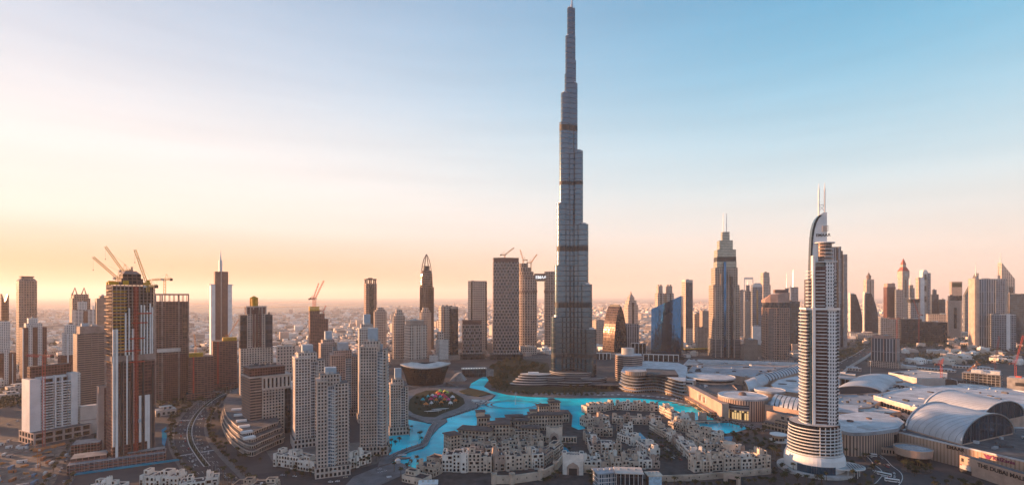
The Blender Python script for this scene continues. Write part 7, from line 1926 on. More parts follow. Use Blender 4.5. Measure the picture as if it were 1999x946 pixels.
def curtain(pts_px, label, h, turrets=True, wm='sand'):
    pts = gp(pts_px, 1.0); e = thing('fortress_wall', label, 'wall', (pts[0][0], pts[0][1], 1.0))
    o = pts[0]
    for a, b in zip(pts, pts[1:]):
        dx, dy = b[0] - a[0], b[1] - a[1]; l_ = math.hypot(dx, dy)
        part(e, 'wall', [M[wm], M['roof']], B((a[0] + b[0]) / 2 - o[0], (a[1] + b[1]) / 2 - o[1], 0, h, l_, 1.6, 0, 0, math.atan2(dy, dx)))
        n = max(1, int(l_ / 9))
        for i in range(n):
            t = (i + .5) / n; q = bpy.data.objects.new('window', WIN['slit']); COL.objects.link(q); q.parent = e
            nx, ny = dy / l_, -dx / l_; q.location = (a[0] + dx * t - o[0] + nx * .82, a[1] + dy * t - o[1] + ny * .82, h * .45); q.rotation_euler = (0, 0, math.atan2(dy, dx))
    if turrets:
        for a in pts: part(e, 'turret', [M[wm], M['roof_slate']], L([(2.9, 0), (2.6, h + .5), (3.0, h + 1.2), (3.0, h + 2.4), (2.4, h + 2.4), (2.4, h + 1.6), (.01, h + 1.6)], 14, a[0] - o[0], a[1] - o[1]))
curtain([(965, 944), (1000, 944), (1056, 936), (1085, 920), (1100, 900)], 'sand coloured fortress wall with round turrets below the front row', 8.5)
curtain([(1140, 922), (1166, 925)], 'short blank fortress wall joining the right side of the white gate', 9, False, 'house_pale')
curtain([(1290, 940), (1356, 938), (1505, 925)], 'long plain perimeter wall along the front right of the old town', 6.5, False)
gate(1432, 944, 15, 6, 9, M['sand'], 'low dark garage gate in the perimeter wall of the front right row', 9, 8)
# lake-side market block, pavilions at the bottom edge
for q, (px, py, w_, d_, h_, lab) in enumerate(((812, 946, 26, 14, 7, 'lowest flat roofed stone block stepping along the lake edge, bottom centre'), (836, 930, 22, 14, 9, 'middle flat roofed stone block stepping along the lake edge'), (852, 916, 18, 13, 11, 'tallest flat roofed stone block at the lake end of the stepped row'))):
    x, y = g(px, py, .3); house(x, y + 6, -.5, w_, d_, h_, 700 + q, lab, 'stepped stone blocks by the lake', 'stone_block', 0)
def pavilion(px, py, w, d, h, rot, label, wallm, roofm, band=None):
    x, y = g(px, py, .4); e = thing('pavilion', label, 'pavilion', (x, y + d / 2, .4), rot)
    part(e, 'wall', [wallm, M['roof']], B(0, 0, 0, h - .8, w, d)); part(e, 'roof', [roofm, roofm], B(0, 0, h - .8, h, w + 2.4, d + 2.4, 0, 0, 0, True))
    part(e, 'mullion', [M['white']], *[B(-w / 2 + i * w / 6, -d / 2 - .1, 0, h - .8, .35, .4, 0, 0) for i in range(7)])
    if band: part(e, 'banner', [band], B(0, -d / 2 - .35, h * .42, h - 1, w, .3, 0, 0))
    for i in range(3): part(e, 'roof_unit', [M['roof_pale']], B(-w * .3 + i * w * .3, d * .1, h, h + 1.2, 2.2, 1.6, 0, 0))
bl = facade('glass_pavilion_wall', (0.62, 0.63, 0.64), (0.06, 0.12, 0.17), 4, 2.2, .8, .8, .1, .3)
pavilion(1185, 957, 20, 14, 17, .2, 'white framed glass pavilion in the bottom edge right of the gate', bl, M['mall_roof'])
pavilion(1231, 962, 24, 16, 19, -.1, 'dark glazed pavilion under a broad cream flat roof, bottom edge', F['dark'], M['stone_pale'])
pavilion(1279, 960, 12, 10, 16, .05, 'small pavilion with a pale blue banner across its front, bottom edge', M['roof_dark'], M['house_pale'], mat('banner_blue', (0.42, 0.60, 0.72), .6, .4, .4))
pavilion(835, 962, 16, 9, 9, .12, 'white roofed kiosk by the lakeside square, bottom edge', M['roof_dark'], M['white'])
pavilion(800, 968, 22, 9, 6, .06, 'long dark restaurant terrace roof left of the white roofed kiosk', F['dark'], M['roof_dark'])
# white villas at the foot of the stone towers and in the bottom-left corner
row((534, 908), (619, 922), 5, 14, 11, 15, 41, 'from the left in the white row at the foot of the stone towers', 'white villas by the towers', 1)
row((648, 926), (726, 902), 4, 14, 11, 15, 42, 'from the left in the white row right of the nearest stone tower', 'white villas by the towers', 1)
row((272, 948), (348, 950), 3, 15, 9, 13, 43, 'from the left in the white blocks at the bottom left edge', 'white blocks at the bottom edge', 1)
row((350, 962), (426, 952), 3, 15, 9, 13, 44, 'from the left in the white blocks nearest the boulevard end', 'white blocks at the bottom edge', 1)
row((452, 962), (536, 960), 2, 16, 8, 10, 45, 'of the low rosy pair at the bottom edge by the cross street', 'rosy blocks at the bottom edge', 0)
row((175, 962), (235, 962), 2, 12, 6, 9, 46, 'of the low white pair at the bottom left edge', 'white blocks at the bottom edge', 1)
# ------------------------------------------------------------------ trees
def make_tree(name, kind_, seed, label, group):
    r0 = rnd.getstate(); rnd.seed(seed)
    e = thing(name, label, 'tree', (0, 0, -500), 0, group)
    if kind_ == 'palm':
        h = 8.0
        mb = MB(); 
        for k in range(4): mb.tube((.12 * k, .05 * k, h * k / 4), (.12 * (k + 1), .05 * (k + 1), h * (k + 1) / 4), .30 - .03 * k, 6, 0, .27 - .03 * k)
        mb.build('trunk', [M['bark']], e)
        mb = MB(); n = 20
        for k in range(n):
            a = 2 * math.pi * k / n + rnd.uniform(-.15, .15); up = rnd.uniform(-.1, 1.0); L_ = rnd.uniform(2.4, 3.3)
            p = Vector((.48, .2, h)); d_ = Vector((math.cos(a), math.sin(a), up)); s_ = Vector((-math.sin(a), math.cos(a), 0))
            for q in range(4):
                dd = Vector((d_.x, d_.y, d_.z - .55 * q)).normalized(); p2 = p + dd * L_ / 4; w0, w1 = (.18, .5, .55, .4, .05)[q], (.18, .5, .55, .4, .05)[q + 1]
                dr = Vector((0, 0, -.25))
                mb.face([tuple(p - s_ * w0 + dr * w0), tuple(p2 - s_ * w1 + dr * w1), tuple(p2), tuple(p)], 0); mb.face([tuple(p), tuple(p2), tuple(p2 + s_ * w1 + dr * w1), tuple(p + s_ * w0 + dr * w0)], k % 2)
                p = p2
        mb.build('crown', [M['leaf_dark'], M['leaf_olive']], e)
    else:
        h = 6.0
        mb = MB(); mb.tube((0, 0, 0), (.1, 0, 2.6), .28, 6, 0, .2)
        limbs = []
        for k in range(5):
            a = 2 * math.pi * k / 5 + rnd.uniform(-.3, .3); q = Vector((1.5 * math.cos(a), 1.5 * math.sin(a), rnd.uniform(3.6, 5.2))); limbs.append(q)
            mb.tube((.1, 0, 2.4), tuple(q), .13, 5, 0, .05)
        mb.build('trunk', [M['bark']], e)
        mb = MB(); pal = {'tree': (0, 0, 1), 'rust': (2, 1, 2)}[kind_]
        for q in limbs + [Vector((0, 0, 5.2)), Vector((.6, -.5, 4.4))]:
            clump(mb, q.x, q.y, q.z, rnd.uniform(1.1, 1.7), rnd.uniform(.8, 1.3), 34, .42, pal)
        mb.build('crown', [M['leaf_dark'], M['leaf_olive'], M['leaf_rust']], e)
    rnd.setstate(r0)
    return e
GROUPS = {}
def trees(points, kinds, label, group, s0=.8, s1=1.3, z=0.0):
    for (x, y) in points:
        kd = rnd.choice(kinds); key = (kd, group)
        sc_ = rnd.uniform(s0, s1)
        if key not in GROUPS:
            t = make_tree('palm_tree' if kd == 'palm' else 'tree', kd, len(kd) + len(group), label, group)
            GROUPS[key] = t; t.location = (x, y, z); t.scale = (sc_,) * 3; t.rotation_euler = (0, 0, rnd.uniform(0, 6.28))
        else:
            dup(GROUPS[key], (x, y, z), rnd.uniform(0, 6.28), (sc_ * rnd.uniform(.9, 1.1), sc_ * rnd.uniform(.9, 1.1), sc_), label, group)
def mass(points, r0, h, per=46):
    for x, y in points:
        r = rnd.uniform(r0 * .75, r0 * 1.25)
        grove_mb.tube((x, y, h), (x, y, h + r), .25, 4, 3)
        for q in range(4): clump(grove_mb, x + rnd.uniform(-.6, .6) * r, y + rnd.uniform(-.6, .6) * r, h + r * rnd.uniform(.8, 1.7), r * .7, r * .55, per // 2, r * .3, rnd.choice(((0, 0, 1), (0, 1, 1), (1, 2, 2), (0, 0, 0))))
grove_mb = MB()
def inside(P_, x, y):
    ins = False
    for i in range(len(P_)):
        (xa, ya), (xb, yb) = P_[i - 1], P_[i]
        if (ya > y) != (yb > y) and x < (xb - xa) * (y - ya) / (yb - ya) + xa: ins = not ins
    return ins
def scatter(px_poly, n, mind=3.0):
    P_ = gp(px_poly); out = []; xs, ys = [p[0] for p in P_], [p[1] for p in P_]; t = 0
    while len(out) < n and t < n * 60:
        t += 1; x, y = rnd.uniform(min(xs), max(xs)), rnd.uniform(min(ys), max(ys))
        if inside(P_, x, y) and all((x - a) ** 2 + (y - b) ** 2 > mind * mind for a, b in out): out.append((x, y))
    return out
def on_line(pts, step, jit=.6):
    out = []; acc = 0
    for a, b in zip(pts, pts[1:]):
        l_ = math.hypot(b[0] - a[0], b[1] - a[1]); t = (step - acc)
        while t < l_:
            out.append((a[0] + (b[0] - a[0]) * t / l_ + rnd.uniform(-jit, jit), a[1] + (b[1] - a[1]) * t / l_ + rnd.uniform(-jit, jit))); t += step
        acc = (acc + l_) % step
    return out
trees(on_line(offset(blvd, -21), 11), ('palm', 'tree'), 'tree lining the inner pavement of the curved boulevard', 'trees inside the boulevard curve')
trees(on_line(offset(blvd, 22), 10), ('palm', 'tree', 'tree'), 'tree lining the outer pavement of the curved boulevard', 'trees outside the boulevard curve')
trees(scatter([(400, 800), (428, 800), (440, 868), (520, 905), (500, 918), (430, 880), (405, 850)], 26, 5), ('palm', 'tree', 'tree'), 'tree in the planted strip below the curved podium', 'trees below the curved podium')
trees(scatter([(325, 800), (350, 790), (345, 860), (372, 905), (345, 900), (322, 840)], 18, 4), ('tree',), 'tree in the dark grove between the tallest construction frame and the boulevard', 'grove left of the boulevard', .8, 1.2)
trees(on_line(offset(site_road, -10), 9) + on_line(offset(site_road, 10), 12), ('tree', 'palm'), 'tree beside the side street by the construction yard', 'trees by the side street', .7, 1.1)
mass(scatter([(955, 715), (1000, 700), (1062, 712), (1068, 738), (1010, 742), (1000, 762), (960, 752), (950, 735)], 90, 4.5), 5.2, 0, 70)
mass(on_line(gp([(958, 758), (990, 766), (1031, 770), (1090, 773), (1180, 772)]), 10), 3.4, 0)
mass(scatter([(1090, 752), (1200, 756), (1200, 768), (1090, 768)], 26, 6), 3.2, 0)
mass(scatter([(805, 795), (812, 775), (850, 765), (895, 772), (902, 790), (860, 804), (822, 808)], 44, 4), 2.3, 1.4)
trees([g(*p) for p in ((805, 842), (819, 858), (822, 850), (823, 866), (800, 850), (765, 872), (772, 868), (780, 862))], ('palm', 'tree'), 'tree on the lake bank beside the short stone tower', 'trees by the lake bank', 1.0, 1.5)
trees([g(*p) for p in ((803, 915), (815, 908), (818, 918), (795, 925), (783, 932), (770, 920))], ('palm',), 'palm on the lakeside square next to the stepped stone blocks', 'palms on the lakeside square', 1.2, 1.5)
trees(on_line(gp([(545, 930), (640, 930), (690, 918), (735, 900), (765, 878)]), 8) + on_line(gp([(560, 918), (640, 922), (735, 893)]), 11), ('palm', 'tree'), 'tree along the street at the foot of the stone towers', 'trees below the stone towers', .9, 1.3)
trees([g(*p) for p in ((420, 938), (437, 934), (447, 944), (380, 940), (452, 950))], ('palm',), 'palm at the boulevard crossing near the white blocks', 'palms at the boulevard crossing', 1.1, 1.5)
trees(scatter([(1400, 858), (1440, 846), (1500, 842), (1528, 860), (1520, 905), (1490, 890), (1440, 868)], 44, 4.5), ('tree', 'tree', 'palm', 'rust'), 'tree in the garden between the old town and the white hotel', 'hotel garden trees', .9, 1.4, 1.4)
trees(scatter([(1500, 905), (1530, 915), (1600, 938), (1700, 935), (1740, 980), (1560, 985), (1500, 946)], 40, 5.5), ('tree', 'palm', 'tree'), 'tree in the dark grove in front of the white hotel drum', 'trees before the hotel drum', .9, 1.4)
trees(scatter([(1640, 880), (1700, 892), (1720, 915), (1690, 925), (1650, 905)], 16, 5), ('tree', 'palm'), 'tree beside the mall road right of the hotel canopy', 'trees by the mall road', .8, 1.2)
trees(scatter([(1762, 908), (1790, 905), (1822, 915), (1815, 928), (1780, 930)], 18, 4), ('tree',), 'tree in the drop-off garden below the entrance rotunda', 'trees in the drop-off garden', .8, 1.2, .5)
trees(scatter([(1830, 930), (1880, 938), (1960, 960), (1900, 990), (1800, 960)], 26, 4), ('tree',), 'tree in the dark corner below the mall lettering wall', 'trees below the lettering wall', .9, 1.3)
trees(on_line(gp([(1100, 930), (1090, 934), (1060, 946)]), 5) + on_line(gp([(1142, 930), (1165, 940), (1290, 948), (1420, 952), (1500, 940)]), 7) + scatter([(1145, 925), (1172, 928), (1172, 946), (1150, 950)], 9, 4), ('tree', 'tree', 'palm'), 'tree outside the old town walls at the bottom edge', 'trees outside the old town walls', .8, 1.2)
trees(on_line(gp([(1262, 850), (1300, 868), (1330, 905)]), 7) + scatter([(1262, 862), (1300, 872), (1320, 905), (1275, 905)], 30, 4) + scatter([(1062, 866), (1118, 868), (1122, 884), (1070, 888)], 12, 4), ('palm', 'tree'), 'tree in the courts of the old town', 'old town court trees', .6, .95, 1.5)
trees(on_line(gp([(1350, 795), (1385, 818), (1440, 838), (1500, 846)]), 7), ('rust', 'tree', 'palm'), 'tree along the crowded promenade below the gold lit drum', 'trees on the crowded promenade', .8, 1.1, 1.2)

# ------------------------------------------------------------------ nearer low-rise between the towers
LAKE_P = gp(LAKE)
def clear_spot(x, y, r=16):
    px, py = 1000 + 1000 * x / y, 578 + 184000 / y
    if inside(LAKE_P, x, y) or any((x - a) ** 2 + (y - b) ** 2 < (c * .62 + r) ** 2 for a, b, c in SITES): return False
    if 740 < px < 1340 and py > 700 or px > 1195 and py > 698 and px < 1630 or px > 1600 and py > 712: return False
    for line, w in ((blvd, 34), (left_road, 34), (highway, 46), (ramp, 24)):
        if any((x - a) ** 2 + (y - b) ** 2 < w * w for a, b in line): return False
    return True
nv = t = 0
while nv < 290 and t < 20000:
    t += 1; D = rnd.uniform(1000, 2080); x = rnd.uniform(-1.05, 1.05) * D
    if not clear_spot(x, D) or (x > .58 * D and rnd.random() < .8): continue
    o = bpy.data.objects.new('villa', protos[nv % 6]); COL.objects.link(o)
    k = rnd.uniform(.9, 1.9) if D > 1350 else rnd.uniform(.8, 1.3)
    o.location = (x, D, 0); o.rotation_euler = (0, 0, rnd.choice((0.4, 0.9, 1.3)) + rnd.uniform(-.1, .1)); o.scale = (k, k, rnd.uniform(.9, 1.6))
    tag(o, 'small pale flat-roofed villa in the low districts between and behind the towers', 'house', 'pale villas behind the towers')
    SITES.append((x, D, 20 * k)); nv += 1
for _ in range(1500):
    D = rnd.uniform(1250, 2060); x = rnd.uniform(-1.1, 1.1) * D
    if clear_spot(x, D, 12) and (x < .58 * D or rnd.random() < .2): far_box(city, x, D, rnd.uniform(12, 30), rnd.uniform(12, 26), rnd.uniform(5, 14), rnd.choice((.4, .9, 1.3)), rnd.choice((0, 0, 1, 2, 3, 4)))
kind(city.build('low_rise_district', CREAMS), 'stuff')
pts = []
while len(pts) < 620:
    D = rnd.uniform(760, 1900); x = rnd.uniform(-1.05, 1.05) * D if len(pts) < 400 else rnd.uniform(.6, 1.06) * D
    if clear_spot(x, D, 5): pts.append((x, D))
mass(pts, 3.4, 0, 30)
mass(scatter([(-80, 772), (40, 757), (44, 790), (-60, 815)], 46, 5) + scatter([(160, 800), (200, 790), (196, 830), (176, 845)], 14, 4), 3.0, 0, 36)
kind(grove_mb.build('park_trees', [M['leaf_dark'], M['leaf_olive'], M['leaf_rust'], M['bark']]), 'stuff')

# ------------------------------------------------------------------ vehicles
PAINTS = [mat('car_%s' % n, c, .35, 1, .1, .0, .6) for n, c in (('white', (.7, .7, .7)), ('silver', (.45, .46, .48)), ('black', (.03, .03, .035)), ('red', (.40, .03, .03)), ('sand', (.42, .36, .28)))]
def make_car(paint):
    e = thing('car', 'car', 'car', (0, 0, -500))
    mb = MB(); mb.prism(rect(1.8, 4.5), .35, .95, 0, 0, True, True, sc(rect(1.8, 4.5), .97)); mb.prism(rect(1.66, 2.7, 0, -.15), .95, 1.45, 1, 0, True, False, rect(1.4, 1.8, 0, -.2)); mb.build('body', [paint, M['glass']], e)
    mb = MB(); mb.tube((-.2, 0, 0), (.2, 0, 0), .34, 10); me = mb.mesh('wheel', [M['dark']])
    for x in (-.82, .82):
        for y in (-1.4, 1.4):
            o = bpy.data.objects.new('wheel', me); COL.objects.link(o); o.parent = e; o.location = (x, y, .34)
    return e
CARS = [make_car(p) for p in PAINTS]
used = set()
def put_car(x, y, yaw, z, label, group):
    k = rnd.choice((0, 0, 0, 1, 1, 2, 2, 3, 4)); c = CARS[k]
    label = '%s %s' % (('white', 'silver', 'black', 'red', 'sand coloured')[k], label)
    if k not in used:
        used.add(k); c.location = (x, y, z); c.rotation_euler = (0, 0, yaw); c['label'] = label; c['group'] = group
    else: dup(c, (x, y, z), yaw, 1.0, label, group)
def traffic(line, offs, n, z, label, group):
    for _ in range(n):
        o = rnd.choice(offs); P_ = offset(line, o); i = rnd.randrange(2, len(P_) - 2); a, b = P_[i], P_[i + 1]; t = rnd.random()
        put_car(a[0] + (b[0] - a[0]) * t, a[1] + (b[1] - a[1]) * t, math.atan2(b[1] - a[1], b[0] - a[0]) - math.pi / 2, z, label, group)
traffic(blvd, (-13.5, -9.5, -5.5, 5.5, 9.5, 13.5), 84, .11, 'car driving on the curved boulevard', 'cars on the boulevard')
traffic(site_road, (-4, 4, 6.5), 24, .11, 'car on the side street by the construction yard', 'cars on the side street')
traffic(cross, (-4, 4), 12, .14, 'car on the cross street below the stone towers', 'cars on the cross street')
traffic(highway, (-28, -20, -12, 12, 20, 28), 50, .13, 'car on the wide far highway', 'cars on the far highway')
traffic(ramp, (-10, -5, 5, 10), 26, 7.01, 'car on the flyover right of the white hotel tower', 'cars on the flyover')
traffic(mallroad, (-5, -2, 2, 5), 38, .17, 'car on the road between the hotel and the mall', 'cars on the mall road')
traffic(left_road, (-9, -4, 4, 9), 12, .11, 'car on the highway at the left edge', 'cars on the left highway')
for x, y in scatter([(1290, 868), (1318, 878), (1330, 900), (1285, 902)], 16, 3.4): put_car(x, y, .25, 1.51, 'car parked in the old town parking court', 'cars in the parking court')
for x, y in scatter([(1690, 915), (1720, 912), (1745, 930), (1712, 945)], 6, 4): put_car(x, y, .6, .17, 'car waiting near the two white coaches', 'cars by the coaches')
def coach(px, py, yaw, label):
    x, y = g(px, py); e = thing('coach', label, 'bus', (x, y, .2), yaw)
    part(e, 'body', [M['white'], M['white']], B(0, 0, .4, 3.3, 2.6, 12)); part(e, 'windows', [M['glass']], B(0, 0, 1.6, 2.6, 2.68, 11.4, 0, 0))
    for sx in (-1.2, 1.2):
        for sy in (-4, 3.6): part(e, 'wheel', [M['dark']], T((sx - .15, sy, .5), (sx + .15, sy, .5), .5, 10))
coach(1727, 928, .75, 'long white coach turning on the mall road, further from the camera'); coach(1742, 940, 1.1, 'long white coach turning on the mall road, nearer to the camera'); coach(1700, 890, 1.2, 'white coach stopped beside the hotel canopy')
coach(66, 862, 1.9, 'white coach parked furthest left beside the white apartments'); coach(92, 859, 1.85, 'white coach parked in the middle beside the white apartments'); coach(122, 856, 1.8, 'white coach parked furthest right beside the white apartments')

# ------------------------------------------------------------------ island playground, bridges, boats
TENT = [('green', (.30, .55, .10)), ('yellow', (.70, .55, .08)), ('crimson', (.60, .04, .10)), ('turquoise', (.03, .45, .50)), ('orange', (.70, .22, .05)), ('pink', (.65, .12, .28)), ('white', (.72, .70, .68))]
TM = {n: mat('tent_' + n, c, .6, .5, .2) for n, c in TENT}
tents = [(860, 766, 'green'), (869, 767, 'yellow'), (874, 769, 'green'), (858, 772, 'crimson'), (866, 774, 'crimson'), (860, 778, 'turquoise'), (850, 777, 'pink'), (870, 778, 'crimson'), (876, 783, 'pink'), (868, 783, 'orange'), (845, 775, 'white'), (842, 782, 'crimson'),
         (852, 784, 'orange'), (884, 778, 'white'), (836, 777, 'turquoise'), (880, 790, 'white'), (862, 789, 'orange'), (843, 790, 'white'), (826, 783, 'turquoise'), (832, 792, 'orange'), (890, 785, 'orange'), (855, 769, 'orange')]
near_word = {}
for i, (px, py, c) in enumerate(tents):
    n_ = near_word.get(c, 0); near_word[c] = n_ + 1
    x, y = g(px, py, 1.5); w = rnd.uniform(6, 10)
    tot = sum(1 for t in tents if t[2] == c)
    e = thing('play_tent', ('%s peaked tent on the island playground' % c) + ('' if tot == 1 else ', %s of its colour counting from the lawn side' % ORD[n_]), 'tent', (x, y, 1.5), rnd.uniform(0, 3), 'bright tents of the island playground')
    pk = [(w / 2 * math.cos(R(60 * k)), w / 2 * math.sin(R(60 * k))) for k in range(6)]
    part(e, 'canopy', [TM[c]], P(pk, 3.0, 3.5, 0, 0, top=False), P(pk, 3.5, 7.0, 0, 0, poly1=[(p * .08, q * .08) for p, q in pk])); part(e, 'pole', [M['white']], *[T((p * .95, q * .95, 0), (p * .95, q * .95, 3.0), .12, 4) for p, q in pk])
for px, py, lab in ((860, 802, 'white winged shade sail at the southern end of the island'), (846, 806, 'long thin white walkway roof on the island lawn')):
    x, y = g(px, py, 1.5); e = thing('shade_sail', lab, 'canopy', (x, y, 1.6), .2)
    part(e, 'roof', [M['white']], P([(-14, 0), (-4, -2.4), (8, -1.2), (14, 1.5), (6, 2.0), (-4, 1.6)], 3.6, 4.0, 0, 0, bot=True)); part(e, 'post', [M['steel']], T((-9, 0, 0), (-9, 0, 3.6), .15), T((8, 0, 0), (8, 0, 3.6), .15))
tr = thing('terrace_steps', 'pale stepped amphitheatre curving beside the island promenade', 'steps', (*g(918, 786), 1.2), .2)
for q in range(5): part(tr, 'step', [M['promenade'] if q % 2 else M['offwhite']], P(ell(34 - 4 * q, 24 - 3.5 * q, 30, 0, 0, -70, 80), 0, .5 + q * .5, 0, 0))
pd = thing('plaza_building', 'low building with a row of lit roof lamps between opera and park', 'building', (*g(926, 735), 0), .12)
part(pd, 'wall', [F['dark'], M['roof_pale']], B(0, 8, 0, 18, 54, 18)); part(pd, 'side_block', [M['concrete'], M['roof']], B(36, 9, 0, 15, 18, 20), B(-36, 10, 0, 13, 18, 20)); part(pd, 'roof', [M['roof_pale']], B(0, 8, 18, 19.2, 58, 20, 0, 0))
lm_ = lamp_mat('lamp_white', (1, .93, .8), .5)
for q in range(9): part(pd, 'roof_lamp', [lm_], B(-24 + q * 6, -1.6, 19.3, 20.4, 1.4, 1.0, 0, 0))
wg = thing('wedge_ramp', 'pale folded concrete ramp sloping down between the opera and the plaza building', 'ramp', (*g(893, 742), 0), .1)
part(wg, 'ramp', [M['concrete']], lambda mb: (mb.face([(-18, -14, 0), (16, -14, 0), (4, -10, 17), (-6, -6, 15)], 0), mb.face([(16, -14, 0), (22, 14, 0), (8, 10, 17), (4, -10, 17)], 0), mb.face([(-18, -14, 0), (-6, -6, 15), (0, 12, 15), (-14, 14, 0)], 0), mb.face([(-6, -6, 15), (4, -10, 17), (8, 10, 17), (0, 12, 15)], 0)))
fb = thing('footbridge', 'low arched footbridge with two domed stone gatehouses over the lake by the mall', 'bridge', (*g(1368, 823, 2), 0), .12)
part(fb, 'deck', [M['house_pale'], M['paving']], *[B(-28 + q * 7, 0, 1.8 + 1.4 * math.sin(math.pi * (q + .5) / 9), 3.0 + 1.4 * math.sin(math.pi * (q + .5) / 9), 7.05, 7, 0, 1, 0, True) for q in range(9)]); part(fb, 'pier', [M['house_pale']], B(-12, 0, 0, 2.2, 2, 7.4, 0, 0), B(10, 0, 0, 2.2, 2, 7.4, 0, 0))
for qx in (-12, 6):
    part(fb, 'gatehouse', [M['house_rose'], M['roof']], lambda mb: (parabox(mb, qx, 6, 2, 13, 10, 6, crenel=True), parabox(mb, qx - 3.4, 6, 2, 15, 3, 7), parabox(mb, qx + 3.4, 6, 2, 15, 3, 7)))
bd = thing('island_bridge', 'long grey pedestrian bridge running from the tower plaza to the island', 'bridge', (0, 0, 0))
bl_ = spline(gp([(850, 826), (842, 836), (834, 856), (826, 868), (795, 879), (765, 895)], 2), 5)
part(bd, 'deck', [M['promenade']], lambda mb: ribbon_mb(mb, bl_, -3.5, 3.5, 2.1, 0, 1.0)); part(bd, 'railing', [M['steel']], lambda mb: (ribbon_mb(mb, bl_, -3.5, -3.35, 3.1, 0, 2.1), ribbon_mb(mb, bl_, 3.35, 3.5, 3.1, 0, 2.1)))
for q, p in enumerate(on_line(bl_, 9, 0)):
    lp = thing('lamp_post', 'slim lamp post on the grey island bridge', 'lamp post', (p[0], p[1], 2.1), 0, 'lamp posts on the island bridge')
    part(lp, 'pole', [M['dark']], T((0, 0, 0), (0, 0, 5), .12, 5)); part(lp, 'head', [M['offwhite']], B(0, 0, 5, 5.4, .7, .7, 0, 0))
for q, p in enumerate(on_line(gp([(876, 822), (905, 808), (934, 800), (940, 790)]), 9, 0)):
    lp = thing('lamp_post', 'slim dark lamp post in the water edge of the island promenade', 'lamp post', (p[0], p[1], 1.2), 0, 'lamp posts on the island promenade')
    part(lp, 'pole', [M['dark']], T((0, 0, 0), (0, 0, 6), .14, 5)); part(lp, 'head', [M['offwhite']], B(0, 0, 6, 6.4, .8, .8, 0, 0))
def boat(px, py, yaw, label, s_=1.0):
    x, y = g(px, py); e = thing('water_taxi', label, 'boat', (x, y, .1), yaw); e.scale = (s_,) * 3
    hullp = [(-5.5, -1.2), (-2, -1.7), (3, -1.6), (6.2, 0), (3, 1.6), (-2, 1.7), (-5.5, 1.2)]
    part(e, 'hull', [M['brown'], M['beige']], P(sc(hullp, .85), 0, 1.0, poly1=hullp)); part(e, 'canopy', [M['offwhite']], P(rect(6.5, 3, -.6), 3.0, 3.25, 0, 0, poly1=rect(6, 2.2, -.6), bot=True)); part(e, 'post', [M['brown']], *[T((a, b, 1), (a, b, 3.0), .08) for a in (-3.4, 2.2) for b in (-1.2, 1.2)])
boat(787, 895, .2, 'dark wooden water taxi moored at the lakeside square', 1.5); boat(1318, 787, -.3, 'small boat moored left at the lake terrace below the wavy mall wing'); boat(1330, 790, -.4, 'small boat moored in the middle at the lake terrace below the wavy mall wing'); boat(1343, 793, -.5, 'small boat moored right at the lake terrace below the wavy mall wing')
tk = thing('ticket_kiosk', 'white tented kiosk beside the moored water taxi', 'kiosk', (*g(777, 903), .35), .3)
part(tk, 'wall', [M['offwhite']], B(0, 0, 0, 3, 5, 4, 0, 0)); part(tk, 'roof', [M['white']], P(rect(6, 5), 3, 5, 0, 0, poly1=rect(1, 1)))
for px, py in ((790, 936), (805, 938), (760, 935)):
    x, y = g(px, py); e = thing('sunshade', {790: 'white square sunshade on the lakeside square', 805: 'orange square sunshade on the lakeside square', 760: 'small pale sunshade at the edge of the lakeside square'}[px], 'sunshade', (x, y, .35), .4)
    part(e, 'canopy', [{790: M['white'], 805: TM['orange'], 760: M['roof_pale']}[px]], P(rect(5, 5), 2.6, 3.4, 0, 0, poly1=rect(.5, .5), bot=True)); part(e, 'pole', [M['steel']], T((0, 0, 0), (0, 0, 2.7), .1, 5))
for q, p in enumerate(on_line(blvd[6:60], 16, 0)):
    lp = thing('street_lamp', 'double armed street lamp on the median of the curved boulevard', 'street lamp', (p[0], p[1], .6), 0, 'street lamps on the boulevard median')
    part(lp, 'pole', [M['steel']], T((0, 0, 0), (0, 0, 11), .14, 5, r2=.09)); part(lp, 'arm', [M['steel']], T((-2.2, 0, 11), (2.2, 0, 11), .08, 4)); part(lp, 'head', [M['offwhite']], B(-2.2, 0, 10.7, 11, .9, .4, 0, 0)); part(lp, 'head', [M['offwhite']], B(2.2, 0, 10.7, 11, .9, .4, 0, 0))
# terrace sunshades along the wavy wing
tp = on_line(gp([(1150, 774), (1215, 773.4), (1290, 778), (1335, 786)]), 9, 1.5)
for i, p in enumerate(tp):
    e = thing('sunshade', 'pale sunshade on the waterside terrace below the wavy mall wing', 'sunshade', (p[0], p[1], 1.2), .3, 'sunshades below the wavy mall wing')
    part(e, 'canopy', [M['white'] if i % 3 else M['mall_roof']], P(rect(6, 5), 2.6, 3.3, 0, 0, poly1=rect(.5, .5), bot=True)); part(e, 'pole', [M['steel']], T((0, 0, 0), (0, 0, 2.7), .1, 4))
rs = thing('red_sunshade', 'red square sunshade at the foot of the gold lit drum', 'sunshade', (*g(1407, 815), 1.2), .2)
part(rs, 'canopy', [TM['crimson']], P(rect(9, 7), 2.8, 4, 0, 0, poly1=rect(.6, .6), bot=True)); part(rs, 'pole', [M['steel']], T((0, 0, 0), (0, 0, 2.9), .12, 5))
hp = thing('hotel_pavilion', 'round white roofed garden pavilion glowing orange left of the hotel drum', 'pavilion', (*g(1520, 862), 1.4), 0)
part(hp, 'wall', [F['shops'], M['roof_pale']], P(ell(7, 7, 24), 0, 8)); part(hp, 'roof', [M['white']], P(ell(10, 10, 28), 8, 9, 0, 0, bot=True)); part(hp, 'terrace', [M['offwhite']], P(ell(12, 12, 28, 1, -1), 0, 1.4, 0, 0))
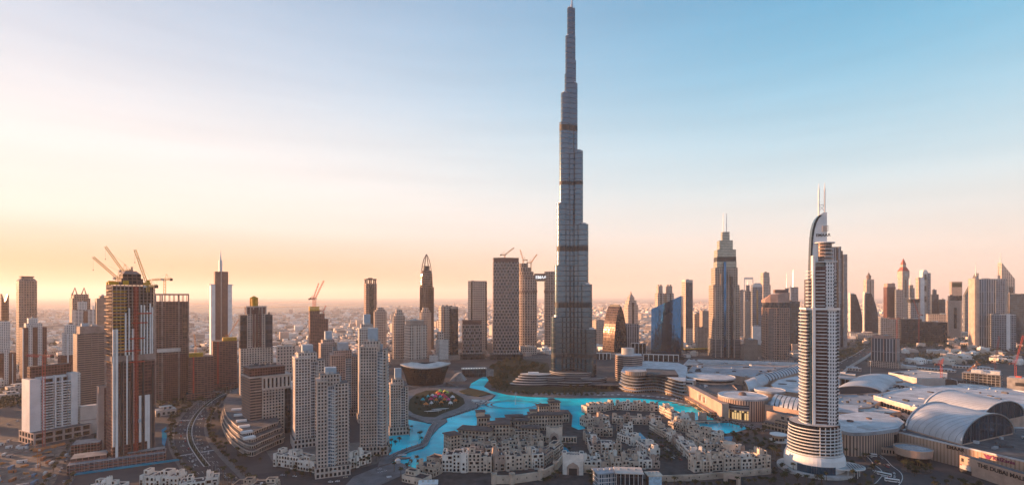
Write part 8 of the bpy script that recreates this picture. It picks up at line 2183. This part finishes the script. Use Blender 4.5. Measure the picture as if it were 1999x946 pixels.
# crowd on the promenade: far too many to count
crowd = MB()
for x, y in scatter([(1352, 792), (1372, 792), (1410, 815), (1425, 822), (1470, 833), (1500, 840), (1490, 845), (1425, 826), (1392, 816), (1375, 803)], 900, .6) + scatter([(880, 815), (935, 790), (955, 780), (958, 786), (936, 800), (890, 812)], 120, 1):
    h = rnd.uniform(1.5, 1.85); m_ = rnd.choice((0, 0, 1, 1, 2, 3))
    crowd.prism(ell(.2, .15, 6, x, y), 1.2, 1.2 + h * .5, rnd.choice((0, 1)), 0, False, False, ell(.26, .17, 6, x, y)); crowd.prism(ell(.26, .17, 6, x, y), 1.2 + h * .5, 1.2 + h * .85, m_, m_, True, False, ell(.2, .14, 6, x, y)); crowd.prism(ell(.11, .11, 6, x, y), 1.2 + h * .85, 1.2 + h, 4, 0)
kind(crowd.build('crowd', [M['dark'], PAINTS[1], M['white'], M['red'], M['stone_rose']]), 'stuff')
# fountain jet
m, t, b = new_mat('water_spray'); b.inputs['Base Color'].default_value = (.85, .8, .76, 1); b.inputs['Roughness'].default_value = .9; b.inputs['Alpha'].default_value = .22
for px, py, lab, h in ((1007, 789, 'thin plume of water rising from the fountain rings in the lake', 22), (1404, 833, 'small white water jet in the basin below the footbridge', 8)):
    x, y = g(px, py); f_ = MB(); f_.lathe([(1.2, .1), (.9, h * .5), (1.5, h * .8), (.2, h)], 10); o = f_.build('water_jet', [m]); o.location = (x, y, 0.1); tag(o, lab, 'fountain jet')
# ------------------------------------------------------------------ construction yard, bottom left
YC = [mat('container_' + n, c, .6, .3, .3) for n, c in (('white', (.6, .6, .58)), ('blue', (.10, .22, .34)), ('rust', (.36, .13, .06)), ('grey', (.3, .3, .31)))]
yard = [(-40, 862), (30, 856), (110, 868), (135, 880), (108, 940), (60, 1000), (-120, 960)]
sheet('construction_yard', gp(yard), .14, mat('yard_ground', (0.20, 0.165, 0.14), .95, .12, .6))
for i, (x, y) in enumerate(scatter(yard, 52, 7)):
    k = rnd.choice((0, 0, 1, 2, 3)); e = thing('site_cabin', '%s site cabin in the cluttered construction yard' % ('white', 'blue', 'rusty', 'grey')[k], 'cabin', (x, y, .15), rnd.choice((.4, .5, 2.0, 1.9)) + rnd.uniform(-.1, .1), '%s cabins in the construction yard' % ('white', 'blue', 'rusty', 'grey')[k])
    part(e, 'wall', [YC[k], YC[k]], B(0, 0, 0, 2.8, rnd.choice((5, 6, 9)), 2.6)); part(e, 'door', [M['dark']], B(1.5, -1.65, .1, 2.1, 1, .12, 0, 0))
for i, (x, y) in enumerate(scatter(yard, 46, 4)):
    k = rnd.choice(('timber', 'steel', 'rubble')); e = thing(k + '_stack', '%s stack lying in the cluttered construction yard' % k, 'stack', (x, y, .15), rnd.uniform(0, 3), k + ' stacks in the construction yard')
    mm = {'timber': M['orange'], 'steel': M['roof_dark'], 'rubble': M['concrete_warm']}[k]
    part(e, 'bundle', [mm], *[B(rnd.uniform(-1, 1), -1.6 + q * .8, 0, rnd.uniform(.6, 1.6), rnd.uniform(4, 8), .6, 0, 0) for q in range(5)])
